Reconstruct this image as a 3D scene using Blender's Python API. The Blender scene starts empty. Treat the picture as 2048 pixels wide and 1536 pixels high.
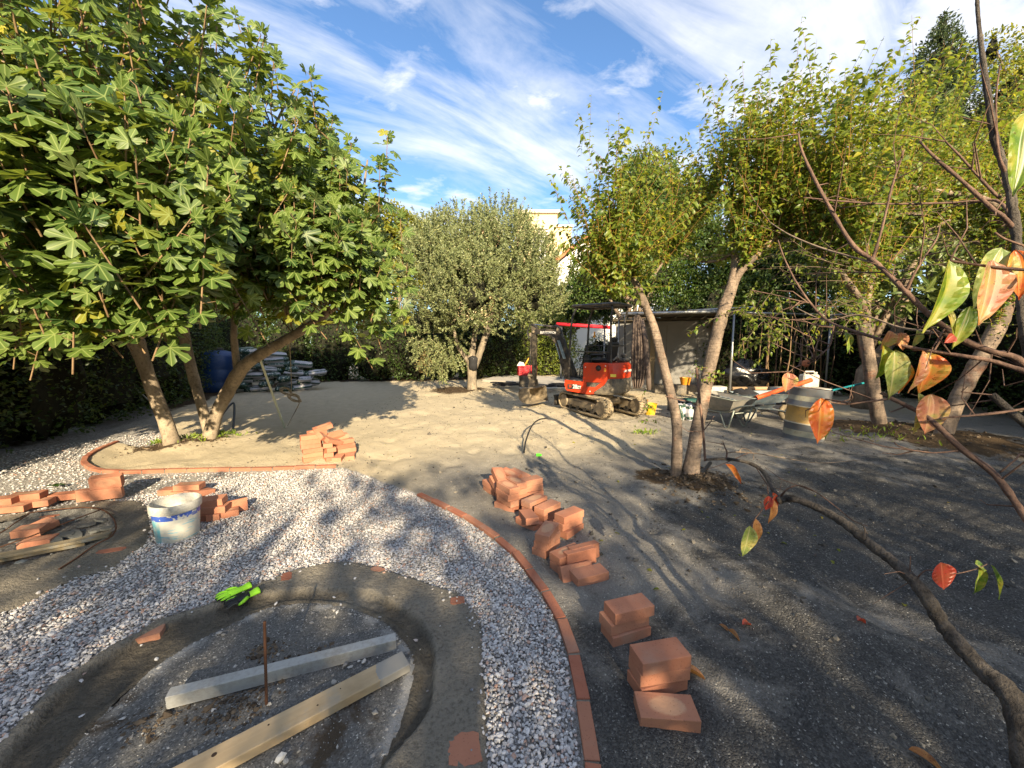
import bpy, math, random
import numpy as np
from mathutils import Vector, Matrix, Euler
D = bpy.data
sc = bpy.context.scene
COL = sc.collection
rng = np.random.default_rng(7)
random.seed(7)
R = math.radians
PI = math.pi

# ------------------------------------------------------------------ camera
EYE = 1.6
PITCH = R(6.0)
FPX = 770.0
cam_d = D.cameras.new('camera')
cam_d.sensor_width = 36.0
cam_d.lens = 36.0 * FPX / 2048.0
cam_d.clip_start = 0.05
cam_d.clip_end = 2000
cam = D.objects.new('camera', cam_d)
COL.objects.link(cam)
cam.location = (0, 0, EYE)
cam.rotation_euler = (R(90) - PITCH, 0, 0)
sc.camera = cam

# ------------------------------------------------------------------ light, sky, exposure
SUN_EL = 23.5
SUN_DIR = Vector((0.25, -1.0, 0)).normalized() * math.cos(R(SUN_EL)) + Vector((0, 0, math.sin(R(SUN_EL))))
sun_d = D.lights.new('sun', 'SUN')
sun_d.energy = 5.0
sun_d.angle = R(0.55)
sun_d.color = (1.0, 0.82, 0.55)
sun = D.objects.new('sun', sun_d)
COL.objects.link(sun)
sun.rotation_euler = SUN_DIR.to_track_quat('Z', 'Y').to_euler()
sun.location = (3, -20, 12)
sc.view_settings.view_transform = 'Standard'
sc.view_settings.look = 'None'
sc.view_settings.gamma = 1
sc.view_settings.exposure = 1.50
sc.view_settings.use_curve_mapping = False
sc.cycles.use_denoising = True
sc.cycles.max_bounces = 7
sc.cycles.diffuse_bounces = 3
sc.cycles.glossy_bounces = 2
sc.cycles.transmission_bounces = 4
sc.cycles.transparent_max_bounces = 8
sc.cycles.sample_clamp_indirect = 8


def nd(nt, typ, loc=None, **kw):
    n = nt.nodes.new(typ)
    for k, v in kw.items():
        if k.startswith('i_'):
            n.inputs[k[2:].replace('_', ' ')].default_value = v
        else:
            setattr(n, k, v)
    return n


def ramp(nt, fac, stops, interp='LINEAR'):
    n = nt.nodes.new('ShaderNodeValToRGB')
    cr = n.color_ramp
    cr.interpolation = interp
    while len(cr.elements) < len(stops):
        cr.elements.new(0.5)
    for e, (p, c) in zip(cr.elements, stops):
        e.position = p
        e.color = c if len(c) == 4 else (*c, 1)
    nt.links.new(fac, n.inputs[0])
    return n.outputs[0]


def mathn(nt, op, a, b=None, c=None, clamp=False):
    n = nt.nodes.new('ShaderNodeMath')
    n.operation = op
    n.use_clamp = clamp
    for i, v in enumerate((a, b, c)):
        if v is None:
            continue
        if hasattr(v, 'links') or hasattr(v, 'is_linked'):
            nt.links.new(v, n.inputs[i])
        else:
            n.inputs[i].default_value = v
    return n.outputs[0]


def mixc(nt, f, a, b, mode='MIX'):
    n = nt.nodes.new('ShaderNodeMix')
    n.data_type = 'RGBA'
    n.blend_type = mode
    n.clamp_factor = True
    for sock, v in ((n.inputs[0], f), (n.inputs[6], a), (n.inputs[7], b)):
        if hasattr(v, 'is_linked'):
            nt.links.new(v, sock)
        elif isinstance(v, (int, float)):
            sock.default_value = v
        else:
            sock.default_value = v if len(v) == 4 else (*v, 1)
    return n.outputs[2]


def noise(nt, vec, scale, detail=4, rough=0.55, dist=0.0, dim='3D'):
    n = nt.nodes.new('ShaderNodeTexNoise')
    n.inputs['Scale'].default_value = scale
    n.inputs['Detail'].default_value = detail
    n.inputs['Roughness'].default_value = rough
    n.inputs['Distortion'].default_value = dist
    if vec is not None:
        nt.links.new(vec, n.inputs['Vector'])
    return n.outputs[0]


def mapping(nt, vec, scale=(1, 1, 1), rot=(0, 0, 0), loc=(0, 0, 0)):
    n = nt.nodes.new('ShaderNodeMapping')
    n.inputs['Scale'].default_value = scale
    n.inputs['Rotation'].default_value = rot
    n.inputs['Location'].default_value = loc
    nt.links.new(vec, n.inputs['Vector'])
    return n.outputs[0]


# ---- world: Nishita sky with thin clouds
W = D.worlds.new('World')
sc.world = W
W.use_nodes = True
nt = W.node_tree
nt.nodes.clear()
wo = nt.nodes.new('ShaderNodeOutputWorld')
bg = nt.nodes.new('ShaderNodeBackground')
nt.links.new(bg.outputs[0], wo.inputs[0])
sky = nt.nodes.new('ShaderNodeTexSky')
sky.sky_type = 'NISHITA'
sky.sun_disc = False
sky.sun_elevation = R(SUN_EL)
sky.sun_rotation = math.atan2(SUN_DIR.x, SUN_DIR.y)
sky.air_density = 1.0
sky.dust_density = 0.6
sky.ozone_density = 2.0
tc = nt.nodes.new('ShaderNodeTexCoord')
sep = nt.nodes.new('ShaderNodeSeparateXYZ')
nt.links.new(tc.outputs['Generated'], sep.inputs[0])
den = mathn(nt, 'MAXIMUM', mathn(nt, 'ADD', sep.outputs[2], 0.12), 0.05)
cx = mathn(nt, 'DIVIDE', sep.outputs[0], den)
cy = mathn(nt, 'DIVIDE', sep.outputs[1], den)
cmb = nt.nodes.new('ShaderNodeCombineXYZ')
nt.links.new(cx, cmb.inputs[0])
nt.links.new(cy, cmb.inputs[1])
cv = cmb.outputs[0]
# long veils sweeping from high left down to the right
v1 = mapping(nt, mapping(nt, cv, rot=(0, 0, R(-36))), scale=(0.55, 1.9, 1), loc=(5.1, 1.15, 0))
n1 = noise(nt, v1, 1.25, 9, 0.62, 0.55)
v1b = mapping(nt, cv, scale=(1.0, 1.0, 1), rot=(0, 0, R(20)), loc=(7.3, 2.2, 0))
n1b = noise(nt, v1b, 0.7, 3, 0.5, 0.3)
veil = ramp(nt, mathn(nt, 'MULTIPLY_ADD', n1b, 0.35, mathn(nt, 'MULTIPLY', n1, 0.75)), [(0.49, (0, 0, 0)), (0.62, (0.55, 0.55, 0.55)), (0.74, (0.85, 0.85, 0.85))])
# soft puffs, thicker to the right
n2 = noise(nt, mapping(nt, cv, scale=(1.0, 1.25, 1), rot=(0, 0, R(-25)), loc=(1.3, 0.4, 0)), 3.4, 9, 0.60, 0.25)
rt = mathn(nt, 'MULTIPLY_ADD', cx, 0.20, -0.03, clamp=True)
puff_in = mathn(nt, 'ADD', n2, mathn(nt, 'MULTIPLY', rt, 0.9))
puff = ramp(nt, puff_in, [(0.54, (0, 0, 0)), (0.70, (0.62, 0.62, 0.62)), (0.88, (0.9, 0.9, 0.9))])
cl = mathn(nt, 'MAXIMUM', veil, puff)
n3 = noise(nt, mapping(nt, cv, scale=(1, 1, 1)), 7.0, 5, 0.6, 0.2)
cl = mathn(nt, 'MULTIPLY', cl, mathn(nt, 'MULTIPLY_ADD', n3, 0.7, 0.62), clamp=True)
# clouds fade into the haze by the horizon
hz = ramp(nt, sep.outputs[2], [(0.0, (0.0, 0.0, 0.0)), (0.06, (0.15, 0.15, 0.15)), (0.28, (1, 1, 1))])
cl = mathn(nt, 'MULTIPLY', cl, hz)
ccol = mixc(nt, n2, (6.2, 6.3, 6.9), (8.6, 8.3, 7.9))
skyc = mixc(nt, 1.0, sky.outputs[0], (0.98, 1.22, 1.42), 'MULTIPLY')
final = mixc(nt, cl, skyc, ccol)
nt.links.new(final, bg.inputs[0])
bg.inputs[1].default_value = 0.067


# ------------------------------------------------------------------ pixel rays to places in the garden
SP, CP = math.sin(PITCH), math.cos(PITCH)


def G(x, y, h=0.0):
    """where the view ray through a photo point meets the level h"""
    v = (y - 768) / FPX
    z = (EYE - h) / (SP + v * CP)
    return np.array([(x - 1024) / FPX * z, z * (CP - v * SP), h])


def P(x, y, d):
    """point at distance d along the camera axis"""
    u = (x - 1024) / FPX
    v = (y - 768) / FPX
    return np.array([u * d, d * (CP - v * SP), EYE - d * (SP + v * CP)])


def gd(x, y, h=0.0):
    return (EYE - h) / (SP + (y - 768) / FPX * CP)


# ------------------------------------------------------------------ numpy noise
def _h(ix, iy, s):
    n = (ix * 374761393 + iy * 668265263 + s * 1442695041) & 0xFFFFFFFF
    n = ((n ^ (n >> 13)) * 1274126177) & 0xFFFFFFFF
    n = n ^ (n >> 16)
    return (n & 0xFFFF) / 65535.0


def vnoise(x, y, s=0):
    x = np.asarray(x, float)
    y = np.asarray(y, float)
    ix = np.floor(x).astype(np.int64)
    iy = np.floor(y).astype(np.int64)
    fx = x - ix
    fy = y - iy
    fx = fx * fx * (3 - 2 * fx)
    fy = fy * fy * (3 - 2 * fy)
    a = _h(ix, iy, s)
    b = _h(ix + 1, iy, s)
    c = _h(ix, iy + 1, s)
    d = _h(ix + 1, iy + 1, s)
    return (a * (1 - fx) + b * fx) * (1 - fy) + (c * (1 - fx) + d * fx) * fy


def fbm(x, y, f, o=4, s=0, g=0.5):
    t = 0
    a = 1
    w = 0
    for i in range(o):
        t = t + a * vnoise(np.asarray(x) * f + 17 * i, np.asarray(y) * f + 31 * i, s + i)
        w += a
        a *= g
        f *= 2.03
    return t / w


def inpoly(x, y, poly):
    x = np.asarray(x)
    y = np.asarray(y)
    r = np.zeros(x.shape, bool)
    n = len(poly)
    for i in range(n):
        x1, y1 = poly[i][0], poly[i][1]
        x2, y2 = poly[(i + 1) % n][0], poly[(i + 1) % n][1]
        if y1 == y2:
            continue
        c = ((y1 > y) != (y2 > y)) & (x < (x2 - x1) * (y - y1) / (y2 - y1) + x1)
        r ^= c
    return r


def dist_line(x, y, pts, closed=False):
    x = np.asarray(x)
    y = np.asarray(y)
    d = np.full(x.shape, 1e9)
    n = len(pts)
    for i in range(n if closed else n - 1):
        ax, ay = pts[i][0], pts[i][1]
        bx, by = pts[(i + 1) % n][0], pts[(i + 1) % n][1]
        L = (bx - ax) ** 2 + (by - ay) ** 2 + 1e-12
        t = np.clip(((x - ax) * (bx - ax) + (y - ay) * (by - ay)) / L, 0, 1)
        d = np.minimum(d, np.hypot(x - ax - t * (bx - ax), y - ay - t * (by - ay)))
    return d


def sstep(a, b, x):
    t = np.clip((x - a) / (b - a), 0, 1)
    return t * t * (3 - 2 * t)


def smooth_line(pts, n=8):
    """Catmull-Rom through points (k-dim)"""
    p = [np.array(q, float) for q in pts]
    p = [2 * p[0] - p[1]] + p + [2 * p[-1] - p[-2]]
    out = []
    for i in range(1, len(p) - 2):
        for k in range(n):
            t = k / n
            out.append(0.5 * ((2 * p[i]) + (-p[i - 1] + p[i + 1]) * t + (2 * p[i - 1] - 5 * p[i] + 4 * p[i + 1] - p[i + 2]) * t * t
                              + (-p[i - 1] + 3 * p[i] - 3 * p[i + 1] + p[i + 2]) * t ** 3))
    out.append(p[-2])
    return out


# ------------------------------------------------------------------ outlines on the ground (read off the photograph)
def GL(l, n=5):
    return smooth_line([G(x, y)[:2] for x, y in l], n)


ring_outer = GL([(-260, 1660), (-60, 1530), (50, 1425), (103, 1363), (164, 1325), (212, 1291), (263, 1267), (315, 1236), (403, 1209), (470, 1180), (533, 1158),
                 (581, 1141), (660, 1123), (709, 1122), (794, 1144), (863, 1165), (910, 1182), (945, 1216), (962, 1247), (965, 1305), (969, 1356),
                 (972, 1408), (975, 1459), (973, 1536), (965, 1640), (950, 1760)])
ring_groove = GL([(-120, 1640), (0, 1520), (60, 1450), (137, 1363), (239, 1294), (342, 1240), (418, 1216), (472, 1195), (521, 1188), (589, 1180), (658, 1178), (726, 1180),
                  (777, 1199), (828, 1230), (856, 1264), (869, 1305), (869, 1356), (863, 1408), (835, 1455), (787, 1510), (767, 1536), (720, 1640), (690, 1760)])
ring_inner = GL([(30, 1640), (110, 1530), (200, 1425), (290, 1345), (350, 1300), (420, 1262), (452, 1246), (528, 1212), (606, 1200), (692, 1209), (760, 1233), (798, 1264),
                 (825, 1305), (825, 1346), (808, 1408), (784, 1476), (753, 1536), (700, 1640), (660, 1760)])
edge_right = GL([(838, 988), (900, 1017), (935, 1034), (976, 1062), (1009, 1087), (1043, 1118), (1072, 1159), (1087, 1180), (1112, 1213), (1139, 1280),
                 (1160, 1362), (1177, 1472), (1187, 1560), (1195, 1660), (1198, 1800)], 6)
edge_left = GL([(235, 884), (200, 898), (175, 913), (168, 925), (180, 936), (205, 943), (240, 945), (300, 944), (350, 942), (400, 941), (500, 939), (600, 936), (680, 933)], 6)
near_close = [G(640, 1900)[:2], G(-300, 1900)[:2]]
ring_poly = list(ring_outer) + [G(930, 1900)[:2], G(-500, 1900)[:2]]
groove_poly = list(ring_groove) + near_close
inner_poly = list(ring_inner) + near_close
left_mortar = GL([(-700, 1480), (-350, 1320), (0, 1226), (85, 1185), (154, 1154), (219, 1137), (253, 1110), (290, 1088), (300, 1050), (287, 1003), (235, 1000), (165, 1003), (90, 1018), (0, 1030), (-300, 1050), (-900, 1100)], 4)
pit_poly = GL([(-500, 1270), (-200, 1200), (0, 1138), (120, 1105), (205, 1080), (232, 1055), (225, 1030), (190, 1018), (120, 1016), (60, 1026), (0, 1045), (-250, 1065), (-700, 1100)], 4)
gravel_main = ([G(x, y)[:2] for x, y in [(-1100, 1060), (-500, 960), (-200, 930), (0, 905), (100, 882), (200, 862), (300, 858), (330, 868), (332, 885), (280, 895), (235, 884)]]
               + list(edge_left) + [G(x, y)[:2] for x, y in [(720, 945), (770, 965), (810, 978)]] + list(edge_right)
               + [G(900, 2300)[:2], G(-400, 2300)[:2], G(-900, 1900)[:2]])
fig_bed = list(edge_left)[:60] + [G(x, y)[:2] for x, y in [(520, 900), (470, 880), (400, 868), (335, 865)]]

BED = -0.02


def ground_h(x, y, patch=True):
    x = np.asarray(x, float)
    y = np.asarray(y, float)
    r = np.hypot(x, y)
    far = 1 - sstep(22, 35, r)
    h = (fbm(x, y, 0.55, 3, 3) - 0.5) * 0.13 * far * sstep(3.0, 6.0, r)
    h = h + (fbm(x, y, 2.2, 4, 9) - 0.5) * 0.065 * far + (fbm(x, y, 8.5, 4, 19, 0.6) - 0.5) * 0.020 * far
    # scuffs, foot marks and wheel ruts in the loose sand
    f = vnoise(x * 4.2 + 0.6 * y, y * 3.4, 21)
    h = h - 0.024 * sstep(0.62, 0.85, f) * far
    rut = np.abs(((x * 0.93 + y * 0.36) * 0.9 + 0.35 * fbm(x, y, 0.5, 2, 5)) % 1.0 - 0.5)
    h = h - 0.02 * sstep(2.5, 4.5, r) * sstep(0.12, 0.03, rut) * sstep(0.45, 0.6, fbm(x, y, 0.35, 2, 15)) * far
    # rake and track ripples on the right
    rp = sstep(2.0, 3.2, x) * sstep(8.5, 6.0, y) * far
    h = h + 0.010 * rp * np.sin((y * 0.96 - x * 0.28 + 0.25 * fbm(x, y, 1.3, 2, 6)) * 44) * sstep(0.35, 0.6, fbm(x, y, 0.8, 2, 8))
    # lumpy dark heap beside the near bricks
    h = h + 0.05 * sstep(0.9, 0.1, np.hypot((x - 1.7) / 1.3, (y - 1.9) / 0.9)) * fbm(x, y, 3.5, 3, 12)
    for (mx, my, mr, mh) in MOUNDS:
        d = np.hypot(x - mx, y - my)
        h = h + mh * np.exp(-(d / mr) ** 2) * (0.7 + 0.8 * (fbm(x, y, 5, 3, 14) - 0.2))
    flat = np.clip(sstep(-0.02, 0.12, -dist_line(x, y, [q for q in gravel_main], True)) , 0, 1)
    ing = inpoly(x, y, gravel_main) | inpoly(x, y, left_mortar)
    d = dist_line(x, y, gravel_main, True)
    k = np.where(ing, 1.0, sstep(0.25, 0.0, d))
    h = h * (1 - k)
    h = h + np.where(inpoly(x, y, gravel_main), -0.02 * sstep(0.0, 0.05, d), 0)
    if patch:
        for pl in (ring_poly, left_mortar):
            i2 = inpoly(x, y, pl)
            dd = dist_line(x, y, pl, True)
            h = np.where(i2, -0.02 - 0.10 * sstep(0.015, 0.05, dd), h)
    return h


figA = G(345, 888)
figC = G(418, 880)
pearB = G(1370, 962)
oliveB = G(945, 782)
t1B = G(1762, 865)
t2B = G(1895, 885)
MOUNDS = [(figA[0] + 0.1, figA[1], 0.45, 0.06), (figC[0], figC[1], 0.4, 0.04), (pearB[0] + 0.15, pearB[1] - 0.1, 0.42, 0.09), (oliveB[0], oliveB[1], 0.7, 0.08),
          (t1B[0], t1B[1], 0.8, 0.12), (t2B[0] + 0.3, t2B[1], 0.9, 0.12), (G(1280, 850)[0], G(1280, 850)[1], 0.6, 0.05)]


def gh(x, y):
    return float(ground_h(np.array([x]), np.array([y]), False)[0])


# ------------------------------------------------------------------ mesh helpers
def tagit(o, label=None, cat=None, group=None, kind=None):
    if label:
        o['label'] = label
    if cat:
        o['category'] = cat
    if group:
        o['group'] = group
    if kind:
        o['kind'] = kind
    return o


def empty(name, loc, label=None, cat=None, group=None, rz=0.0):
    o = D.objects.new(name, None)
    o.empty_display_size = 0.1
    COL.objects.link(o)
    o.location = loc
    o.rotation_euler = (0, 0, rz)
    return tagit(o, label, cat, group)


def np_mesh(name, V, faces_list, smooth=True, attrs=None):
    """faces_list: list of (M,k) int arrays"""
    me = D.meshes.new(name)
    V = np.asarray(V, dtype=np.float32)
    me.vertices.add(len(V))
    me.vertices.foreach_set('co', V.ravel())
    nl = sum(f.size for f in faces_list)
    nf = sum(len(f) for f in faces_list)
    me.loops.add(nl)
    me.polygons.add(nf)
    me.loops.foreach_set('vertex_index', np.concatenate([f.ravel() for f in faces_list]).astype(np.int32))
    starts = []
    s = 0
    for f in faces_list:
        k = f.shape[1]
        starts.append(s + np.arange(len(f)) * k)
        s += f.size
    me.polygons.foreach_set('loop_start', np.concatenate(starts).astype(np.int32))
    if smooth:
        me.polygons.foreach_set('use_smooth', np.ones(nf, bool))
    else:
        me.polygons.foreach_set('use_smooth', np.zeros(nf, bool))
    if attrs:
        for k, a in attrs.items():
            a = np.asarray(a, dtype=np.float32)
            if a.ndim == 1:
                at = me.attributes.new(k, 'FLOAT', 'POINT')
                at.data.foreach_set('value', a)
            else:
                at = me.attributes.new(k, 'FLOAT_VECTOR', 'POINT')
                at.data.foreach_set('vector', a.ravel())
    me.update(calc_edges=True)
    return me


def link(name, me, mat=None, parent=None, loc=None, mw=None):
    o = D.objects.new(name, me)
    if mat is not None and len(me.materials) == 0:
        for m in (mat if isinstance(mat, (list, tuple)) else [mat]):
            me.materials.append(m)
    COL.objects.link(o)
    if parent is not None:
        o.parent = parent
    if mw is not None:
        o.matrix_local = mw
    elif loc is not None:
        o.location = loc
    return o


class MB:
    """collects shapes, builds ONE mesh"""

    def __init__(s):
        s.V = []
        s.F = {}
        s.n = 0

    def add(s, V, F, mi=0):
        V = np.asarray(V, float)
        s.V.append(V)
        for f in F:
            s.F.setdefault((len(f), mi), []).append([i + s.n for i in f])
        s.n += len(V)
        return s

    def addnp(s, V, F, mi=0):
        s.V.append(np.asarray(V, float))
        s.F.setdefault((F.shape[1], mi), []).extend((F + s.n).tolist())
        s.n += len(V)

    def box(s, c, size, rot=None, mi=0, bev=0.0, taper=None):
        sx, sy, sz = [q / 2 for q in size]
        if bev > 0:
            bm_v = []
            b = min(bev, sx * .9, sy * .9, sz * .9)
            # chamfered box: 24 verts
            vs = []
            for ax in range(3):
                for sg in (-1, 1):
                    for a in (-1, 1):
                        for d in (-1, 1):
                            q = [0, 0, 0]
                            e = [sx, sy, sz]
                            q[ax] = sg * e[ax]
                            o1, o2 = (ax + 1) % 3, (ax + 2) % 3
                            q[o1] = a * (e[o1] - b)
                            q[o2] = d * (e[o2] - b)
                            vs.append(q)

            def idx(ax, sg, a, d):
                return ax * 8 + (sg > 0) * 4 + (a > 0) * 2 + (d > 0)
            F = []
            for ax in range(3):
                for sg in (-1, 1):
                    q = [idx(ax, sg, -1, -1), idx(ax, sg, 1, -1), idx(ax, sg, 1, 1), idx(ax, sg, -1, 1)]
                    F.append(q if sg > 0 else q[::-1])
            # edges between ax (sign sg) and o1 (sign a)
            for ax in range(3):
                o1 = (ax + 1) % 3
                for sg in (-1, 1):
                    for a in (-1, 1):
                        # face ax side near a ; on face o1: its (a',d') coords are for axes o2, ax
                        q = [idx(ax, sg, a, -1), idx(ax, sg, a, 1), idx(o1, a, 1, sg), idx(o1, a, -1, sg)]
                        F.append(q if sg * a > 0 else q[::-1])
            for x in (-1, 1):
                for y in (-1, 1):
                    for z in (-1, 1):
                        q = [idx(0, x, y, z), idx(1, y, z, x), idx(2, z, x, y)]
                        F.append(q if x * y * z > 0 else q[::-1])
            V = np.array(vs, float)
        else:
            V = np.array([(x * sx, y * sy, z * sz) for z in (-1, 1) for y in (-1, 1) for x in (-1, 1)], float)
            F = [(0, 2, 3, 1), (4, 5, 7, 6), (0, 1, 5, 4), (2, 6, 7, 3), (0, 4, 6, 2), (1, 3, 7, 5)]
        if taper:
            t = (V[:, 2] / (2 * sz) + 0.5)
            V[:, 0] *= 1 + (taper[0] - 1) * t
            V[:, 1] *= 1 + (taper[1] - 1) * t
        if rot is not None:
            M = np.array(Euler(rot).to_matrix()) if not isinstance(rot, np.ndarray) else rot
            V = V @ M.T
        s.add(V + np.array(c, float), F, mi)
        return s

    def tube(s, pts, rad, n=8, mi=0, caps=True, flat=1.0, upv=None):
        pts = [np.array(p, float) for p in pts]
        m = len(pts)
        rad = np.full(m, rad, float) if np.isscalar(rad) else np.array(rad, float)
        T = [pts[min(i + 1, m - 1)] - pts[max(i - 1, 0)] for i in range(m)]
        T = [t / (np.linalg.norm(t) + 1e-12) for t in T]
        up = np.array(upv, float) if upv is not None else (np.array([0, 0, 1.0]) if abs(T[0][2]) < 0.9 else np.array([1.0, 0, 0]))
        u = np.cross(up, T[0])
        u /= np.linalg.norm(u) + 1e-12
        V = []
        an = np.arange(n) * 2 * PI / n
        for i in range(m):
            u = u - T[i] * np.dot(u, T[i])
            u /= np.linalg.norm(u) + 1e-12
            w = np.cross(T[i], u)
            V.append(pts[i] + rad[i] * (np.cos(an)[:, None] * u + flat * np.sin(an)[:, None] * w))
        V = np.concatenate(V)
        i0 = np.arange(n)
        F = []
        for i in range(m - 1):
            a = i * n + i0
            b = i * n + (i0 + 1) % n
            F.append(np.stack([a, b, b + n, a + n], 1))
        F = np.concatenate(F)
        base = s.n
        s.V.append(V)
        s.F.setdefault((4, mi), []).extend((F + base).tolist())
        s.n += len(V)
        if caps:
            s.F.setdefault((n, mi), []).append([base + i for i in range(n)][::-1])
            s.F.setdefault((n, mi), []).append([base + (m - 1) * n + i for i in range(n)])
        return s

    def lathe(s, prof, c=(0, 0, 0), n=24, mi=0, rot=None, sx=1.0):
        V = []
        for r, z in prof:
            for k in range(n):
                a = 2 * PI * k / n
                V.append((r * math.cos(a) * sx, r * math.sin(a), z))
        V = np.array(V)
        if rot is not None:
            V = V @ np.array(Euler(rot).to_matrix()).T
        F = []
        for i in range(len(prof) - 1):
            for k in range(n):
                F.append((i * n + k, i * n + (k + 1) % n, (i + 1) * n + (k + 1) % n, (i + 1) * n + k))
        s.add(V + np.array(c, float), F, mi)
        return s

    def prism(s, poly, y0, y1, axis='y', c=(0, 0, 0), mi=0, rot=None):
        """poly in (x,z); extruded along y"""
        n = len(poly)
        A = [(x, y0, z) for x, z in poly] + [(x, y1, z) for x, z in poly]
        V = np.array(A, float)
        if axis == 'z':
            V = np.array([(x, z, y) for x, y, z in A], float)
        F = [list(range(n)), list(range(n, 2 * n))[::-1]]
        for i in range(n):
            j = (i + 1) % n
            F.append([i, i + n, j + n, j][::1])
        if rot is not None:
            V = V @ np.array(Euler(rot).to_matrix()).T
        s.add(V + np.array(c, float), F, mi)
        return s

    def mesh(s, name, smooth=False, autos=None):
        V = np.concatenate(s.V) if s.V else np.zeros((0, 3))
        keys = sorted(s.F)
        fl = [np.array(s.F[k], dtype=np.int64) for k in keys]
        me = np_mesh(name, V, fl, smooth)
        mi = np.concatenate([np.full(len(s.F[k]), k[1]) for k in keys])
        me.polygons.foreach_set('material_index', mi.astype(np.int32))
        if autos:
            try:
                me.set_sharp_from_angle(angle=R(autos))
            except Exception:
                pass
        return me

    def build(s, name, mat, parent=None, smooth=False, loc=None, autos=None):
        return link(name, s.mesh(name, smooth, autos), mat, parent, loc)


def scatter_mesh(name, T, TF, pos, rot, scl, extra=None, smooth=True, tattr=None, F2=None):
    """copies of a template (verts T, faces TF) joined in one mesh; rot (N,3,3), scl (N,) or (N,3)"""
    N = len(pos)
    nv = len(T)
    scl = np.asarray(scl)
    if scl.ndim == 1:
        S = T[None] * scl[:, None, None]
    else:
        S = T[None] * scl[:, None, :]
    V = np.einsum('nij,nkj->nki', rot, S) + pos[:, None, :]
    F = TF[None] + (np.arange(N) * nv)[:, None, None]
    at = {'rnd': np.repeat(rng.random(N), nv)}
    if extra is not None:
        for k, v in extra.items():
            at[k] = np.repeat(v, nv, axis=0)
    if tattr:
        for k, v in tattr.items():
            at[k] = np.tile(v, (N,) + (1,) * (v.ndim - 1)) if v.ndim > 1 else np.tile(v, N)
    return np_mesh(name, V.reshape(-1, 3), [F.reshape(-1, TF.shape[1])], smooth, at)


def norm(v):
    return v / (np.linalg.norm(v, axis=-1, keepdims=True) + 1e-12)


def frames(d, n):
    """columns: x = d x n, y = d, z = n'"""
    d = norm(d)
    x = norm(np.cross(d, n))
    z = np.cross(x, d)
    return np.stack([x, d, z], axis=-1)


# ------------------------------------------------------------------ materials
def newmat(name):
    m = D.materials.new(name)
    m.use_nodes = True
    nt = m.node_tree
    nt.nodes.clear()
    out = nt.nodes.new('ShaderNodeOutputMaterial')
    b = nt.nodes.new('ShaderNodeBsdfPrincipled')
    nt.links.new(b.outputs[0], out.inputs[0])
    return m, nt, b, out


def setin(nt, sock, v):
    if hasattr(v, 'is_linked'):
        nt.links.new(v, sock)
    elif isinstance(v, (int, float)):
        sock.default_value = v
    else:
        sock.default_value = v if len(v) == 4 else (*v, 1)


def bump(nt, b, height, strength=0.5, dist=0.01):
    n = nt.nodes.new('ShaderNodeBump')
    n.inputs['Strength'].default_value = strength
    n.inputs['Distance'].default_value = dist
    nt.links.new(height, n.inputs['Height'])
    nt.links.new(n.outputs[0], b.inputs['Normal'])
    return n


def worn(name, col, rough=0.5, metal=0.0, var=0.25, scale=6.0, dirt=None, dirt_amt=0.35, bmp=0.15, spec=0.5):
    """paint / plastic / metal with uneven tone, dirt and fine relief"""
    m, nt, b, o = newmat(name)
    tc = nt.nodes.new('ShaderNodeTexCoord').outputs['Object']
    n1 = noise(nt, tc, scale, 5, 0.6)
    n2 = noise(nt, tc, scale * 7, 4, 0.65)
    c1 = tuple(c * (1 - var) for c in col)
    c2 = tuple(min(1, c * (1 + var)) for c in col)
    c = mixc(nt, n1, c1, c2)
    if dirt is not None:
        f = ramp(nt, mathn(nt, 'MULTIPLY_ADD', n2, 0.45, mathn(nt, 'MULTIPLY', n1, 0.6)), [(0.62 - dirt_amt * 0.4, (0, 0, 0)), (0.75 - dirt_amt * 0.2, (1, 1, 1))])
        c = mixc(nt, mathn(nt, 'MULTIPLY', f, min(1, dirt_amt * 1.8)), c, dirt)
    setin(nt, b.inputs['Base Color'], c)
    setin(nt, b.inputs['Roughness'], mathn(nt, 'MULTIPLY_ADD', n2, 0.25, rough - 0.1, clamp=True))
    b.inputs['Metallic'].default_value = metal
    b.inputs['Specular IOR Level'].default_value = spec
    if bmp:
        bump(nt, b, n2, bmp, 0.004)
    return m


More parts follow.
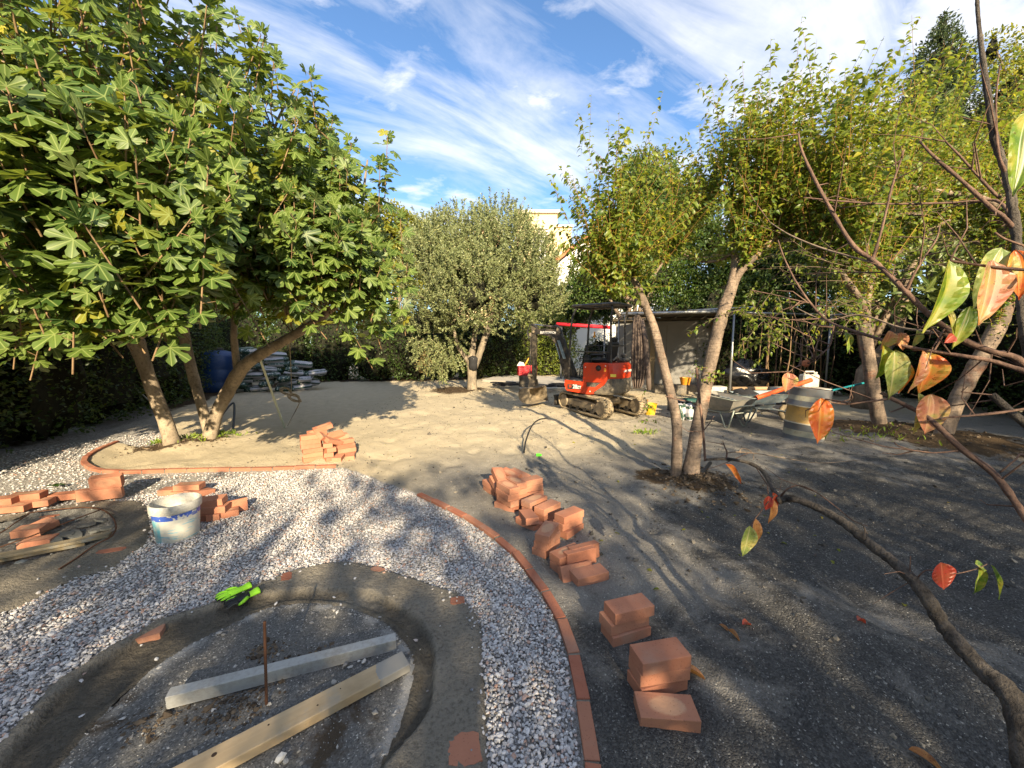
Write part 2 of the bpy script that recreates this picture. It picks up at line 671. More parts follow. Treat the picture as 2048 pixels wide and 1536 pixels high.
def leafmat(name, ca, cb, cc=None, trans=0.35, rough=0.42, vein=None, edge=None, cscale=1.0, tcol=None):
    m, nt, b, out = newmat(name)
    at = nt.nodes.new('ShaderNodeAttribute')
    at.attribute_name = 'rnd'
    oi = nt.nodes.new('ShaderNodeObjectInfo')
    r = mathn(nt, 'FRACT', mathn(nt, 'ADD', at.outputs['Fac'], oi.outputs['Random']))
    stops = [(0.0, ca), (0.6, cb)]
    stops.append((0.93, cb))
    stops.append((1.0, cc if cc else cb))
    c = ramp(nt, r, stops)
    tc = nt.nodes.new('ShaderNodeTexCoord').outputs['Object']
    nz = noise(nt, tc, 30 * cscale, 3, 0.6)
    c = mixc(nt, mathn(nt, 'MULTIPLY', nz, 0.5), c, mixc(nt, 1.0, c, (0.55, 0.6, 0.5), 'MULTIPLY'))
    if vein:
        av = nt.nodes.new('ShaderNodeAttribute')
        av.attribute_name = 'vein'
        f = ramp(nt, av.outputs['Fac'], [(0.80, (0, 0, 0)), (0.95, (1, 1, 1))])
        c = mixc(nt, mathn(nt, 'MULTIPLY', f, 0.6), c, vein)
        bump(nt, b, av.outputs['Fac'], 0.25, 0.01)
    # paler underside
    geo = nt.nodes.new('ShaderNodeNewGeometry')
    cu = mixc(nt, 0.45, c, (0.22, 0.26, 0.14))
    c = mixc(nt, mathn(nt, 'MULTIPLY', geo.outputs['Backfacing'], 0.6), c, cu)
    setin(nt, b.inputs['Base Color'], c)
    b.inputs['Roughness'].default_value = rough
    b.inputs['Specular IOR Level'].default_value = 0.35
    tr = nt.nodes.new('ShaderNodeBsdfTranslucent')
    setin(nt, tr.inputs[0], mixc(nt, 1.0, c, tcol or (1.9, 1.75, 0.55), 'MULTIPLY'))
    mx = nt.nodes.new('ShaderNodeMixShader')
    mx.inputs[0].default_value = trans
    nt.links.new(b.outputs[0], mx.inputs[1])
    nt.links.new(tr.outputs[0], mx.inputs[2])
    nt.links.new(mx.outputs[0], out.inputs[0])
    return m


def barkmat(name, ca, cb, scale=6, bmp=0.6, rings=0.0, patch=None, dist=0.02):
    m, nt, b, out = newmat(name)
    tc = nt.nodes.new('ShaderNodeTexCoord').outputs['Object']
    n1 = noise(nt, mapping(nt, tc, scale=(1, 1, 0.45)), scale, 6, 0.65)
    n2 = noise(nt, tc, scale * 6, 5, 0.7)
    h = mathn(nt, 'ADD', n1, mathn(nt, 'MULTIPLY', n2, 0.5))
    c = ramp(nt, n1, [(0.3, ca), (0.62, cb)])
    if rings:
        w = noise(nt, mapping(nt, tc, scale=(3, 3, 42)), 1.0, 3, 0.6, 0.4)
        h = mathn(nt, 'ADD', h, mathn(nt, 'MULTIPLY', w, rings))
        c = mixc(nt, ramp(nt, w, [(0.36, (0.35, 0.35, 0.35)), (0.5, (0, 0, 0))]), c, tuple(q * 0.55 for q in ca))
    if patch:
        pn = noise(nt, tc, 2.4, 4, 0.6)
        c = mixc(nt, ramp(nt, pn, [(0.55, (0, 0, 0)), (0.68, (0.7, 0.7, 0.7))]), c, patch)
    c = mixc(nt, mathn(nt, 'MULTIPLY', ramp(nt, n2, [(0.35, (1, 1, 1)), (0.5, (0, 0, 0))]), 0.5), c, tuple(q * 0.4 for q in ca))
    setin(nt, b.inputs['Base Color'], c)
    b.inputs['Roughness'].default_value = 0.85
    b.inputs['Specular IOR Level'].default_value = 0.2
    bump(nt, b, h, bmp, dist)
    return m


def attr(nt, name):
    a = nt.nodes.new('ShaderNodeAttribute')
    a.attribute_name = name
    return a.outputs['Fac']


def ground_mat():
    m, nt, b, out = newmat('garden sand and soil')
    tc = nt.nodes.new('ShaderNodeTexCoord').outputs['Object']
    big = noise(nt, tc, 0.9, 5, 0.6, 0.3)
    mid = noise(nt, tc, 6.0, 6, 0.65, 0.2)
    fine = noise(nt, tc, 90, 3, 0.75)
    grit = nt.nodes.new('ShaderNodeTexVoronoi')
    grit.inputs['Scale'].default_value = 130
    nt.links.new(tc, grit.inputs['Vector'])
    sand = mixc(nt, mid, (0.44, 0.37, 0.255), (0.70, 0.60, 0.42))
    sand = mixc(nt, mathn(nt, 'MULTIPLY', fine, 0.35), sand, (0.22, 0.20, 0.165))
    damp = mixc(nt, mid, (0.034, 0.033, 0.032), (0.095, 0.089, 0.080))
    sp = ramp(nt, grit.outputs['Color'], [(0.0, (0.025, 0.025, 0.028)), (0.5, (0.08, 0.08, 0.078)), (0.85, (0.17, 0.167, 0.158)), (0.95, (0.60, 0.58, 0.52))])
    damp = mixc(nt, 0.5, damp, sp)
    grey = mixc(nt, mid, (0.23, 0.212, 0.185), (0.41, 0.38, 0.33))
    grey = mixc(nt, 0.42, grey, sp)
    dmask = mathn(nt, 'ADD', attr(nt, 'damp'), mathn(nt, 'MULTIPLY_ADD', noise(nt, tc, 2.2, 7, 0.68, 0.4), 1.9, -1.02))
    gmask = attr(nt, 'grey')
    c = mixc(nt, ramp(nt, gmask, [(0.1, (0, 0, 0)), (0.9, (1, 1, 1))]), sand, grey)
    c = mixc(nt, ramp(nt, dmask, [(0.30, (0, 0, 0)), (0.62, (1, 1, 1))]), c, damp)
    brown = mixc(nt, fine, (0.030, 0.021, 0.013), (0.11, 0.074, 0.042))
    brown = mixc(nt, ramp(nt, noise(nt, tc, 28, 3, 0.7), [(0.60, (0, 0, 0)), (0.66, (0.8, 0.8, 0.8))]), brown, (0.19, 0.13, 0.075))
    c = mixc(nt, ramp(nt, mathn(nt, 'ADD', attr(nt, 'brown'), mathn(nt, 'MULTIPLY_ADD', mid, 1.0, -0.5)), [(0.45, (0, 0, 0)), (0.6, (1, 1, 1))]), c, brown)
    gr = ramp(nt, grit.outputs['Color'], [(0.0, (0.10, 0.095, 0.09)), (0.5, (0.30, 0.28, 0.26)), (1.0, (0.50, 0.48, 0.46))])
    grf = nt.nodes.new('ShaderNodeTexVoronoi')
    grf.inputs['Scale'].default_value = 45
    nt.links.new(tc, grf.inputs['Vector'])
    gr = mixc(nt, 0.6, gr, ramp(nt, grf.outputs['Color'], [(0.1, (0.14, 0.13, 0.12)), (0.9, (0.52, 0.50, 0.47))]))
    c = mixc(nt, attr(nt, 'gravel'), c, gr)
    setin(nt, b.inputs['Base Color'], c)
    b.inputs['Roughness'].default_value = 0.92
    b.inputs['Specular IOR Level'].default_value = 0.15
    hh = mathn(nt, 'ADD', mathn(nt, 'MULTIPLY', mid, 0.6), mathn(nt, 'MULTIPLY', fine, 0.35))
    hh = mathn(nt, 'ADD', hh, mathn(nt, 'MULTIPLY', grit.outputs['Distance'], -0.25))
    hh = mathn(nt, 'ADD', hh, mathn(nt, 'MULTIPLY', noise(nt, tc, 24, 4, 0.7), 0.5))
    bump(nt, b, hh, 1.0, 0.030)
    return m


def mortar_mat():
    m, nt, b, out = newmat('damp mortar')
    tc = nt.nodes.new('ShaderNodeTexCoord').outputs['Object']
    mid = noise(nt, tc, 3.5, 5, 0.6, 0.4)
    fine = noise(nt, tc, 55, 4, 0.7)
    c = mixc(nt, mid, (0.15, 0.134, 0.108), (0.31, 0.278, 0.225))
    wet = attr(nt, 'wet')
    c = mixc(nt, wet, c, mixc(nt, fine, (0.045, 0.039, 0.031), (0.125, 0.109, 0.084)))
    c = mixc(nt, mathn(nt, 'MULTIPLY', ramp(nt, fine, [(0.35, (1, 1, 1)), (0.5, (0, 0, 0))]), 0.5), c, (0.04, 0.036, 0.03))
    dr = ramp(nt, noise(nt, tc, 1.6, 4, 0.6), [(0.52, (0, 0, 0)), (0.66, (0.55, 0.55, 0.55))])
    c = mixc(nt, dr, c, (0.30, 0.275, 0.225))
    setin(nt, b.inputs['Base Color'], c)
    setin(nt, b.inputs['Roughness'], mathn(nt, 'MULTIPLY_ADD', wet, -0.15, 0.85))
    b.inputs['Specular IOR Level'].default_value = 0.3
    hh = mathn(nt, 'ADD', mathn(nt, 'MULTIPLY', mid, 0.2), mathn(nt, 'MULTIPLY', fine, 0.7))
    hh = mathn(nt, 'ADD', hh, mathn(nt, 'MULTIPLY', noise(nt, tc, 18, 5, 0.7), 0.8))
    bump(nt, b, hh, 1.0, 0.03)
    return m


def bed_mat():
    m, nt, b, out = newmat('gritty bed')
    tc = nt.nodes.new('ShaderNodeTexCoord').outputs['Object']
    mid = noise(nt, tc, 5, 5, 0.65, 0.3)
    fine = noise(nt, tc, 70, 4, 0.7)
    g = nt.nodes.new('ShaderNodeTexVoronoi')
    g.inputs['Scale'].default_value = 150
    nt.links.new(tc, g.inputs['Vector'])
    c = ramp(nt, g.outputs['Color'], [(0.0, (0.05, 0.05, 0.052)), (0.55, (0.15, 0.147, 0.14)), (0.85, (0.21, 0.205, 0.195)), (0.95, (0.55, 0.54, 0.50))])
    c = mixc(nt, mathn(nt, 'MULTIPLY', mid, 0.7), c, (0.085, 0.082, 0.075))
    c = mixc(nt, ramp(nt, noise(nt, tc, 2.3, 5, 0.65, 0.5), [(0.56, (0, 0, 0)), (0.64, (0.9, 0.9, 0.9))]), c, mixc(nt, fine, (0.025, 0.018, 0.012), (0.085, 0.060, 0.035)))
    c = mixc(nt, attr(nt, 'pale'), c, (0.30, 0.295, 0.28))
    setin(nt, b.inputs['Base Color'], c)
    b.inputs['Roughness'].default_value = 0.9
    b.inputs['Specular IOR Level'].default_value = 0.2
    hh = mathn(nt, 'ADD', mathn(nt, 'MULTIPLY', fine, 0.5), mathn(nt, 'MULTIPLY', noise(nt, tc, 22, 5, 0.7), 0.6))
    bump(nt, b, hh, 0.8, 0.02)
    return m


def stone_mat(name, stops, bm=0.3):
    m, nt, b, out = newmat(name)
    tc = nt.nodes.new('ShaderNodeTexCoord').outputs['Object']
    c = ramp(nt, attr(nt, 'rnd'), stops)
    n = noise(nt, tc, 160, 3, 0.65)
    c = mixc(nt, mathn(nt, 'MULTIPLY', n, 0.45), c, mixc(nt, 1.0, c, (0.45, 0.44, 0.44), 'MULTIPLY'))
    setin(nt, b.inputs['Base Color'], c)
    b.inputs['Roughness'].default_value = 0.75
    b.inputs['Specular IOR Level'].default_value = 0.3
    bump(nt, b, n, bm, 0.003)
    return m


def brick_mat(name, ca, cb, pale=(0.50, 0.31, 0.19), amt=0.7):
    m, nt, b, out = newmat(name)
    tc = nt.nodes.new('ShaderNodeTexCoord').outputs['Object']
    oi = nt.nodes.new('ShaderNodeObjectInfo').outputs['Random']
    off = nt.nodes.new('ShaderNodeCombineXYZ')
    nt.links.new(mathn(nt, 'MULTIPLY', oi, 37.0), off.inputs[0])
    nt.links.new(mathn(nt, 'MULTIPLY', oi, 11.0), off.inputs[1])
    va = nt.nodes.new('ShaderNodeVectorMath')
    va.operation = 'ADD'
    nt.links.new(tc, va.inputs[0])
    nt.links.new(off.outputs[0], va.inputs[1])
    v = va.outputs[0]
    n1 = noise(nt, v, 9, 5, 0.6, 0.3)
    n2 = noise(nt, v, 120, 4, 0.7)
    pit = nt.nodes.new('ShaderNodeTexVoronoi')
    pit.inputs['Scale'].default_value = 75
    nt.links.new(v, pit.inputs['Vector'])
    c = mixc(nt, n1, ca, cb)
    c = mixc(nt, mathn(nt, 'MULTIPLY', oi, 0.75), c, mixc(nt, 1.0, c, (0.62, 0.60, 0.62), 'MULTIPLY'))
    oi2 = mathn(nt, 'FRACT', mathn(nt, 'MULTIPLY', oi, 7.31))
    c = mixc(nt, mathn(nt, 'MULTIPLY', oi2, 0.35), c, (0.50, 0.27, 0.17))
    # pale firing bloom left on the faces
    sep = nt.nodes.new('ShaderNodeSeparateXYZ')
    nt.links.new(tc, sep.inputs[0])
    ex = mathn(nt, 'POWER', mathn(nt, 'DIVIDE', mathn(nt, 'ABSOLUTE', sep.outputs[0]), 0.095), 2.0)
    ey = mathn(nt, 'POWER', mathn(nt, 'DIVIDE', mathn(nt, 'ABSOLUTE', sep.outputs[1]), 0.046), 2.0)
    e = mathn(nt, 'ADD', mathn(nt, 'ADD', ex, ey), mathn(nt, 'MULTIPLY_ADD', n1, 1.6, -0.75))
    pf = ramp(nt, e, [(0.55, (1, 1, 1)), (0.95, (0, 0, 0))])
    pf = mathn(nt, 'MULTIPLY', pf, ramp(nt, oi, [(0.35, (0, 0, 0)), (0.6, (amt, amt, amt))]))
    c = mixc(nt, pf, c, pale)
    c = mixc(nt, mathn(nt, 'MULTIPLY', ramp(nt, pit.outputs['Distance'], [(0.10, (1, 1, 1)), (0.22, (0, 0, 0))]), 0.45), c, (0.10, 0.045, 0.028))
    du = noise(nt, v, 4.0, 4, 0.6)
    c = mixc(nt, ramp(nt, du, [(0.52, (0, 0, 0)), (0.75, (0.4, 0.4, 0.4))]), c, (0.33, 0.28, 0.22))
    setin(nt, b.inputs['Base Color'], c)
    b.inputs['Roughness'].default_value = 0.88
    b.inputs['Specular IOR Level'].default_value = 0.2
    h = mathn(nt, 'ADD', mathn(nt, 'MULTIPLY', n2, 0.4), mathn(nt, 'MULTIPLY', pit.outputs['Distance'], 0.8))
    h = mathn(nt, 'ADD', h, mathn(nt, 'MULTIPLY', n1, 1.0))
    bump(nt, b, h, 0.35, 0.004)
    return m


def wood_mat(name, ca, cb, cement=None, axis=0, sc_=1.0, lim=None):
    m, nt, b, out = newmat(name)
    tc = nt.nodes.new('ShaderNodeTexCoord').outputs['Object']
    s = [28 * sc_, 28 * sc_, 28 * sc_]
    s[axis] = 1.3 * sc_
    n1 = noise(nt, mapping(nt, tc, scale=tuple(s)), 1.0, 6, 0.6, 0.6)
    n2 = noise(nt, tc, 5, 5, 0.65)
    c = mixc(nt, n1, ca, cb)
    c = mixc(nt, ramp(nt, n2, [(0.5, (0, 0, 0)), (0.75, (0.5, 0.5, 0.5))]), c, tuple(q * 0.55 for q in ca))
    if cement is not None:
        f = ramp(nt, noise(nt, tc, 7, 5, 0.7), [(0.56, (0, 0, 0)), (0.66, (0.85, 0.85, 0.85))])
        if lim is not None:
            sep = nt.nodes.new('ShaderNodeSeparateXYZ')
            nt.links.new(tc, sep.inputs[0])
            g = ramp(nt, mathn(nt, 'ADD', sep.outputs[0], mathn(nt, 'MULTIPLY', n2, 0.12)), [(0.0, (0, 0, 0)), (1.0, (1, 1, 1))])
            g2 = mathn(nt, 'GREATER_THAN', mathn(nt, 'ADD', sep.outputs[0], mathn(nt, 'MULTIPLY', n2, 0.12)), lim)
            f = mathn(nt, 'MAXIMUM', mathn(nt, 'MULTIPLY', f, 0.4), mathn(nt, 'MULTIPLY', g2, 0.85))
        c = mixc(nt, f, c, cement)
    setin(nt, b.inputs['Base Color'], c)
    b.inputs['Roughness'].default_value = 0.8
    b.inputs['Specular IOR Level'].default_value = 0.25
    bump(nt, b, mathn(nt, 'ADD', n1, n2), 0.3, 0.005)
    return m


M = {}
M['ground'] = ground_mat()
M['mortar'] = mortar_mat()
M['bed'] = bed_mat()
M['gravel'] = stone_mat('crushed stone', [(0.0, (0.20, 0.20, 0.21)), (0.18, (0.36, 0.355, 0.36)), (0.5, (0.54, 0.53, 0.53)), (0.76, (0.72, 0.705, 0.69)),
                                          (0.87, (0.66, 0.60, 0.56)), (0.94, (0.50, 0.38, 0.33)), (1.0, (0.50, 0.30, 0.22))])
M['shard'] = stone_mat('grey mortar shards', [(0.0, (0.13, 0.135, 0.13)), (0.6, (0.22, 0.225, 0.21)), (1.0, (0.30, 0.29, 0.26))])
M['crumb'] = stone_mat('pale crumbs', [(0.0, (0.16, 0.155, 0.15)), (0.6, (0.34, 0.33, 0.31)), (1.0, (0.6, 0.59, 0.56))])
M['clod'] = stone_mat('earth clods', [(0.0, (0.035, 0.025, 0.017)), (0.6, (0.085, 0.062, 0.040)), (1.0, (0.19, 0.14, 0.09))])
M['clod_grey'] = stone_mat('sand clods', [(0.0, (0.04, 0.037, 0.033)), (0.6, (0.12, 0.108, 0.09)), (1.0, (0.30, 0.26, 0.2))])
M['brick'] = brick_mat('terracotta brick', (0.34, 0.128, 0.076), (0.52, 0.225, 0.132))
M['brick2'] = brick_mat('worn terracotta brick', (0.27, 0.095, 0.060), (0.40, 0.160, 0.098), amt=0.0)
M['fig_leaf'] = leafmat('fig leaf', (0.036, 0.078, 0.016), (0.110, 0.165, 0.032), (0.26, 0.24, 0.03), trans=0.30, vein=(0.30, 0.36, 0.12), rough=0.45)
M['pear_leaf'] = leafmat('plum leaf', (0.060, 0.115, 0.018), (0.19, 0.235, 0.032), (0.42, 0.37, 0.04), trans=0.42, rough=0.4)
M['olive_leaf'] = leafmat('olive leaf', (0.095, 0.125, 0.042), (0.235, 0.26, 0.115), (0.40, 0.37, 0.15), trans=0.15, rough=0.5)
M['dry_leaf'] = leafmat('dry olive twig', (0.22, 0.15, 0.06), (0.36, 0.27, 0.12), trans=0.1)
M['hedge_leaf'] = leafmat('hedge leaf', (0.018, 0.042, 0.010), (0.052, 0.092, 0.018), (0.15, 0.17, 0.025), trans=0.28, rough=0.4)
M['laurel_leaf'] = leafmat('laurel leaf', (0.020, 0.040, 0.018), (0.045, 0.078, 0.030), trans=0.15, rough=0.35)
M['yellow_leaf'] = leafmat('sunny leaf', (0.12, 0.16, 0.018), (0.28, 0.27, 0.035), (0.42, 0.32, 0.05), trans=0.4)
M['loquat_leaf'] = leafmat('loquat leaf', (0.05, 0.095, 0.025), (0.13, 0.17, 0.045), trans=0.2, vein=(0.30, 0.33, 0.13))
M['ivy_flower'] = leafmat('ivy bloom', (0.36, 0.36, 0.04), (0.60, 0.52, 0.08), trans=0.2)
M['weed'] = leafmat('weed leaf', (0.10, 0.19, 0.02), (0.26, 0.34, 0.04), trans=0.4)
M['fig_bark'] = barkmat('fig bark', (0.13, 0.105, 0.078), (0.34, 0.275, 0.20), 5, 0.5)
M['plum_bark'] = barkmat('plum bark', (0.075, 0.060, 0.050), (0.30, 0.225, 0.165), 6, 1.0, rings=0.6, patch=(0.30, 0.13, 0.07))
M['olive_bark'] = barkmat('olive bark', (0.10, 0.085, 0.07), (0.30, 0.245, 0.175), 7, 0.9)
M['kaki_bark'] = barkmat('persimmon bark', (0.030, 0.026, 0.023), (0.17, 0.145, 0.12), 22, 1.0, dist=0.03)
M['kaki_twig'] = barkmat('persimmon twig', (0.065, 0.040, 0.032), (0.20, 0.125, 0.09), 26, 0.8, dist=0.008)
M['sprout'] = barkmat('water sprout', (0.22, 0.10, 0.03), (0.40, 0.22, 0.07), 14, 0.2, dist=0.003)
M['twig'] = barkmat('grey twig', (0.11, 0.085, 0.065), (0.28, 0.21, 0.15), 14, 0.3, dist=0.003)
M['green_twig'] = barkmat('green shoot', (0.16, 0.10, 0.04), (0.26, 0.18, 0.07), 14, 0.2, dist=0.003)
M['bush_shade'] = barkmat('shaded bush core', (0.006, 0.007, 0.004), (0.020, 0.020, 0.010), 9, 0.8)  # near-black so the filler cores read as deep shade inside foliage

# ------------------------------------------------------------------ ground sheet (polar grid, fine near the viewer)
rad = np.concatenate([[0.04, 0.3], np.geomspace(0.55, 26, 330), np.geomspace(28, 600, 18)])
angf = np.concatenate([np.linspace(-66, 66, 400), np.linspace(71, 289, 40)])
angf = R(1) * angf
na = len(angf)
RR, AA = np.meshgrid(rad, angf, indexing='ij')
GX = (RR * np.sin(AA)).ravel()
GY = (RR * np.cos(AA)).ravel()
GZ = ground_h(GX, GY)
i, j = np.meshgrid(np.arange(len(rad) - 1), np.arange(na), indexing='ij')
a = (i * na + j).ravel()
b_ = (i * na + (j + 1) % na).ravel()
GF = np.stack([a, a + na, b_ + na, b_], 1)[:, ::-1]
cap = np.arange(na)[::-1]
rr = np.hypot(GX, GY)
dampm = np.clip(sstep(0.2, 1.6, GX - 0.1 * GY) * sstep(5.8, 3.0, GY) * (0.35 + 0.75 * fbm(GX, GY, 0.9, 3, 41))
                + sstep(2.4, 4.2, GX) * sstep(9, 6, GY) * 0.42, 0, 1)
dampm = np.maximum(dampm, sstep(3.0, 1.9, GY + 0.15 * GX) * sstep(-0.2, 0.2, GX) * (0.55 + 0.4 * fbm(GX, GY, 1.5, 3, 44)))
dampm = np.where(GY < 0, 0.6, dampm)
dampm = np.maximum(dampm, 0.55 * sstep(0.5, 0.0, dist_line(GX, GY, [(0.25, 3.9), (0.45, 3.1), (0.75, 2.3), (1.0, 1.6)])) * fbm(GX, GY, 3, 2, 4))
greym = np.clip(sstep(6.6, 4.4, GY - 0.1 * GX) * sstep(-2.2, -0.5, GX) + sstep(1.5, 3.5, GX) * sstep(11, 7, GY), 0, 1)
brownm = np.zeros_like(GX)
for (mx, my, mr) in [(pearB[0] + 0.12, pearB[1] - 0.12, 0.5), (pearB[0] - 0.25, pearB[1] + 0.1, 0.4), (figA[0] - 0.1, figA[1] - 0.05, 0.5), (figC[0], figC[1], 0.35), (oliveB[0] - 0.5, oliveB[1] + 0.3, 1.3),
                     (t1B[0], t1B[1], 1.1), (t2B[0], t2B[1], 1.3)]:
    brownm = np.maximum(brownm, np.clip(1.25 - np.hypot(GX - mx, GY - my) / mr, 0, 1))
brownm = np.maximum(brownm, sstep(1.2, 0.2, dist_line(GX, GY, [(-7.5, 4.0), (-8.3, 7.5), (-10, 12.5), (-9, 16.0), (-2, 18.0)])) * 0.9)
gravm = np.where(inpoly(GX, GY, gravel_main), 1.0, 0.0)
gravm = np.maximum(gravm, np.where(inpoly(GX, GY, [G(x, y)[:2] for x, y in [(-900, 1000), (-100, 920), (30, 890), (150, 850), (300, 812), (345, 830), (330, 870), (200, 880), (100, 900), (0, 925)]]), 0.75, 0))
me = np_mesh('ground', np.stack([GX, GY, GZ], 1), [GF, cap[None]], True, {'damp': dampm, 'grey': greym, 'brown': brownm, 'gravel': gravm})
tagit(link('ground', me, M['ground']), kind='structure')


def patch(name, poly, holes, step, hf, mat, kind='structure', attrs=None, keep=0.0):
    p = np.array(poly)
    p = p[(p[:, 1] > 0.25)]
    x0, y0 = max(p[:, 0].min(), -9), max(p[:, 1].min(), 0.3)
    x1, y1 = p[:, 0].max(), p[:, 1].max()
    xs = np.arange(x0, x1 + step, step)
    ys = np.arange(y0, y1 + step, step)
    X, Y = np.meshgrid(xs, ys)
    nx = len(xs)
    fx = (X[:-1, :-1] + step / 2)
    fy = (Y[:-1, :-1] + step / 2)
    msk = inpoly(fx, fy, poly)
    for h in holes:
        msk &= ~inpoly(fx, fy, h)
    if keep:
        msk |= dist_line(fx, fy, ring_inner) < keep
    ii, jj = np.nonzero(msk)
    a = ii * nx + jj
    F = np.stack([a, a + 1, a + 1 + nx, a + nx], 1)
    used = np.unique(F)
    remap = np.full(X.size, -1)
    remap[used] = np.arange(len(used))
    Xf, Yf = X.ravel()[used], Y.ravel()[used]
    jx = (vnoise(Xf * 90, Yf * 90, 2) - 0.5) * step * 0.7
    Z, at = hf(Xf, Yf)
    me = np_mesh(name, np.stack([Xf + jx, Yf, Z], 1), [remap[F]], True, at)
    o = link(name, me, mat)
    tagit(o, kind=kind)
    return o


def ring_h(x, y):
    dg = dist_line(x, y, ring_groove)
    ing = inpoly(x, y, groove_poly)
    sg = np.where(ing, dg, -dg)
    di = dist_line(x, y, ring_inner)
    do = dist_line(x, y, ring_outer)
    top = 0.004 + 0.016 * (fbm(x, y, 3.2, 4, 31) - 0.4) + 0.010 * (fbm(x, y, 20, 3, 33) - 0.5)
    lip = 0.005 * np.exp(-((sg + 0.018) / 0.02) ** 2) * (0.4 + fbm(x, y, 9, 2, 7))
    drop = sstep(-0.002, 0.016, sg)
    low = -0.036 + 0.036 * (fbm(x, y, 12, 4, 35, 0.62) - 0.5) + 0.030 * sstep(0.06, 0.0, di)
    z = (top + lip) * (1 - drop) + low * drop
    z = z - 0.02 * sstep(0.03, 0.0, do)
    kb_ = sstep(0.045, 0.0, di)
    z = z * (1 - kb_) + bed_h(x, y)[0] * kb_
    wet = np.clip(drop * 0.9 + 0.5 * (fbm(x, y, 2.0, 3, 36) - 0.4), 0, 1)
    return z, {'wet': wet}


def bed_h(x, y):
    di = dist_line(x, y, ring_inner)
    z = -0.030 + 0.018 * (fbm(x, y, 5, 4, 51) - 0.5) + 0.012 * (fbm(x, y, 30, 3, 52) - 0.5) + 0.010 * np.exp(-((di - 0.025) / 0.03) ** 2)
    z = z + 0.045 * np.exp(-(np.hypot(x + 1.02, y - 1.64) / 0.09) ** 2) * fbm(x, y, 25, 3, 53)
    pale = np.exp(-((di - 0.02) / 0.03) ** 2) * sstep(0.45, 0.6, fbm(x, y, 12, 3, 55)) * 0.9
    return z, {'pale': pale}


patch('mortar_ring', ring_poly, [inner_poly], 0.0125, ring_h, M['mortar'])
patch('planting_bed', inner_poly, [], 0.0135, lambda x, y: (bed_h(x, y)[0] - 0.012 * sstep(0.004, 0.03, np.where(inpoly(x, y, inner_poly), 0, dist_line(x, y, ring_inner))), bed_h(x, y)[1]), M['bed'], keep=0.04)


def lm_h(x, y):
    dp = dist_line(x, y, pit_poly, True)
    ip = inpoly(x, y, pit_poly)
    z = 0.002 + 0.012 * (fbm(x, y, 3, 4, 61) - 0.4) + 0.005 * (fbm(x, y, 22, 3, 62) - 0.5)
    z = z - np.where(ip, 0.045 * sstep(0.0, 0.06, dp), 0)
    do = dist_line(x, y, left_mortar, True)
    z = z - 0.02 * sstep(0.03, 0, do)
    return z, {'wet': np.clip(0.35 * fbm(x, y, 2, 3, 63), 0, 1)}


patch('mortar_bed', left_mortar, [pit_poly], 0.022, lm_h, M['mortar'])


def pit_h(x, y):
    z, _ = lm_h(x, y)
    return z - 0.003 + 0.02 * (fbm(x, y, 9, 3, 66) - 0.5), {'pale': np.zeros_like(x)}


patch('pit_floor', pit_poly, [], 0.022, pit_h, M['bed'])

# ------------------------------------------------------------------ crushed stone
phi = (1 + 5 ** 0.5) / 2
ICO = np.array([(-1, phi, 0), (1, phi, 0), (-1, -phi, 0), (1, -phi, 0), (0, -1, phi), (0, 1, phi), (0, -1, -phi), (0, 1, -phi), (phi, 0, -1), (phi, 0, 1), (-phi, 0, -1), (-phi, 0, 1)]) / 1.9
ICOF = np.array([(0, 11, 5), (0, 5, 1), (0, 1, 7), (0, 7, 10), (0, 10, 11), (1, 5, 9), (5, 11, 4), (11, 10, 2), (10, 7, 6), (7, 1, 8), (3, 9, 4), (3, 4, 2), (3, 2, 6), (3, 6, 8), (3, 8, 9), (4, 9, 5), (2, 4, 11), (6, 2, 10), (8, 6, 7), (9, 8, 1)])
OCT = np.array([(1, 0, 0), (-1, 0, 0), (0, 1, 0), (0, -1, 0), (0, 0, 1), (0, 0, -1)], float)
OCTF = np.array([(0, 2, 4), (2, 1, 4), (1, 3, 4), (3, 0, 4), (2, 0, 5), (1, 2, 5), (3, 1, 5), (0, 3, 5)])


def rand_rot(n):
    q = norm(rng.normal(size=(n, 4)))
    w, x, y, z = q.T
    return np.stack([np.stack([1 - 2 * (y * y + z * z), 2 * (x * y - z * w), 2 * (x * z + y * w)], -1),
                     np.stack([2 * (x * y + z * w), 1 - 2 * (x * x + z * z), 2 * (y * z - x * w)], -1),
                     np.stack([2 * (x * z - y * w), 2 * (y * z + x * w), 1 - 2 * (x * x + y * y)], -1)], -2)


def stones(name, pos, size, mat, big=True, kind='stuff', parent=None, flat=0.7):
    N = len(pos)
    T, F = (ICO, ICOF) if big else (OCT, OCTF)
    nv = len(T)
    sc3 = size[:, None] * rng.uniform([0.75, 0.6, 0.45], [1.25, 1.05, 0.8], (N, 3))
    J = 1 + rng.uniform(-0.28, 0.22, (N, nv, 1))
    S = T[None] * J * sc3[:, None, :]
    V = np.einsum('nij,nkj->nki', rand_rot(N), S)
    V[:, :, 2] *= flat
    V += pos[:, None, :]
    Fa = (F[None] + (np.arange(N) * nv)[:, None, None]).reshape(-1, 3)
    me = np_mesh(name, V.reshape(-1, 3), [Fa], False, {'rnd': np.repeat(rng.random(N), nv)})
    o = link(name, me, mat, parent)
    tagit(o, kind=kind)
    return o


def jgrid(x0, x1, y0, y1, s):
    X, Y = np.meshgrid(np.arange(x0, x1, s), np.arange(y0, y1, s))
    X = X.ravel() + rng.uniform(-.5, .5, X.size) * s
    Y = Y.ravel() + rng.uniform(-.5, .5, Y.size) * s
    return X, Y


ex = [ring_poly, left_mortar]


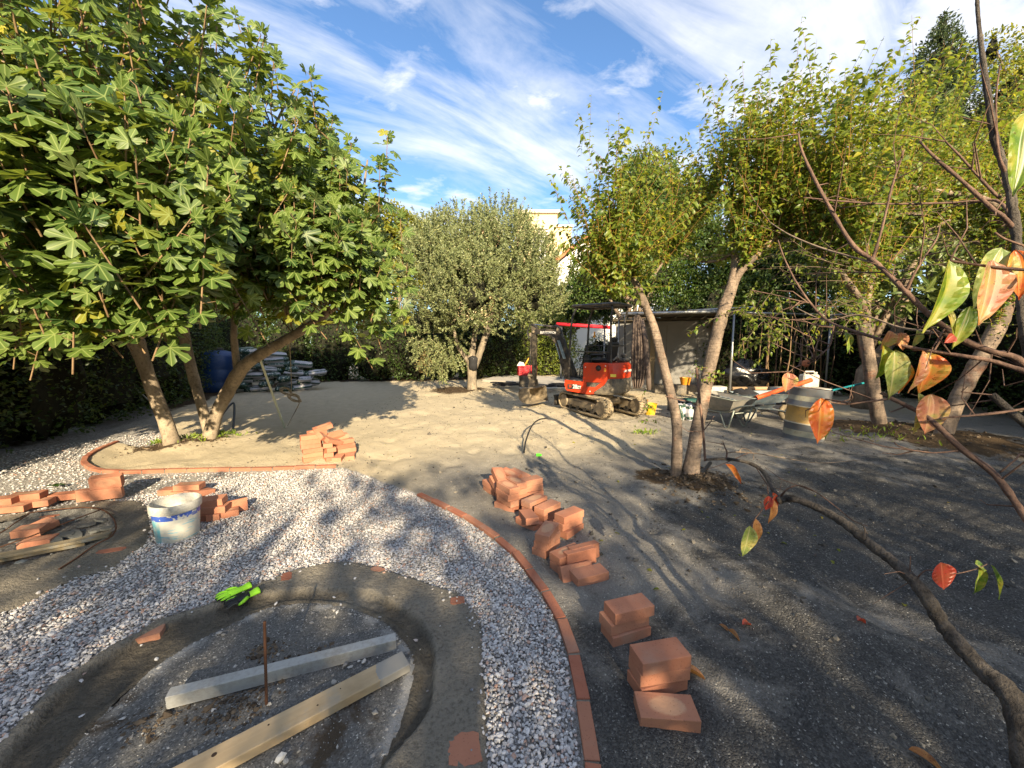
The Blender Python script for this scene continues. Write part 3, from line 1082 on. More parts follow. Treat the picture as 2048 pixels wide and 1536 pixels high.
def gravel_pts(s, r0, r1, layers):
    out = []
    for L in range(layers):
        X, Y = jgrid(-8, 1.2, 0.35, 8, s)
        rr = np.hypot(X, Y)
        k = (rr >= r0) & (rr < r1) & (np.abs(X) < 1.55 * Y + 0.5)
        X, Y = X[k], Y[k]
        k = inpoly(X, Y, gravel_main)
        for e in ex:
            k &= ~inpoly(X, Y, e)
        X, Y = X[k], Y[k]
        de = np.minimum(dist_line(X, Y, edge_right), dist_line(X, Y, edge_left))
        k = de > 0.045
        X, Y = X[k], Y[k]
        z = BED - 0.008 + 0.011 * L + 0.022 * (fbm(X, Y, 3.2, 3, 71)) + rng.uniform(-0.004, 0.006, len(X))
        out.append(np.stack([X, Y, z], 1))
    return np.concatenate(out)


p1 = gravel_pts(0.0160, 0, 3.3, 2)
stones('gravel', p1, np.clip(rng.lognormal(-4.72, 0.30, len(p1)), 0.005, 0.018), M['gravel'], True)
p2 = gravel_pts(0.021, 3.3, 5.6, 2)
stones('gravel', p2, rng.uniform(0.008, 0.0155, len(p2)), M['gravel'], False)
p3 = gravel_pts(0.042, 5.6, 9.5, 1)
stones('gravel', p3, rng.uniform(0.011, 0.019, len(p3)), M['gravel'], False)


def scat(poly, n, exclude=(), bias=None):
    p = np.array(poly)
    x0, y0 = p[:, 0].min(), max(0.5, p[:, 1].min())
    x1, y1 = p[:, 0].max(), p[:, 1].max()
    X = rng.uniform(x0, x1, n)
    Y = rng.uniform(y0, y1, n)
    k = inpoly(X, Y, poly)
    for e in exclude:
        k &= ~inpoly(X, Y, e)
    if bias is not None:
        k &= rng.random(n) < bias(X, Y)
    return X[k], Y[k]


# strays on the mortar, thick near the gravel edge
X, Y = scat(ring_poly, 5200, [inner_poly], lambda x, y: np.clip(0.015 + np.exp(-dist_line(x, y, ring_outer) / 0.03), 0, 1))
z, _ = ring_h(X, Y)
stones('gravel', np.stack([X, Y, z + 0.004], 1), rng.uniform(0.005, 0.014, len(X)), M['gravel'])
X, Y = scat(left_mortar, 2600, [pit_poly], lambda x, y: np.clip(0.02 + np.exp(-dist_line(x, y, left_mortar, True) / 0.035), 0, 1))
stones('gravel', np.stack([X, Y, lm_h(X, Y)[0] + 0.004], 1), rng.uniform(0.005, 0.014, len(X)), M['gravel'])
# grit and crumbs in the planting bed
X, Y = scat(inner_poly, 9000, (), lambda x, y: np.clip(0.25 + 1.2 * np.exp(-((dist_line(x, y, ring_inner) - 0.025) / 0.03) ** 2), 0, 1))
stones('grit', np.stack([X, Y, bed_h(X, Y)[0] + 0.001], 1), np.where(rng.random(len(X)) < 0.06, rng.uniform(0.006, 0.016, len(X)), rng.uniform(0.0018, 0.005, len(X))), M['crumb'], False)
for (cx_, cy_, n_, r_) in [(533, 1290, 240, .07), (470, 1405, 420, .12), (560, 1330, 160, .09), (640, 1300, 120, .08), (300, 1440, 160, .10)]:
    q = G(cx_, cy_)
    X = q[0] + rng.normal(size=n_) * r_ * .6
    Y = q[1] + rng.normal(size=n_) * r_ * .5
    stones('soil_lumps', np.stack([X, Y, bed_h(X, Y)[0] + .002], 1), rng.exponential(0.004, n_) + 0.002, M['clod'], False)
q = G(440, 1262)
for (cx_, cy_, s_) in [(438, 1262, .02), (690, 1325, .022), (728, 1318, .018), (668, 1360, .02), (560, 1510, .022), (790, 1275, .014), (815, 1302, .016), (1000, 1420, .014)]:
    q = G(cx_, cy_)
    stones('rubble', np.array([[q[0] + .03 * k, q[1] + .012 * k * (-1) ** k, -.012] for k in range(3)]), np.array([s_, s_ * .6, s_ * .4]), M['crumb'])
# pebbles over the sand to the right
Xp = rng.uniform(0.4, 3.4, 5200)
Yp = 0.7 + 3.4 * rng.random(5200) ** 1.5
k = (dist_line(Xp, Yp, edge_right) > 0.05) & ~inpoly(Xp, Yp, gravel_main)
Xp, Yp = Xp[k], Yp[k]
stones('grit', np.stack([Xp, Yp, ground_h(Xp, Yp) + 0.001], 1), np.where(rng.random(len(Xp)) < 0.04, rng.uniform(0.005, 0.010, len(Xp)), rng.uniform(0.0015, 0.004, len(Xp))), M['crumb'], False)
Xp = rng.uniform(0.3, 6.5, 5200)
Yp = 0.7 + 6.0 * rng.random(5200) ** 1.3
k = (dist_line(Xp, Yp, edge_right) > 0.08) & ~inpoly(Xp, Yp, gravel_main) & (fbm(Xp, Yp, 1.1, 3, 60) > 0.50)
Xp, Yp = Xp[k], Yp[k]
stones('soil_lumps', np.stack([Xp, Yp, ground_h(Xp, Yp) + 0.002], 1), rng.exponential(0.0045, len(Xp)) + 0.003, M['clod_grey'], False)
# sand clods everywhere on the sand
Xp, Yp = jgrid(-3.5, 7.5, 2.4, 13, 0.105)
k = (rng.random(len(Xp)) < 0.75) & ~inpoly(Xp, Yp, gravel_main) & ~inpoly(Xp, Yp, left_mortar)
Xp, Yp = Xp[k], Yp[k]
stones('sand_clods', np.stack([Xp, Yp, ground_h(Xp, Yp) + 0.002], 1), rng.exponential(0.006, len(Xp)) + 0.003, M['clod_grey'], False)
# soil lumps round the tree feet
for (bx, by, br, nn) in [(pearB[0] + 0.12, pearB[1] - 0.15, 0.38, 900), (figA[0] - 0.12, figA[1] - 0.12, 0.34, 260), (figC[0] + 0.05, figC[1] - 0.1, 0.3, 160), (oliveB[0] - 0.5, oliveB[1] + 0.2, 1.1, 350),
                         (t1B[0], t1B[1], 0.9, 300), (t2B[0], t2B[1], 1.0, 300)]:
    X = bx + rng.normal(size=nn) * br * 0.6
    Y = by + rng.normal(size=nn) * br * 0.6
    k = ~inpoly(X, Y, gravel_main)
    X, Y = X[k], Y[k]
    stones('soil_lumps', np.stack([X, Y, ground_h(X, Y) + 0.004], 1), rng.exponential(0.010, len(X)) + 0.004, M['clod'], False)

# ------------------------------------------------------------------ bricks
BL, BW, BH = 0.245, 0.118, 0.060


def brick_mesh(seed, L=BL, Wd=BW, Hh=BH, n=(9, 5, 3), rough=0.0006):
    r = np.random.default_rng(seed)
    import bmesh
    bm = bmesh.new()
    bmesh.ops.create_cube(bm, size=1)
    bmesh.ops.scale(bm, vec=(L, Wd, Hh), verts=bm.verts)
    bmesh.ops.bevel(bm, geom=list(bm.edges), offset=0.0024, segments=1, affect='EDGES', profile=0.5)
    for v in bm.verts:
        k = float(vnoise(np.array([v.co.x * 22 + seed * 3.1]), np.array([v.co.y * 22 + v.co.z * 31]), seed)[0]) - 0.5
        v.co += Vector((r.normal() * rough * 0.6, r.normal() * rough * 0.6, k * rough * 1.5))
    me = D.meshes.new('brick')
    bm.to_mesh(me)
    bm.free()
    me.polygons.foreach_set('use_smooth', np.zeros(len(me.polygons), bool))
    return me


brick_meshes = []
for s_ in range(5):
    bme = brick_mesh(s_ + 11)
    bme.materials.append(M['brick'])
    brick_meshes.append(bme)
bcount = 0


def brick(x, y, z, yaw, label, group, tilt=(0, 0), pose='flat', scale=1.0):
    """pose flat: lies on its wide face; edge: stands on its long narrow face. z = bottom level"""
    global bcount
    o = D.objects.new('brick', brick_meshes[bcount % 5])
    bcount += 1
    COL.objects.link(o)
    hz = {'flat': BH, 'edge': BW}[pose] / 2
    x += random.uniform(-.004, .004)
    y += random.uniform(-.004, .004)
    yaw += random.uniform(-1.8, 1.8)
    m = Matrix.Translation((x, y, z + hz)) @ Matrix.Rotation(R(yaw), 4, 'Z') @ Matrix.Rotation(R(tilt[1]), 4, 'Y') @ Matrix.Rotation(R(tilt[0]), 4, 'X')
    if pose == 'edge':
        m = m @ Matrix.Rotation(R(90), 4, 'X')
    if bcount % 2:
        m = m @ Matrix.Rotation(PI, 4, 'Z')
    o.matrix_world = m
    if scale != 1.0:
        o.scale = (scale, 1, 1)
    tagit(o, label, 'brick', group)
    return o


# top-face centres were measured at eye height 1.5; the same rays at 1.6
K = EYE / 1.5


def bp(x, y, h):
    """recover the ray through a point measured with the 1.5 m eye, meet level h"""
    t = (EYE - h) / (1.5 - h / K)
    return x * t, y * t


def stack(name, x, y, n, yaw, h, jit, words, group='loose bricks standing along the curved edging'):
    pos = ['lowest', 'middle', 'topmost'] if n == 3 else (['lower', 'upper'] if n == 2 else (['only'] if n == 1 else ['lowest', 'second lowest', 'second highest', 'topmost']))
    g = gh(x, y) - 0.004
    for k in range(n):
        jx, jy, ja = jit[k] if k < len(jit) else (0, 0, 0)
        brick(x + jx, y + jy, g + k * (BH + 0.0015), yaw + ja, (pos[k] + ' terracotta brick of ' + words) if n > 1 else words, group)
    return g


g = 'loose bricks beside the curved edging'
bx, by = bp(0.620, 1.403, BH)
brick(bx, by, gh(bx, by) - 0.008, -5, 'single terracotta brick lying flat, nearest loose brick in the foreground', g, tilt=(3, 0))
bx, by = bp(0.644, 1.546, 3 * BH)
stack('B', bx, by, 3, 13, 0, [(-0.004, 0.0, 3), (0.002, 0.0, -2), (0, 0, 0)], 'the nearest three brick stack', g)
bx, by = bp(0.603, 1.856, 3 * BH)
stack('C', bx, by, 3, 16, 0, [(-0.015, -0.012, 5), (-0.022, 0.0, 2), (0, 0, 0)], 'the second nearest three brick stack', g)
bx, by = bp(0.502, 2.343, BH)
brick(bx, by, gh(bx, by) - 0.004, 21, 'flat terracotta brick with a leaning brick resting behind its left end', g)
bx, by = bp(0.425, 2.40, 0.08)
brick(bx, by, gh(bx, by) - 0.02, 20, 'terracotta brick tipped on its edge against the bricks on edge', g, tilt=(58, 0))
bx, by = bp(0.381, 2.52, 2 * BH)
stack('E', bx, by, 2, 33, 0, [(0.0, -0.003, 2), (0, 0, 0)], 'the two brick stack left of the bricks on edge', g)
bx, by = bp(0.468, 2.50, BW)
brick(bx, by, gh(bx, by) - 0.003, 24, 'terracotta brick on its long edge with a pale face, front one of the pair', g, pose='edge', tilt=(-4, 0))
brick(bx + 0.035, by + 0.062, gh(bx, by) - 0.003, 25, 'terracotta brick on its long edge, rear one of the pair', g, pose='edge', tilt=(-4, 0))
bx, by = bp(0.256, 2.672, 3 * BH)
stack('F', bx, by, 3, 65, 0, [(-0.005, 0.012, -8), (0.0, 0.006, -3), (0, 0, 0)], 'the slanting three brick stack nearest the edging', g)
bx, by = bp(0.466, 2.983, 3 * BH)
stack('G', bx, by, 3, 40, 0, [(0.0, -0.012, 4), (-0.012, 0.0, -3), (0, 0, 0)], 'the right hand three brick stack near the black hose', g)
bx, by = bp(0.135, 3.06, 2 * BH)
brick(bx + 0.01, by + 0.01, gh(bx, by) - 0.004, -50, 'terracotta brick lying under the brick with a large pale oval', g)
brick(bx, by, gh(bx, by) + BH - 0.002, -77 + 180, 'terracotta brick with a large pale oval on top, leaning across another', g, tilt=(0, 6))
bx, by = bp(0.306, 3.20, 3 * BH)
stack('I2', bx, by, 3, 45, 0, [(0.01, -0.02, 6), (0.0, -0.004, 2), (0, 0, 0)], 'the stack at the right end of the long heap', g)
bx, by = bp(0.205, 3.31, 3 * BH)
stack('I1', bx, by, 2, 46, 0, [(0.0, 0.0, 3), (0, 0, 0)], 'the pale streaked stack in the right half of the heap', g)
brick(bx - 0.002, by, gh(bx, by) + 2 * (BH + .0015), 46, 'terracotta brick with a long pale streak on top of the right half of the heap', g)
bx, by = bp(-0.037, 3.418, 4 * BH)
stack('J', bx, by, 4, -58, 0, [(0.0, 0.0, 22), (0.008, -0.004, 4), (-0.012, 0.0, -1), (0, 0, 0)], 'the four brick stack at the front of the heap', g)
bx, by = bp(0.035, 3.568, 4 * BH)
stack('K', bx, by, 4, -59, 0, [(0.008, 0.0, 3), (0.0, 0.006, -2), (0.004, 0.0, 2), (0, 0, 0)], 'the four brick stack behind the front stack of the heap', g)
bx, by = bp(0.172, 3.62, 4 * BH)
stack('M', bx, by, 4, 28, 0, [(0.02, -0.02, 2), (0.012, -0.012, 2), (0.004, 0.0, -2), (0, 0, 0)], 'the long sided stack on the right of the heap', g)
bx, by = bp(-0.20, 3.80, 2 * BH)
stack('P', bx, by, 2, -56, 0, [(0.004, 0.0, -3), (0, 0, 0)], 'the low pair at the left end of the heap', g)
bx, by = bp(-0.115, 3.66, 4 * BH)
gz = gh(bx, by)
brick(bx - 0.01, by + 0.06, gz, -60, 'terracotta brick at the bottom under the two tilted bricks', g)
brick(bx - 0.02, by + 0.05, gz + BH, -64, 'terracotta brick lying second from the ground under the two tilted bricks', g)
brick(bx - 0.02, by + 0.0, gz + 2 * BH + 0.005, -66, 'lower tilted terracotta brick on the left shoulder of the heap', g, tilt=(0, 16))
brick(bx - 0.005, by + 0.02, gz + 3 * BH + 0.02, -70, 'upper tilted terracotta brick with a pale patch on the left shoulder of the heap', g, tilt=(-6, 16))
bx, by = bp(-0.02, 3.82, 4 * BH)
for k in range(3):
    brick(bx, by + 0.01 * k, gh(bx, by) + k * (BH + .001), -48 + 4 * k, ['lowest', 'middle', 'upper'][k] + ' terracotta brick inside the back left of the heap', g)
brick(bx, by - 0.02, gh(bx, by) + 3 * BH + 0.004, -42, 'terracotta brick with a pale patch lying on the back left of the heap', g, tilt=(6, 6))
bx, by = bp(0.08, 3.93, 3 * BH)
brick(bx, by, gh(bx, by), -40, 'lowest sunlit brick at the back right of the heap', g)
brick(bx, by, gh(bx, by) + BH, -36, 'middle sunlit brick at the back right of the heap', g)
brick(bx - 0.01, by, gh(bx, by) + 2 * BH, -40, 'sunlit brick on top at the back right of the heap', g, tilt=(0, 8))
brick(bx + 0.10, by - 0.13, gh(bx, by) + BH * 1.5, 20, 'sunlit brick sticking out behind the long sided stack', g, tilt=(10, 0))

# the sunlit pile on the sand
g2 = 'bricks of the sunlit pile on the sand'
px0 = G(602, 926)
px1 = G(712, 915)
ax = (px1 - px0)[:2]
Lp = np.linalg.norm(ax)
ax = ax / Lp
ay = np.array([-ax[1], ax[0]])
yaw0 = math.degrees(math.atan2(ax[1], ax[0]))
ordn = ['bottom', 'second', 'third', 'fourth', 'fifth', 'sixth', 'seventh']


def pile(u, v, lev, ya, label, tilt=(0, 0), pose='flat', dz=0):
    q = px0[:2] + ax * u + ay * v
    brick(q[0], q[1], gh(px0[0], px0[1]) + lev * (BH + 0.001) + dz, yaw0 + ya, label, g2, tilt=tilt, pose=pose)


for k in range(6):
    pile(0.135 + [0, .012, .005, -.01, -.018, -.012][k], 0.03 + 0.006 * (k % 2), k, 12 + [2, -3, 3, 0, -2, 4][k], 'sunlit brick, ' + ordn[k] + ' row from the ground at the left end of the pile')
for k in range(5):
    pile(0.13 + [0, .012, .005, -.01, 0.01][k], 0.165, k, 12 + [-2, 3, 1, 0, -2][k], 'sunlit brick, ' + ordn[k] + ' row, behind the left end of the pile')
for k in range(4):
    pile(0.335 + [0.01, 0, .015, 0.0][k], -0.005 + 0.015 * k, k, 100 + [6, -4, 9, -8][k], 'sunlit brick end-on, ' + ordn[k] + ' row in the middle of the pile')
for k in range(3):
    pile(0.335 + [0.0, 0.01, 0][k], 0.18, k, 95 + [6, -4, 9][k], 'sunlit brick, ' + ordn[k] + ' row, deep in the middle of the pile')
for k in range(4):
    pile(0.545 + [0.0, .02, .004, -0.012][k], 0.10 + 0.01 * k, k, 14 + [2, -2, 3, 0][k], 'sunlit brick, ' + ordn[k] + ' row at the right end of the pile')
for k in range(2):
    pile(0.47 + 0.14 * k, -0.05 + 0.02 * k, 0, 80 + 9 * k, ['sunlit brick end-on at the front right foot of the pile', 'sunlit brick end-on at the far right foot of the pile'][k])
pile(0.40, 0.03, 4, 40, 'sunlit brick leaning across the middle of the pile, lower of two', tilt=(18, 20), dz=-0.02)
pile(0.30, 0.05, 5, 60, 'sunlit brick tipped steeply near the top of the pile', tilt=(40, 25), dz=-0.03)
pile(0.42, 0.13, 5, 22, 'pale faced sunlit brick lying tilted near the top of the pile', tilt=(28, -6), dz=-0.035)
pile(0.47, 0.16, 4, 18, 'sunlit brick under the tilted pale faced brick', tilt=(4, -4))
pile(0.27, 0.14, 6, 14, 'topmost brick of the sunlit pile, tilted up to the right', tilt=(6, -14), dz=0.03)
pile(0.20, 0.10, 6, 10, 'sunlit brick under the left end of the topmost brick', tilt=(14, -6), dz=-0.03)

# left hand bricks by the second bed
g3 = 'bricks around the left bed'


def gb(x, y, h, yaw, label, lev=0, pose='flat', tilt=(0, 0), scale=1.0, g=g3, z0=0.012):
    q = G(x, y, h)
    return brick(q[0], q[1], z0 + lev * (BH + 0.001), yaw, label, g, pose=pose, tilt=tilt, scale=scale)


gb(25, 1018, 0.03, 15, 'lower left brick of the row cut by the left side of the view')
gb(-20, 1020, 0.03, 12, 'lowest brick at the far left, partly out of view')
gb(72, 1008, 0.03, 22, 'lower brick at the right end of the far left row')
gb(0, 1000, 0.11, 16, 'upper brick of the far left row, at the side of the view', 1)
gb(55, 990, 0.11, 20, 'upper brick of the far left row with sun on its top', 1)
gb(128, 994, 0.03, 20, 'flat brick lying alone between the two left stacks')
gb(188, 990, 0.06, 24, 'rear lower brick on edge under the left pair', pose='edge')
gb(214, 988, 0.06, 26, 'front lower brick on edge with a pale face under the left pair', pose='edge', tilt=(10, 0))
q = G(206, 968, 0.18)
brick(q[0], q[1] + 0.03, 0.012 + BW, 24, 'upper brick on edge of the left pair, sun on its top', g3, pose='edge', tilt=(8, 0), scale=1.0)
brick(q[0] - 0.045, q[1] + 0.085, 0.012 + BW, 24, 'rear upper brick on edge of the left pair', g3, pose='edge', tilt=(8, 0))
gb(347, 981, 0.03, 5, 'brick behind the bucket at the left of its group', z0=-0.005)
gb(372, 984, 0.03, 12, 'lower brick behind the bucket rim', z0=-0.005)
gb(378, 972, 0.09, 10, 'upper brick resting behind the bucket', 1, z0=-0.005)
gb(398, 981, 0.05, 70, 'brick end-on at the right of the group behind the bucket', z0=-0.005, tilt=(0, 12))
gb(418, 1030, 0.03, 8, 'lowest brick right beside the bucket', z0=-0.005)
gb(447, 1026, 0.03, 35, 'low brick turned away beside the bucket stack', z0=-0.005)
gb(425, 1016, 0.09, 12, 'second brick of the stack right of the bucket', 1, z0=-0.005)
gb(420, 1002, 0.15, 14, 'topmost brick of the stack right of the bucket', 2, z0=-0.005, tilt=(4, -3))
gb(470, 1010, 0.06, 40, 'brick standing on edge at the right of the bucket stack', z0=-0.01, pose='edge', tilt=(-14, 0), scale=0.8)
gb(62, 1068, 0.0, 20, 'broken brick lying on another in the left bed', z0=0.0, tilt=(4, 0), scale=0.75)
gb(88, 1045, 0.02, -15, 'reddish broken brick in the left bed', z0=-0.035, tilt=(10, 5), scale=0.6)
gb(78, 1080, 0.0, 22, 'lower broken brick in the left bed', z0=-0.045, scale=0.8)

# edging: bricks on edge end to end, mortar in the joints


def edging(name, line, label, per=0.259, inset=0.0, ztop=0.012):
    root = empty(name, (line[0][0], line[0][1], 0), label, 'edging')
    line = [np.array(q) for q in line]
    seg = [0]
    for i in range(1, len(line)):
        seg.append(seg[-1] + np.linalg.norm(line[i] - line[i - 1]))
    tot = seg[-1]

    def at(t):
        t = min(max(t, 0), tot - 1e-6)
        k = np.searchsorted(seg, t, side='right') - 1
        f = (t - seg[k]) / (seg[k + 1] - seg[k] + 1e-9)
        return line[k] * (1 - f) + line[k + 1] * f
    t = 0.0
    k = 0
    while t + BL < tot:
        p, q = at(t), at(t + BL)
        c = (p + q) / 2
        yaw = math.atan2(q[1] - p[1], q[0] - p[0])
        o = D.objects.new('brick', edge_meshes[k % 3])
        COL.objects.link(o)
        o.parent = root
        zz = ztop + random.uniform(-.005, .005)
        o.matrix_local = Matrix.Translation((c[0] - line[0][0], c[1] - line[0][1], zz - BW / 2)) @ Matrix.Rotation(yaw + R(random.uniform(-1.6, 1.6)), 4, 'Z') @ Matrix.Rotation(PI / 2, 4, 'X')
        mb = MB()
        e = at(t + BL + 0.007)
        mb.box((e[0] - line[0][0], e[1] - line[0][1], zz - 0.050), (0.016, 0.061, 0.088), rot=(0, 0, yaw), bev=0.003)
        mb.build('mortar_joint', M['mortar'], root)
        t += per + random.uniform(-0.003, 0.004)
        k += 1
    return root


edge_meshes = []
for s_ in range(3):
    bme = brick_mesh(s_ + 31)
    bme.materials.append(M['brick2'])
    edge_meshes.append(bme)
edging('brick_edging', edge_right, 'curved row of terracotta bricks on edge bordering the right side of the gravel path')
edging('brick_edging', edge_left, 'curved row of terracotta bricks on edge around the fig tree bed', ztop=0.03)
# a raised start of the left edging by the trunk
# bricks buried flush in the mortar
def flush(x, y, w, h, yaw, label, z=0.0025, hf=ring_h):
    q = G(x, y, 0)
    mb = MB()
    n = 9
    r = np.random.default_rng(int(x))
    pts = []
    for i_ in range(n * 2):
        a = 2 * PI * i_ / (n * 2)
        c_, s_ = math.cos(a), math.sin(a)
        k_ = 1 / max(abs(c_), abs(s_)) ** 0.8
        pts.append((c_ * w / 2 * k_ * r.uniform(.85, 1.05), s_ * h / 2 * k_ * r.uniform(.85, 1.05)))
    mb.prism([(a_, b_) for a_, b_ in pts], -0.05, 0.0, axis='z')
    o = mb.build('buried_brick', M['brick2'])
    zz = float(hf(np.array([q[0]]), np.array([q[1]]))[0][0])
    o.location = (q[0], q[1], zz + z)
    o.rotation_euler = (R(random.uniform(-2, 2)), R(random.uniform(-2, 2)), R(yaw))
    tagit(o, label, 'brick', 'bricks set flush in the mortar')


flush(298, 1262, 0.13, 0.10, 25, 'brick end set flush in the mortar ring left of the gloves')
flush(573, 1155, 0.07, 0.10, 30, 'small brick patch showing in the mortar ring right of the gloves')
flush(755, 1140, 0.10, 0.05, -15, 'brick sliver showing at the back of the mortar ring')
flush(915, 1203, 0.09, 0.07, 10, 'brick corner showing in the mortar ring beside the gravel bend')
flush(930, 1500, 0.13, 0.13, 10, 'brick showing in the mortar ring at the bottom of the view')
flush(212, 1103, 0.26, 0.07, 17, 'long brick face flush in the mortar below the left bed', hf=lm_h)
flush(100, 1022, 0.14, 0.10, 12, 'brick face flush in the mortar under the left bricks', hf=lm_h)

# ------------------------------------------------------------------ left bed: shards, board, rusty rods
X, Y = scat(pit_poly, 1500, (), lambda x, y: sstep(-3.9, -3.0, x) * 0.8 + 0.15)
sp_ = np.stack([X, Y, pit_h(X, Y)[0] + 0.006], 1)
stones('rubble', sp_, rng.exponential(0.012, len(X)) + 0.007, M['shard'], True, flat=0.35)
for i_, (x, y, s_) in enumerate([(150, 1067, .10), (172, 1050, .08), (190, 1062, .075), (128, 1072, .09), (200, 1040, .07), (210, 1058, .06), (112, 1082, .06), (180, 1075, .06)]):
    q = G(x, y, -0.02)
    n_ = 7
    rr_ = np.random.default_rng(i_)
    poly = [(math.cos(2 * PI * k / n_) * s_ * rr_.uniform(.6, 1), math.sin(2 * PI * k / n_) * s_ * .62 * rr_.uniform(.6, 1)) for k in range(n_)]
    mb = MB().prism(poly, 0, 0.018, axis='z')
    o = mb.build('mortar_slab', M['shard'])
    o.location = (q[0], q[1], -0.035 + 0.006 * i_ % 0.02)
    o.rotation_euler = (R(rr_.uniform(-14, 14)), R(rr_.uniform(-14, 14)), rr_.uniform(0, 3))
    tagit(o, ['largest flat grey mortar slab in the middle of the left bed', 'grey mortar slab near the far end of the left bed', 'grey mortar slab at the right end of the left bed', 'grey slab just above the old board',
              'small upright looking grey slab under the rusty rod', 'grey slab at the tip of the old board', 'small grey slab beside the broken bricks', 'grey slab between the board and the big slab'][i_], 'slab', 'grey mortar slabs in the left bed')
M['old_board'] = wood_mat('weathered board', (0.17, 0.14, 0.095), (0.33, 0.27, 0.17), cement=(0.22, 0.22, 0.20))
A = G(-30, 1112, 0.03)
B = G(220, 1066, 0.03)
c = (A + B) / 2
L_ = np.linalg.norm(B - A)
mb = MB().box((0, 0, 0), (L_, 0.085, 0.022), bev=0.002)
o = mb.build('old_board', M['old_board'])
o.location = (c[0], c[1], 0.012)
o.rotation_euler = (0, R(-1.0), math.atan2(B[1] - A[1], B[0] - A[0]))
tagit(o, 'cement stained grey board lying across the left bed', 'board')
mb = MB().box((0, 0, 0), (L_ * 0.9, 0.055, 0.03), bev=0.002)
o = mb.build('old_board', M['old_board'])
o.location = (c[0] - 0.10, c[1] - 0.055, -0.018)
o.rotation_euler = (0, 0, math.atan2(B[1] - A[1], B[0] - A[0]) + R(1.5))
tagit(o, 'narrow yellowish board lying under the front of the grey board', 'board')
M['rust'] = worn('rust', (0.12, 0.055, 0.03), 0.8, 0.3, 0.4, 20, bmp=0.5)


def rod(name, pts, r, mat, label, cat, n=7, parent=None, h=0.0, sm=6):
    pl = smooth_line(pts, sm)
    base = np.array(pl[0])
    mb = MB().tube([np.array(q) - base for q in pl], r, n)
    o = mb.build(name, mat, parent, smooth=True, loc=tuple(base), autos=60)
    if label:
        tagit(o, label, cat)
    return o


rod('rusty_rod', [G(-200, 1175, 0.04), G(-20, 1102, 0.05), G(60, 1073, 0.06), G(120, 1050, 0.07), G(175, 1029, 0.06), G(205, 1018, 0.04)], 0.005, M['rust'], 'long straight rusty rod crossing above the broken bricks', 'rod')
rod('rusty_rod', [G(55, 1026, 0.03), G(110, 1019, 0.03), G(170, 1015, 0.03), G(205, 1020, 0.04), G(225, 1035, 0.05), G(232, 1055, 0.05), G(222, 1073, 0.04), G(190, 1090, 0.02), G(150, 1118, 0.01), G(118, 1138, 0.01)], 0.006,
    M['rust'], 'rusty rod bent into a hoop round the right end of the left bed', 'rod')
rod('rusty_rod', [G(-60, 1088, 0.03), G(0, 1066, 0.03), G(30, 1046, 0.03), G(58, 1028, 0.03)], 0.005, M['rust'], 'short rusty rod slanting at the far left of the bed', 'rod')

# ------------------------------------------------------------------ foreground: batten, board, rebar, gloves
M['alu'] = worn('cement smeared grey batten', (0.40, 0.41, 0.41), 0.55, 0.35, 0.15, 8, dirt=(0.25, 0.24, 0.22), dirt_amt=0.4)
A = G(338, 1385, 0.045)
B = G(790, 1270, 0.045)
c = (A + B) / 2
L_ = np.linalg.norm(B - A)
yaw = math.atan2(B[1] - A[1], B[0] - A[0])
root = empty('metal_straightedge', (c[0], c[1], 0.012), 'long grey metal straightedge lying in the oval bed behind the rebar', 'straightedge')
root.rotation_euler = (R(4), R(0.6), yaw)
w_, h_, t_ = 0.052, 0.062, 0.003
mb = MB()
mb.box((0, 0, h_ / 2 - t_ / 2), (L_, w_, t_), bev=0.001)
mb.box((0, 0, -h_ / 2 + t_ / 2), (L_, w_, t_), bev=0.001)
mb.box((0, -w_ / 2 + t_ / 2, 0), (L_ - 0.001, t_, h_ - 2 * t_))
mb.box((0, w_ / 2 - t_ / 2, 0), (L_ - 0.001, t_, h_ - 2 * t_))
mb.build('profile', M['alu'], root)
cap_m = worn('grey end cap', (0.30, 0.31, 0.32), 0.6)
for s_ in (-1, 1):
    MB().box((s_ * (L_ / 2 + 0.002), 0, 0), (0.004, w_ * .97, h_ * .97), bev=0.001).build('end_cap', cap_m, root)
A = G(330, 1556, 0.035)
B = G(812, 1312, 0.035)
A = B + (A - B) * 1.25
c = (A + B) / 2
L_ = np.linalg.norm(B - A)
M['plank'] = wood_mat('pale pine plank', (0.33, 0.235, 0.13), (0.52, 0.40, 0.25), cement=(0.26, 0.26, 0.245), lim=L_ / 2 - 0.085)
mb = MB().box((0, 0, 0), (L_, 0.105, 0.042), bev=0.003)
root = mb.build('wooden_plank', M['plank'])
root.location = (c[0], c[1], 0.0)
root.rotation_euler = (0, R(-0.8), math.atan2(B[1] - A[1], B[0] - A[0]))
tagit(root, 'pale wooden plank with a cement covered end lying in the oval bed', 'plank')
hole_m = worn('dark knot', (0.035, 0.02, 0.012), 0.9)
for (u, v, r_) in [(-0.20, 0.012, 0.009), (0.16, -0.01, 0.004), (0.26, 0.015, 0.003), (-0.02, 0.02, 0.004)]:
    MB().lathe([(0.0, 0.0215), (r_, 0.0215), (r_ * 1.1, 0.0205)], c=(u, v, 0), n=12).build('knot', hole_m, root)
q = G(533, 1408, -0.02)
top = P(529, 1244, 0)
dq = gd(533, 1408, -0.02)
tp = P(529, 1243, dq * 1.0)
tp[1] = q[1] + 0.01
tp = P(529, 1243, q[1] / (CP - (1243 - 768) / FPX * SP))
mb = MB()
nn = 60
pts = [q * (1 - t / nn) + tp * (t / nn) for t in range(nn + 1)]
mb.tube([p_ - q for p_ in pts], [0.0058 + 0.0009 * (t % 2) for t in range(nn + 1)], 8)
o = mb.build('rebar', M['rust'], None, True, tuple(q))
tagit(o, 'rusty ribbed rebar standing upright in the oval bed', 'rebar')

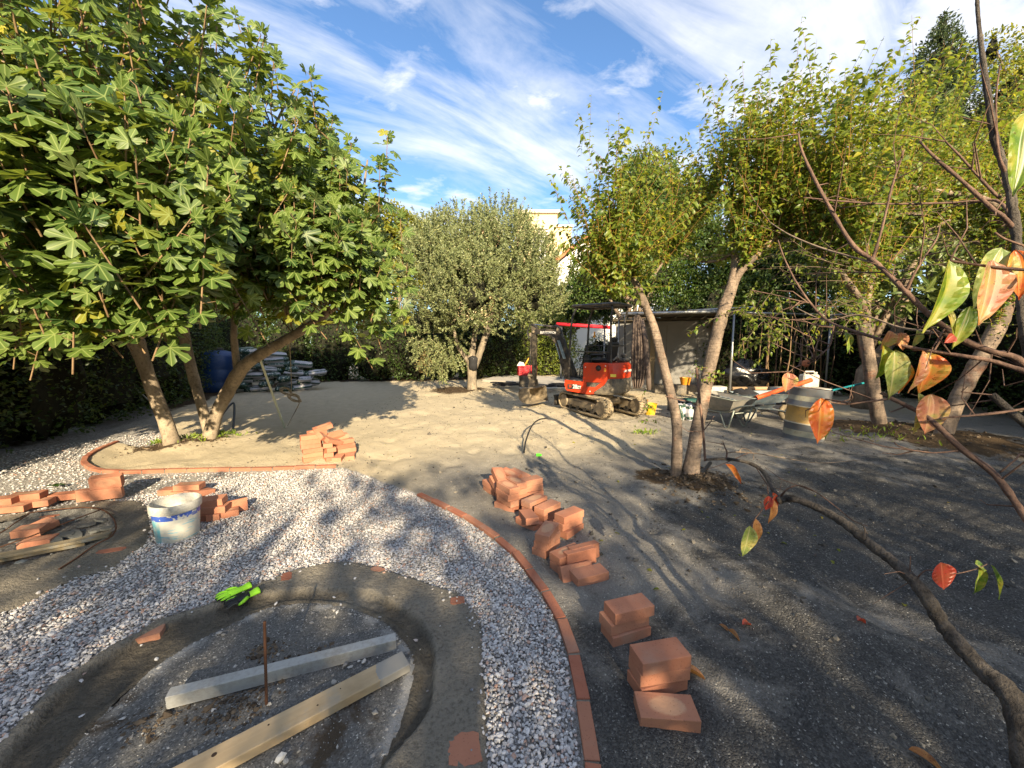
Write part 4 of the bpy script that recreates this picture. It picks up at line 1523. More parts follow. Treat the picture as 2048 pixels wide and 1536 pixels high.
# gloves
M['lime'] = worn('lime knit', (0.32, 0.72, 0.03), 0.8, 0, 0.12, 30, bmp=0.4)
M['limey'] = worn('yellow knit', (0.72, 0.75, 0.03), 0.8, 0, 0.1, 30, bmp=0.4)
M['black_rub'] = worn('black rubber', (0.012, 0.012, 0.013), 0.55, 0, 0.3, 20, bmp=0.2)
M['grey_rub'] = worn('grey rubber', (0.12, 0.125, 0.12), 0.6, 0, 0.2, 20)


def ell_loft(mb, secs, n=14, mi=0, power=1.0):
    """secs: (x, y, z, halfwidth, halfheight, dirangle)"""
    V = []
    for (x, y, z, hw, hh, a) in secs:
        for k in range(n):
            t = 2 * PI * k / n
            u = hw * math.cos(t)
            w = hh * math.sin(t)
            V.append((x - math.sin(a) * u, y + math.cos(a) * u, z + w))
    F = []
    m = len(secs)
    for i_ in range(m - 1):
        for k in range(n):
            F.append((i_ * n + k, i_ * n + (k + 1) % n, (i_ + 1) * n + (k + 1) % n, (i_ + 1) * n + k))
    F.append(list(range(n))[::-1])
    F.append([(m - 1) * n + k for k in range(n)])
    mb.add(V, F, mi)


def glove(A, B, label, flip=1, thumb=True, dark=False, z0=0.018):
    """A = cuff, B = finger tips"""
    A = np.array(A)
    B = np.array(B)
    Lg = np.linalg.norm((B - A)[:2])
    yaw = math.atan2(B[1] - A[1], B[0] - A[0])
    root = empty('work_glove', (A[0], A[1], z0), label, 'glove', 'pair of work gloves', yaw)
    s_ = Lg / 0.24
    # palm and cuff
    mb = MB()
    ell_loft(mb, [(0.0, 0, .022, .042, .020, 0), (0.02, 0, .021, .039, .018, 0.05), (0.05, 0.004, .018, .034, .014, 0.05), (0.075, 0.002, .017, .036, .013, 0), (0.10, 0, .018, .043, .016, 0), (0.125, 0, .017, .045, .016, 0), (0.145, 0, .016, .043, .013, 0)])
    mb.V = [v * s_ for v in mb.V]
    mb.build('glove_back', M['lime'], root, True)
    if dark:
        mb = MB()
        ell_loft(mb, [(0.066, 0, .020, .036, .0155, 0), (0.10, 0, .020, .046, .0185, 0), (0.13, 0, .018, .048, .018, 0), (0.152, 0, .016, .044, .013, 0)])
        mb.V = [v * s_ for v in mb.V]
        mb.build('rubber_palm', M['black_rub'], root, True)
    mb = MB()
    ell_loft(mb, [(0.07, 0, .010, .036, .010, 0), (0.10, 0, .009, .046, .012, 0), (0.13, 0, .009, .047, .012, 0), (0.148, 0, .009, .045, .010, 0)])
    mb.V = [v * s_ for v in mb.V]
    mb.build('palm', M['black_rub'], root, True)
    mb = MB()
    ring = [(0.0, .042 * math.cos(t), .022 + .020 * math.sin(t)) for t in np.linspace(0, 2 * PI, 17)]
    mb.tube(ring, 0.0032, 6, caps=False)
    mb.V = [v * s_ for v in mb.V]
    mb.build('cuff_hem', M['black_rub'], root, True)
    fl = [(0.034, 0.060, 10), (0.012, 0.075, 4), (-0.012, 0.080, -3), (-0.034, 0.072, -12)]
    for i_, (y, L, an) in enumerate(fl):
        y *= flip
        an = R(an * flip)
        pts = []
        for t in np.linspace(0, 1, 7):
            pts.append((0.138 + L * t * math.cos(an), y + L * t * math.sin(an) + 0.004 * math.sin(t * 3 + i_), 0.017 - 0.006 * t + 0.008 * math.sin(t * PI) * (1 if i_ % 2 else .3)))
        rr_ = [0.0105, 0.0112, 0.0108, 0.0105, 0.0100, 0.0088, 0.0045]
        mb = MB().tube([np.array(p_) * s_ for p_ in pts[:]], [q_ * s_ for q_ in rr_], 10)
        mb.build('finger', M['lime'] if not (dark and i_ > 0) else M['black_rub'], root, True)
        mb = MB().tube([np.array((p_[0] + .002, p_[1], p_[2] - 0.005)) * s_ for p_ in pts], [q_ * s_ * 1.06 for q_ in rr_], 10)
        mb.build('finger_grip', M['black_rub'] if i_ < 3 else M['grey_rub'], root, True)
    if thumb:
        pts = [(0.085, -0.030 * flip, 0.018), (0.10, -0.048 * flip, 0.018), (0.118, -0.062 * flip, 0.016), (0.135, -0.070 * flip, 0.013), (0.148, -0.073 * flip, 0.010)]
        MB().tube([np.array(p_) * s_ for p_ in pts], [q_ * s_ for q_ in (0.013, .0125, .0115, .010, .005)], 10).build('thumb', M['lime'], root, True)
    return root


glove(G(502, 1172, .02), G(424, 1203, .02), 'lime green work glove with black palm, left one lying back up', flip=1, z0=0.012)
glove(G(519, 1180, .02), G(440, 1212, .02), 'lime green work glove with open black hemmed cuff, lying palm up under the other', flip=-1, dark=True, z0=0.004)

# ------------------------------------------------------------------ bucket
root = empty('paint_bucket', tuple(G(336, 1082, 0.0) + np.array([0, 0.10, -0.02])), 'dirty white plastic bucket with a blue band standing by the left bricks', 'bucket', rz=R(100))
m, nt, b, out = newmat('bucket label plastic')
tcn = nt.nodes.new('ShaderNodeTexCoord').outputs['Object']
sep = nt.nodes.new('ShaderNodeSeparateXYZ')
nt.links.new(tcn, sep.inputs[0])
zc = sep.outputs[2]
nn1 = noise(nt, tcn, 16, 5, 0.65)
nn2 = noise(nt, mapping(nt, tcn, scale=(9, 9, 60)), 1.0, 4, 0.6)
base = mixc(nt, nn1, (0.42, 0.41, 0.36), (0.72, 0.70, 0.62))
band = mathn(nt, 'MULTIPLY', mathn(nt, 'GREATER_THAN', zc, 0.205), mathn(nt, 'LESS_THAN', zc, 0.25))
blot = ramp(nt, noise(nt, tcn, 26, 3, 0.5), [(0.55, (1, 1, 1)), (0.60, (0, 0, 0))])
c = mixc(nt, mathn(nt, 'MULTIPLY', band, blot), base, (0.045, 0.10, 0.42))
low = mathn(nt, 'LESS_THAN', zc, 0.19)
lines = ramp(nt, nn2, [(0.56, (0, 0, 0)), (0.63, (0.75, 0.75, 0.75))])
c = mixc(nt, mathn(nt, 'MULTIPLY', low, lines), c, (0.12, 0.42, 0.55))
ang = nt.nodes.new('ShaderNodeMath')
ang.operation = 'ARCTAN2'
nt.links.new(sep.outputs[1], ang.inputs[0])
nt.links.new(sep.outputs[0], ang.inputs[1])
sd = mathn(nt, 'MULTIPLY', mathn(nt, 'GREATER_THAN', ang.outputs[0], 2.9 - 0.9), mathn(nt, 'LESS_THAN', ang.outputs[0], 2.9))
c = mixc(nt, mathn(nt, 'MULTIPLY', mathn(nt, 'MULTIPLY', sd, mathn(nt, 'LESS_THAN', zc, 0.205)), ramp(nt, nn1, [(0.4, (0.3, 0.3, 0.3)), (0.6, (0.9, 0.9, 0.9))])), c, (0.10, 0.42, 0.50))
c = mixc(nt, ramp(nt, noise(nt, tcn, 9, 5, 0.7), [(0.58, (0, 0, 0)), (0.72, (0.7, 0.7, 0.7))]), c, (0.35, 0.32, 0.26))
setin(nt, b.inputs['Base Color'], c)
b.inputs['Roughness'].default_value = 0.45
M['bucket'] = m
M['white_pl'] = worn('white plastic', (0.50, 0.49, 0.44), 0.5, 0, 0.15, 10, dirt=(0.26, 0.24, 0.20), dirt_amt=0.45)
MB().lathe([(0.02, 0.0), (0.136, 0.0), (0.141, 0.006), (0.158, 0.262), (0.158, 0.263)], n=48).build('body', M['bucket'], root, True, autos=40)
MB().lathe([(0.150, 0.262), (0.170, 0.258), (0.172, 0.262), (0.173, 0.315), (0.168, 0.325), (0.160, 0.326), (0.156, 0.318), (0.150, 0.2), (0.136, 0.02), (0.01, 0.012)], n=48).build('rim', M['white_pl'], root, True, autos=40)
mb = MB()
mb.tube([(0.17 * math.cos(t), 0.168 * math.sin(t), 0.318 - 0.10 * math.sin(t)) for t in np.linspace(0.05, PI - 0.05, 16)], 0.0035, 6)
mb.build('handle', worn('white handle', (0.6, 0.6, 0.56), 0.5), root, True)

# ------------------------------------------------------------------ foliage helpers
# templates: y along the leaf
def t_simple(w=0.28, droop=0.18, fold=0.10):
    """6-tri folded, curved leaf of length 1"""
    V = np.array([(0, 0, 0), (-w, .35, fold), (w, .35, fold), (0, .4, 0.02), (-w * .72, .72, fold * .6 - droop * .35), (w * .72, .72, fold * .6 - droop * .35), (0, 1, -droop), (0, .72, -droop * .35)], float)
    F = np.array([(0, 3, 1), (0, 2, 3), (1, 3, 7), (1, 7, 4), (3, 2, 5), (3, 5, 7), (4, 7, 6), (7, 5, 6)])
    return V, F, np.array([1, 0, 0, 1, 0, 0, 1, 1.0])


def t_quad(w=0.18):
    V = np.array([(0, 0, 0), (-w, .5, .03), (0, 1, -.05), (w, .5, .03)], float)
    return V, np.array([(0, 3, 2), (0, 2, 1)]), np.zeros(4)


def t_bent(w=0.3):
    V = np.array([(0, 0, 0), (-w, .45, .08), (0, 1, -.16), (w, .45, .08)], float)
    return V, np.array([(0, 2, 1), (0, 3, 2)]), np.array([1, 0, 1, 0.0])


def t_fig(seed, lite=False):
    r = np.random.default_rng(seed)
    half = [(0, 1.05, 1), (12, .98, 0), (18, .82, 0), (16, .62, 0), (23, .40, 0.0), (31, .58, 0), (30, .76, 0), (38, .92, 0), (50, .97, 1), (61, .90, 0), (68, .75, 0), (65, .58, 0), (73, .38, 0.0), (81, .52, 0), (84, .64, 0), (93, .73, 0), (103, .74, 1), (114, .65, 0), (126, .48, 0), (142, .38, 0), (160, .24, 0)]
    if lite:
        half = [half[i_] for i_ in (0, 2, 4, 6, 8, 10, 12, 14, 16, 18, 20)]
    V = [(0, 0, 0)]
    ve = [1.0]
    left = [(-a, l, v) for a, l, v in half[1:][::-1]]
    out = left + half
    for a, l, v in out:
        l *= r.uniform(.92, 1.08)
        t = R(a + r.uniform(-2, 2))
        x, y = math.sin(t) * l, math.cos(t) * l
        z = -(0.12, 0.2, 0.32, 0.26, 0.05)[seed % 5] * l * l + (0.10 * math.sin(t * 2.5 + seed) * l if seed > 3 else 0) + (0.05 if l < .4 else 0) + r.uniform(-.02, .03) + (0.03 if v == 0 and l > .5 else 0)
        V.append((x, y, z))
        ve.append(v)
    n = len(out)
    F = [(0, i_ + 1, i_) for i_ in range(1, n)]
    return np.array(V), np.array(F), np.array(ve, float)


def t_long(w=0.16):
    """long leathery leaf with a raised midrib"""
    V = np.array([(0, 0, 0), (-w * .7, .22, .04), (0, .22, 0), (w * .7, .22, .04), (-w, .55, .02), (0, .55, -.02), (w, .55, .02), (-w * .6, .85, -.08), (0, .85, -.11), (w * .6, .85, -.08), (0, 1.02, -.18)], float)
    F = np.array([(0, 2, 1), (0, 3, 2), (1, 2, 5), (1, 5, 4), (2, 3, 6), (2, 6, 5), (4, 5, 8), (4, 8, 7), (5, 6, 9), (5, 9, 8), (7, 8, 10), (8, 9, 10)])
    return V, F, np.array([1, 0, 1, 0, 0, 1, 0, 0, 1, 0, 1.0])


SUNV = np.array(SUN_DIR)


def leaf_cloud(name, pos, dirs, nrm, size, tmpl, mat, parent, kind='stuff'):
    T, F, ve = tmpl
    me = scatter_mesh(name, T, F, pos, frames(dirs, nrm), size, smooth=True, tattr={'vein': ve})
    o = link(name, me, mat, parent)
    if kind:
        o['kind'] = kind
    return o


def ellipsoid_pts(n, c, r, shell=0.0, zmin=-9):
    """random points in an ellipsoid, pushed to the shell"""
    d = norm(rng.normal(size=(n, 3)))
    rad_ = (rng.random(n) * (1 - shell ** 3) + shell ** 3) ** (1 / 3)
    p = d * rad_[:, None] * np.array(r) + np.array(c)
    k = p[:, 2] > zmin
    return p[k], norm(d[k] / np.array(r))


def bush(parent, blobs, n, size, tmpl, mat, zmin=0.05, shell=0.75, up=0.3, clump=0.0, cell=0.35, keep=0.5, name='foliage', wmul=None):
    """leaf clumps over lobes; whole cells of leaves dropped to open gaps"""
    vol = np.array([(b[3] * b[4] + b[4] * b[5] + b[3] * b[5]) for b in blobs])
    ns = (n * vol / vol.sum()).astype(int)
    P_, N_ = [], []
    for b, k in zip(blobs, ns):
        p, d = ellipsoid_pts(k, b[:3], b[3:6], shell, zmin)
        P_.append(p)
        N_.append(d)
    p = np.concatenate(P_)
    d = np.concatenate(N_)
    wob = (fbm(p[:, 0] + p[:, 2] * 0.7, p[:, 1] + p[:, 2] * 1.3, 1 / cell, 3, 77) - 0.5)
    p = p + d * (wob * cell * 1.6)[:, None]
    m = fbm(p[:, 0] * 1.1 + p[:, 2] * 1.7, p[:, 1] - p[:, 2] * 0.9, 1.4 / cell, 2, 91)
    kp = m > keep - 0.22
    p, d = p[kp], d[kp]
    kz = p[:, 2] > zmin
    p, d = p[kz], d[kz]
    N = len(p)
    dr = norm(d * 0.8 + rng.normal(size=(N, 3)) * 0.75 + np.array([0, 0, up]))
    nr = norm(d * 0.5 + np.array([0, 0, 0.7]) + rng.normal(size=(N, 3)) * 0.55)
    return leaf_cloud(name, p, dr, nr, size * rng.uniform(0.6, 1.25, N), tmpl, mat, parent)


def core(parent, blobs, s=0.72, name='shaded_core', mat=None):
    """solid filler inside a hedge or bush, coloured near-black for the shade among twigs"""
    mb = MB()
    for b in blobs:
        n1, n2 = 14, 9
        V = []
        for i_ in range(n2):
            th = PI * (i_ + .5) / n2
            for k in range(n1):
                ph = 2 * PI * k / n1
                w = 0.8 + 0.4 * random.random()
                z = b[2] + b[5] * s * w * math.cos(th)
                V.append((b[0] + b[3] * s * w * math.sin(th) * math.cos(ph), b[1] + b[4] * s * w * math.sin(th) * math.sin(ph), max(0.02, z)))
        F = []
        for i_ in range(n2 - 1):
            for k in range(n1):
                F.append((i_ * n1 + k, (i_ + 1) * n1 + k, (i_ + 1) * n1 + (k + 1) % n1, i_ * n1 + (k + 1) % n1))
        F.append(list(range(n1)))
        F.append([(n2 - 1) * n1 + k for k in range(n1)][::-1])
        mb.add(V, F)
    return mb.build(name, mat or M['bush_shade'], parent)


def px_path(l, n=4):
    """[(px, py, depth, radius in px)] -> points, radii in metres"""
    pl = smooth_line([tuple(P(x, y, d)) + (r * d / FPX,) for x, y, d, r in l], n)
    return [q[:3] for q in pl], [max(q[3], 0.0015) for q in pl]


def limb(name, l, mat, parent, base, n=10, sm=4, knob=0.0, rs=1.0):
    l = [(x, y, d, r * rs) for x, y, d, r in l]
    pts, rr_ = px_path(l, sm)
    if knob:
        rr_ = [q * (1 + random.uniform(-knob, knob)) for q in rr_]
    mb = MB().tube([p_ - base for p_ in pts], rr_, n)
    mb.build(name, mat, parent, True)
    return pts, rr_


# ================================================================== FIG TREE
fb = np.array([figC[0] - 0.15, figC[1] - 0.1, gh(figC[0], figC[1]) - 0.05])
fig = empty('fig_tree', tuple(fb), 'large fig tree with three pale trunks and broad lobed leaves, left of the sand', 'tree')
dA = gd(345, 890)
dC = gd(418, 880)
limbs = []
for nm, l in [
    ('trunk', [(352, 912, dA, 34), (346, 892, dA, 27), (330, 840, dA, 22), (308, 785, dA - .1, 20.5), (285, 720, dA - .2, 21), (272, 685, dA - .25, 25), (262, 660, dA - .3, 20)]),
    ('trunk', [(428, 892, dC + .25, 24), (420, 868, dC + .25, 18), (400, 800, dC + .2, 16), (382, 735, dC + .2, 16), (370, 680, dC + .1, 16), (358, 600, dC - .1, 14), (345, 500, dC - .3, 12), (335, 400, dC - .4, 9), (330, 280, dC - .5, 6), (322, 160, dC - .5, 4)]),
    ('trunk', [(408, 900, dC, 33), (418, 880, dC, 25), (432, 830, dC, 20), (455, 785, dC, 21), (478, 745, dC - .05, 22), (500, 722, dC - .1, 20), (545, 695, dC - .2, 17), (600, 663, dC - .3, 15), (650, 630, dC - .4, 13), (690, 585, dC - .5, 10), (715, 500, dC - .6, 7), (725, 400, dC - .7, 5), (735, 320, dC - .7, 3)]),
    ('branch', [(268, 668, dA - .3, 19), (225, 655, dA - .5, 17), (170, 635, dA - .8, 16), (100, 607, dA - 1.2, 16), (40, 590, dA - 1.6, 17), (-40, 560, dA - 2.0, 17), (-120, 480, dA - 2.3, 15), (-180, 360, dA - 2.5, 10)]),
    ('branch', [(278, 672, dA - .3, 13), (310, 656, dA - .3, 11), (345, 648, dA - .3, 10), (352, 640, dA - .35, 12), (340, 560, dA - .6, 7), (300, 420, dA - 1.0, 5), (280, 300, dA - 1.2, 3)]),
    ('branch', [(476, 748, dC - .05, 13), (470, 700, dC - .1, 11), (468, 650, dC - .2, 10), (476, 580, dC - .3, 9), (500, 480, dC - .5, 8), (540, 360, dC - .7, 6), (570, 240, dC - .8, 4)]),
    ('branch', [(365, 520, dC - 1.2, 5), (400, 503, dC - 1.4, 6), (450, 514, dC - 1.5, 6), (500, 520, dC - 1.6, 5.5), (540, 532, dC - 1.7, 5), (568, 545, dC - 1.8, 4)]),
    ('branch', [(30, 590, dA - 1.6, 12), (20, 500, dA - 1.9, 9), (45, 400, dA - 2.1, 7), (50, 340, dA - 2.2, 6), (80, 250, dA - 2.3, 5), (100, 120, dA - 2.4, 4)]),
    ('branch', [(350, 560, dC - .2, 9), (380, 450, dC - .8, 8), (390, 372, dC - 1.1, 6), (392, 250, dC - 1.3, 5), (403, 120, dC - 1.4, 3)]),
    ('branch', [(400, 440, dC - .9, 7), (440, 380, dC - 1.1, 6), (470, 290, dC - 1.2, 5), (490, 190, dC - 1.3, 3)]),
    ('branch', [(470, 480, dC - .6, 7), (500, 400, dC - .9, 6), (535, 300, dC - 1.0, 5), (560, 230, dC - 1.1, 4), (590, 180, dC - 1.1, 3)]),
    ('branch', [(480, 470, dC - .9, 5), (540, 440, dC - 1.1, 4.5), (590, 415, dC - 1.2, 3.5), (605, 405, dC - 1.2, 3)]),
    ('branch', [(190, 630, dA - .8, 11), (215, 560, dA - 1.5, 7), (245, 480, dA - 2.1, 6), (240, 400, dA - 2.6, 5), (235, 330, dA - 2.9, 4)]),
]:
    pts, rr_ = limb(nm, l, M['fig_bark'], fig, fb, 12 if nm == 'trunk' else 9, 5, 0.05, 0.58)
    limbs += [p_ for p_, r_ in zip(pts, rr_) if r_ < 0.13 and p_[2] > 1.7]
limbs = np.array(limbs)
# shoots: tips over the crown, leaves spiral along them
fig_blobs = [(-4.9, 5.9, 3.7, 3.3, 2.4, 2.4), (-3.1, 5.6, 3.0, 1.75, 1.5, 1.45), (-5.2, 3.9, 4.1, 3.1, 1.7, 2.7), (-3.05, 3.0, 2.75, 0.95, 0.75, 0.8), (-2.6, 4.9, 2.7, 1.2, 1.0, 0.75)]
wts = np.array([.30, .22, .26, .09, .13])
NS = 1150
tips, outs = [], []
for b, w in zip(fig_blobs, wts):
    p, d = ellipsoid_pts(int(NS * w * 1.25), b[:3], b[3:6], 0.62, 1.95)
    tips.append(p)
    outs.append(d)
tips = np.concatenate(tips)
outs = np.concatenate(outs)
# keep shoots whose leaves stay clear of the viewer and above the trunks
u_ = 1024 + FPX * tips[:, 0] / tips[:, 1]
okk = (tips[:, 1] > 2.0) & (np.hypot(tips[:, 0], tips[:, 1]) > 2.6)
dcam = tips[:, 1] * CP - (tips[:, 2] - EYE) * SP
vpx = 768 - FPX * ((tips[:, 1] * SP + (tips[:, 2] - EYE) * CP) / dcam)
rightlim = np.interp(vpx, [-200, 0, 120, 280, 420, 520, 600, 660], [400, 455, 600, 700, 760, 790, 770, 640])
upx = 1024 + FPX * tips[:, 0] / dcam
okk &= (upx < rightlim) & (vpx < 590 + 25 * np.sin(upx / 60)) & ~((upx > 215) & (upx < 700) & (vpx > 535))
tips, outs = tips[okk], outs[okk]
# hand placed leading shoots that make the outline against the sky
lead = [(775, 275, 5.2), (760, 330, 5.1), (620, 150, 5.0), (590, 215, 4.9), (640, 260, 5.2), (495, 60, 4.8), (470, 30, 5.0), (680, 330, 5.2), (800, 430, 5.5), (815, 520, 5.6), (800, 590, 5.4), (730, 600, 5.0), (690, 640, 4.8), (200, 420, 2.55), (150, 545, 2.7),
        (235, 545, 2.7), (90, 430, 2.8), (330, 520, 3.0), (460, 560, 3.6), (560, 560, 4.0), (640, 545, 4.2), (260, 470, 2.6), (170, 360, 2.7), (60, 30, 4.0), (130, -10, 4.2), (200, 30, 4.2), (280, 10, 4.4), (350, 40, 4.6), (100, 100, 3.8), (240, 100, 4.0), (180, 160, 3.8), (30, 160, 3.6), (340, 130, 4.4), (420, 60, 4.8), (60, 240, 3.2), (420, 170, 4.7)]
lt = np.array([P(x, y, d) for x, y, d in lead])
tips = np.concatenate([tips, lt])
outs = np.concatenate([outs, norm(np.stack([rng.normal(size=len(lt)) * .3, -0.4 * np.ones(len(lt)), np.where(lt[:, 2] > 3, .9, -.15)], 1))])
fp, fd, fn, fs = [], [], [], []
sh = MB()
for t, o_ in zip(tips, outs):
    dirv = norm(o_ * 0.45 + np.array([0, 0, 0.95]) + rng.normal(size=3) * 0.15)
    L = rng.uniform(0.45, 0.85)
    k = np.argmin(np.linalg.norm(limbs - (t - dirv * L * 1.2), axis=1))
    src = limbs[k]
    s0 = t - dirv * L
    if np.linalg.norm(src - s0) < 0.9:
        mid = (src + s0) / 2 + np.array([0, 0, -0.06])
        sh.tube([src - fb, mid - fb, s0 - fb, (s0 + t) / 2 - fb, t - fb], [.010, .009, .008, .006, .0045], 5, caps=False)
    else:
        sh.tube([s0 - fb, t - fb], [.007, .0045], 5, caps=False)
    nl = int(rng.integers(10, 16))
    for i_ in range(nl):
        f = 1 - (i_ / nl) ** 1.1 * 0.95
        a_ = i_ * 2.4 + rng.uniform(0, .5)
        base_ = s0 + (t - s0) * f
        sx = norm(np.cross(dirv, np.array([0.3, 1, 0.1])))
        sy = np.cross(dirv, sx)
        rd = math.cos(a_) * sx + math.sin(a_) * sy
        pet = norm(rd + dirv * (0.9 if i_ < 3 else 0.35))
        pl = rng.uniform(.05, .11)
        att = base_ + pet * pl
        if i_ % 2 == 0:
            sh.tube([base_ - fb, att - fb], [.003, .002], 4, caps=False)
        bl = norm(pet * 0.8 + np.array([0, 0, 0.35 if i_ < 3 else -0.45]) + rng.normal(size=3) * .12)
        nn_ = norm(np.array([0, 0, 0.6]) + SUNV * 0.7 + rd * 0.35 + rng.normal(size=3) * .42)
        fp.append(att)
        fd.append(bl)
        fn.append(nn_)
        fs.append(rng.uniform(.085, .155) * (0.75 if i_ < 2 else 1))
fp, fd, fn, fs = map(np.array, (fp, fd, fn, fs))
M['fig_twig'] = barkmat('fig shoot', (0.14, 0.085, 0.045), (0.27, 0.18, 0.10), 10, 0.3, dist=0.004)
sh.build('shoots', M['fig_twig'], fig, True)['kind'] = 'stuff'
tm = [t_fig(s_) for s_ in (1, 2, 3, 4, 5)]
tml = [t_fig(s_, True) for s_ in (1, 2, 3, 4, 5)]
# the 300 leaves that show largest are objects of their own
dc_ = fp[:, 1] * CP - (fp[:, 2] - EYE) * SP
ux = 1024 + FPX * fp[:, 0] / dc_
vy = 768 - FPX * ((fp[:, 1] * SP + (fp[:, 2] - EYE) * CP) / dc_)
inf = (ux > -20) & (ux < 2068) & (vy > -20) & (vy < 1556) & (dc_ > 0)
app = np.where(inf, fs / dc_, 0)
# thin out leaves hidden behind nearer ones: count neighbours in the view cell
cellk = (ux // 26).astype(int) * 1000 + (vy // 26).astype(int)
order = np.lexsort((dc_, cellk))
first = np.zeros(len(fp), bool)
prev = None
cnt = 0
for q_ in order:
    if cellk[q_] != prev:
        prev = cellk[q_]
        cnt = 0
    cnt += 1
    first[q_] = cnt <= 1
score = app * np.where(first, 1.0, 0.35)
big = np.argsort(-score)[:300]
isbig = np.zeros(len(fp), bool)
isbig[big] = True
fr = frames(fd, fn)
leaf_me = []
for T, F, ve in tm:
    me = np_mesh('leaf', T, [F], True, {'rnd': np.zeros(len(T)), 'vein': ve})
    me.materials.append(M['fig_leaf'])
    leaf_me.append(me)
for n_, q_ in enumerate(big):
    o = D.objects.new('leaf', leaf_me[n_ % 5])
    COL.objects.link(o)
    o.parent = fig
    mm = Matrix([[*(fr[q_][r_] * fs[q_]), fp[q_][r_] - fb[r_]] for r_ in range(3)] + [[0, 0, 0, 1]])
    o.matrix_local = mm
rest = np.nonzero(~isbig)[0]
for k_ in range(5):
    sub = rest[k_::5]
    leaf_cloud('foliage', fp[sub] - fb, fd[sub], fn[sub], fs[sub], tml[k_], M['fig_leaf'], fig)

# ================================================================== trees with sprouts
def sprouts(limb_pts, n, Lr, parent, base, lean=0.35, leafsz=0.06, spacing=0.035, tmpl=None, mat=None, twigmat=None, bias=None, droop=0.0, leafprob=1.0, r0=0.0034, zfloor=None):
    lp = np.array(limb_pts)
    mb = MB()
    P_, Dd, Nn, Ss = [], [], [], []
    for _ in range(n):
        k = rng.integers(0, len(lp))
        s = lp[k] + rng.normal(size=3) * 0.03
        L = rng.uniform(*Lr)
        d0 = norm(np.array([rng.normal() * lean, rng.normal() * lean, 1.0 - droop * 1.6]) + (bias if bias is not None else 0))
        bend = rng.normal(size=3) * 0.12
        m = 6
        pts = []
        p_ = s.copy()
        d = d0.copy()
        for i_ in range(m + 1):
            pts.append(p_.copy())
            p_ = p_ + d * L / m
            d = norm(d + bend * 0.25 + np.array([0, 0, -0.10 * droop + 0.02]))
        if zfloor is not None and min(q[2] for q in pts) < zfloor:
            continue
        mb.tube([q - base for q in pts], np.linspace(r0, 0.0012, m + 1), 4, caps=False)
        # side twigs
        segs = [(pts, L)]
        for _k in range(int(rng.integers(0, 4))):
            i0 = int(rng.integers(1, m))
            dd = norm(norm(pts[i0] - pts[i0 - 1]) + rng.normal(size=3) * 0.6)
            l2 = L * rng.uniform(.15, .35)
            q2 = [pts[i0] + dd * l2 * t + np.array([0, 0, 0.05 * l2 * t * t]) for t in (0, .5, 1)]
            mb.tube([q - base for q in q2], [0.0025, 0.002, 0.001], 3, caps=False)
            segs.append((q2, l2))
        for sp, LL in segs:
            nl = int(LL / spacing)
            for i_ in range(nl):
                if rng.random() > leafprob:
                    continue
                f = (i_ + rng.random() * .7) / nl * (len(sp) - 1)
                k0 = min(int(f), len(sp) - 2)
                q = sp[k0] + (sp[k0 + 1] - sp[k0]) * (f - k0)
                ax_ = norm(sp[k0 + 1] - sp[k0])
                rd = norm(np.cross(ax_, rng.normal(size=3)))
                P_.append(q)
                Dd.append(norm(rd + ax_ * .35 + np.array([0, 0, -.15 - .3 * rng.random()])))
                Nn.append(norm(np.array([0, 0, .7]) + SUNV * .3 + rng.normal(size=3) * .5))
                Ss.append(leafsz * rng.uniform(.6, 1.2))
    mb.build('sprouts', twigmat, parent, True)['kind'] = 'stuff'
    if P_:
        leaf_cloud('foliage', np.array(P_) - base, np.array(Dd), np.array(Nn), np.array(Ss), tmpl, mat, parent)


TS = t_simple(0.26, 0.30, 0.12)
TS2 = t_simple(0.30, 0.22, 0.10)
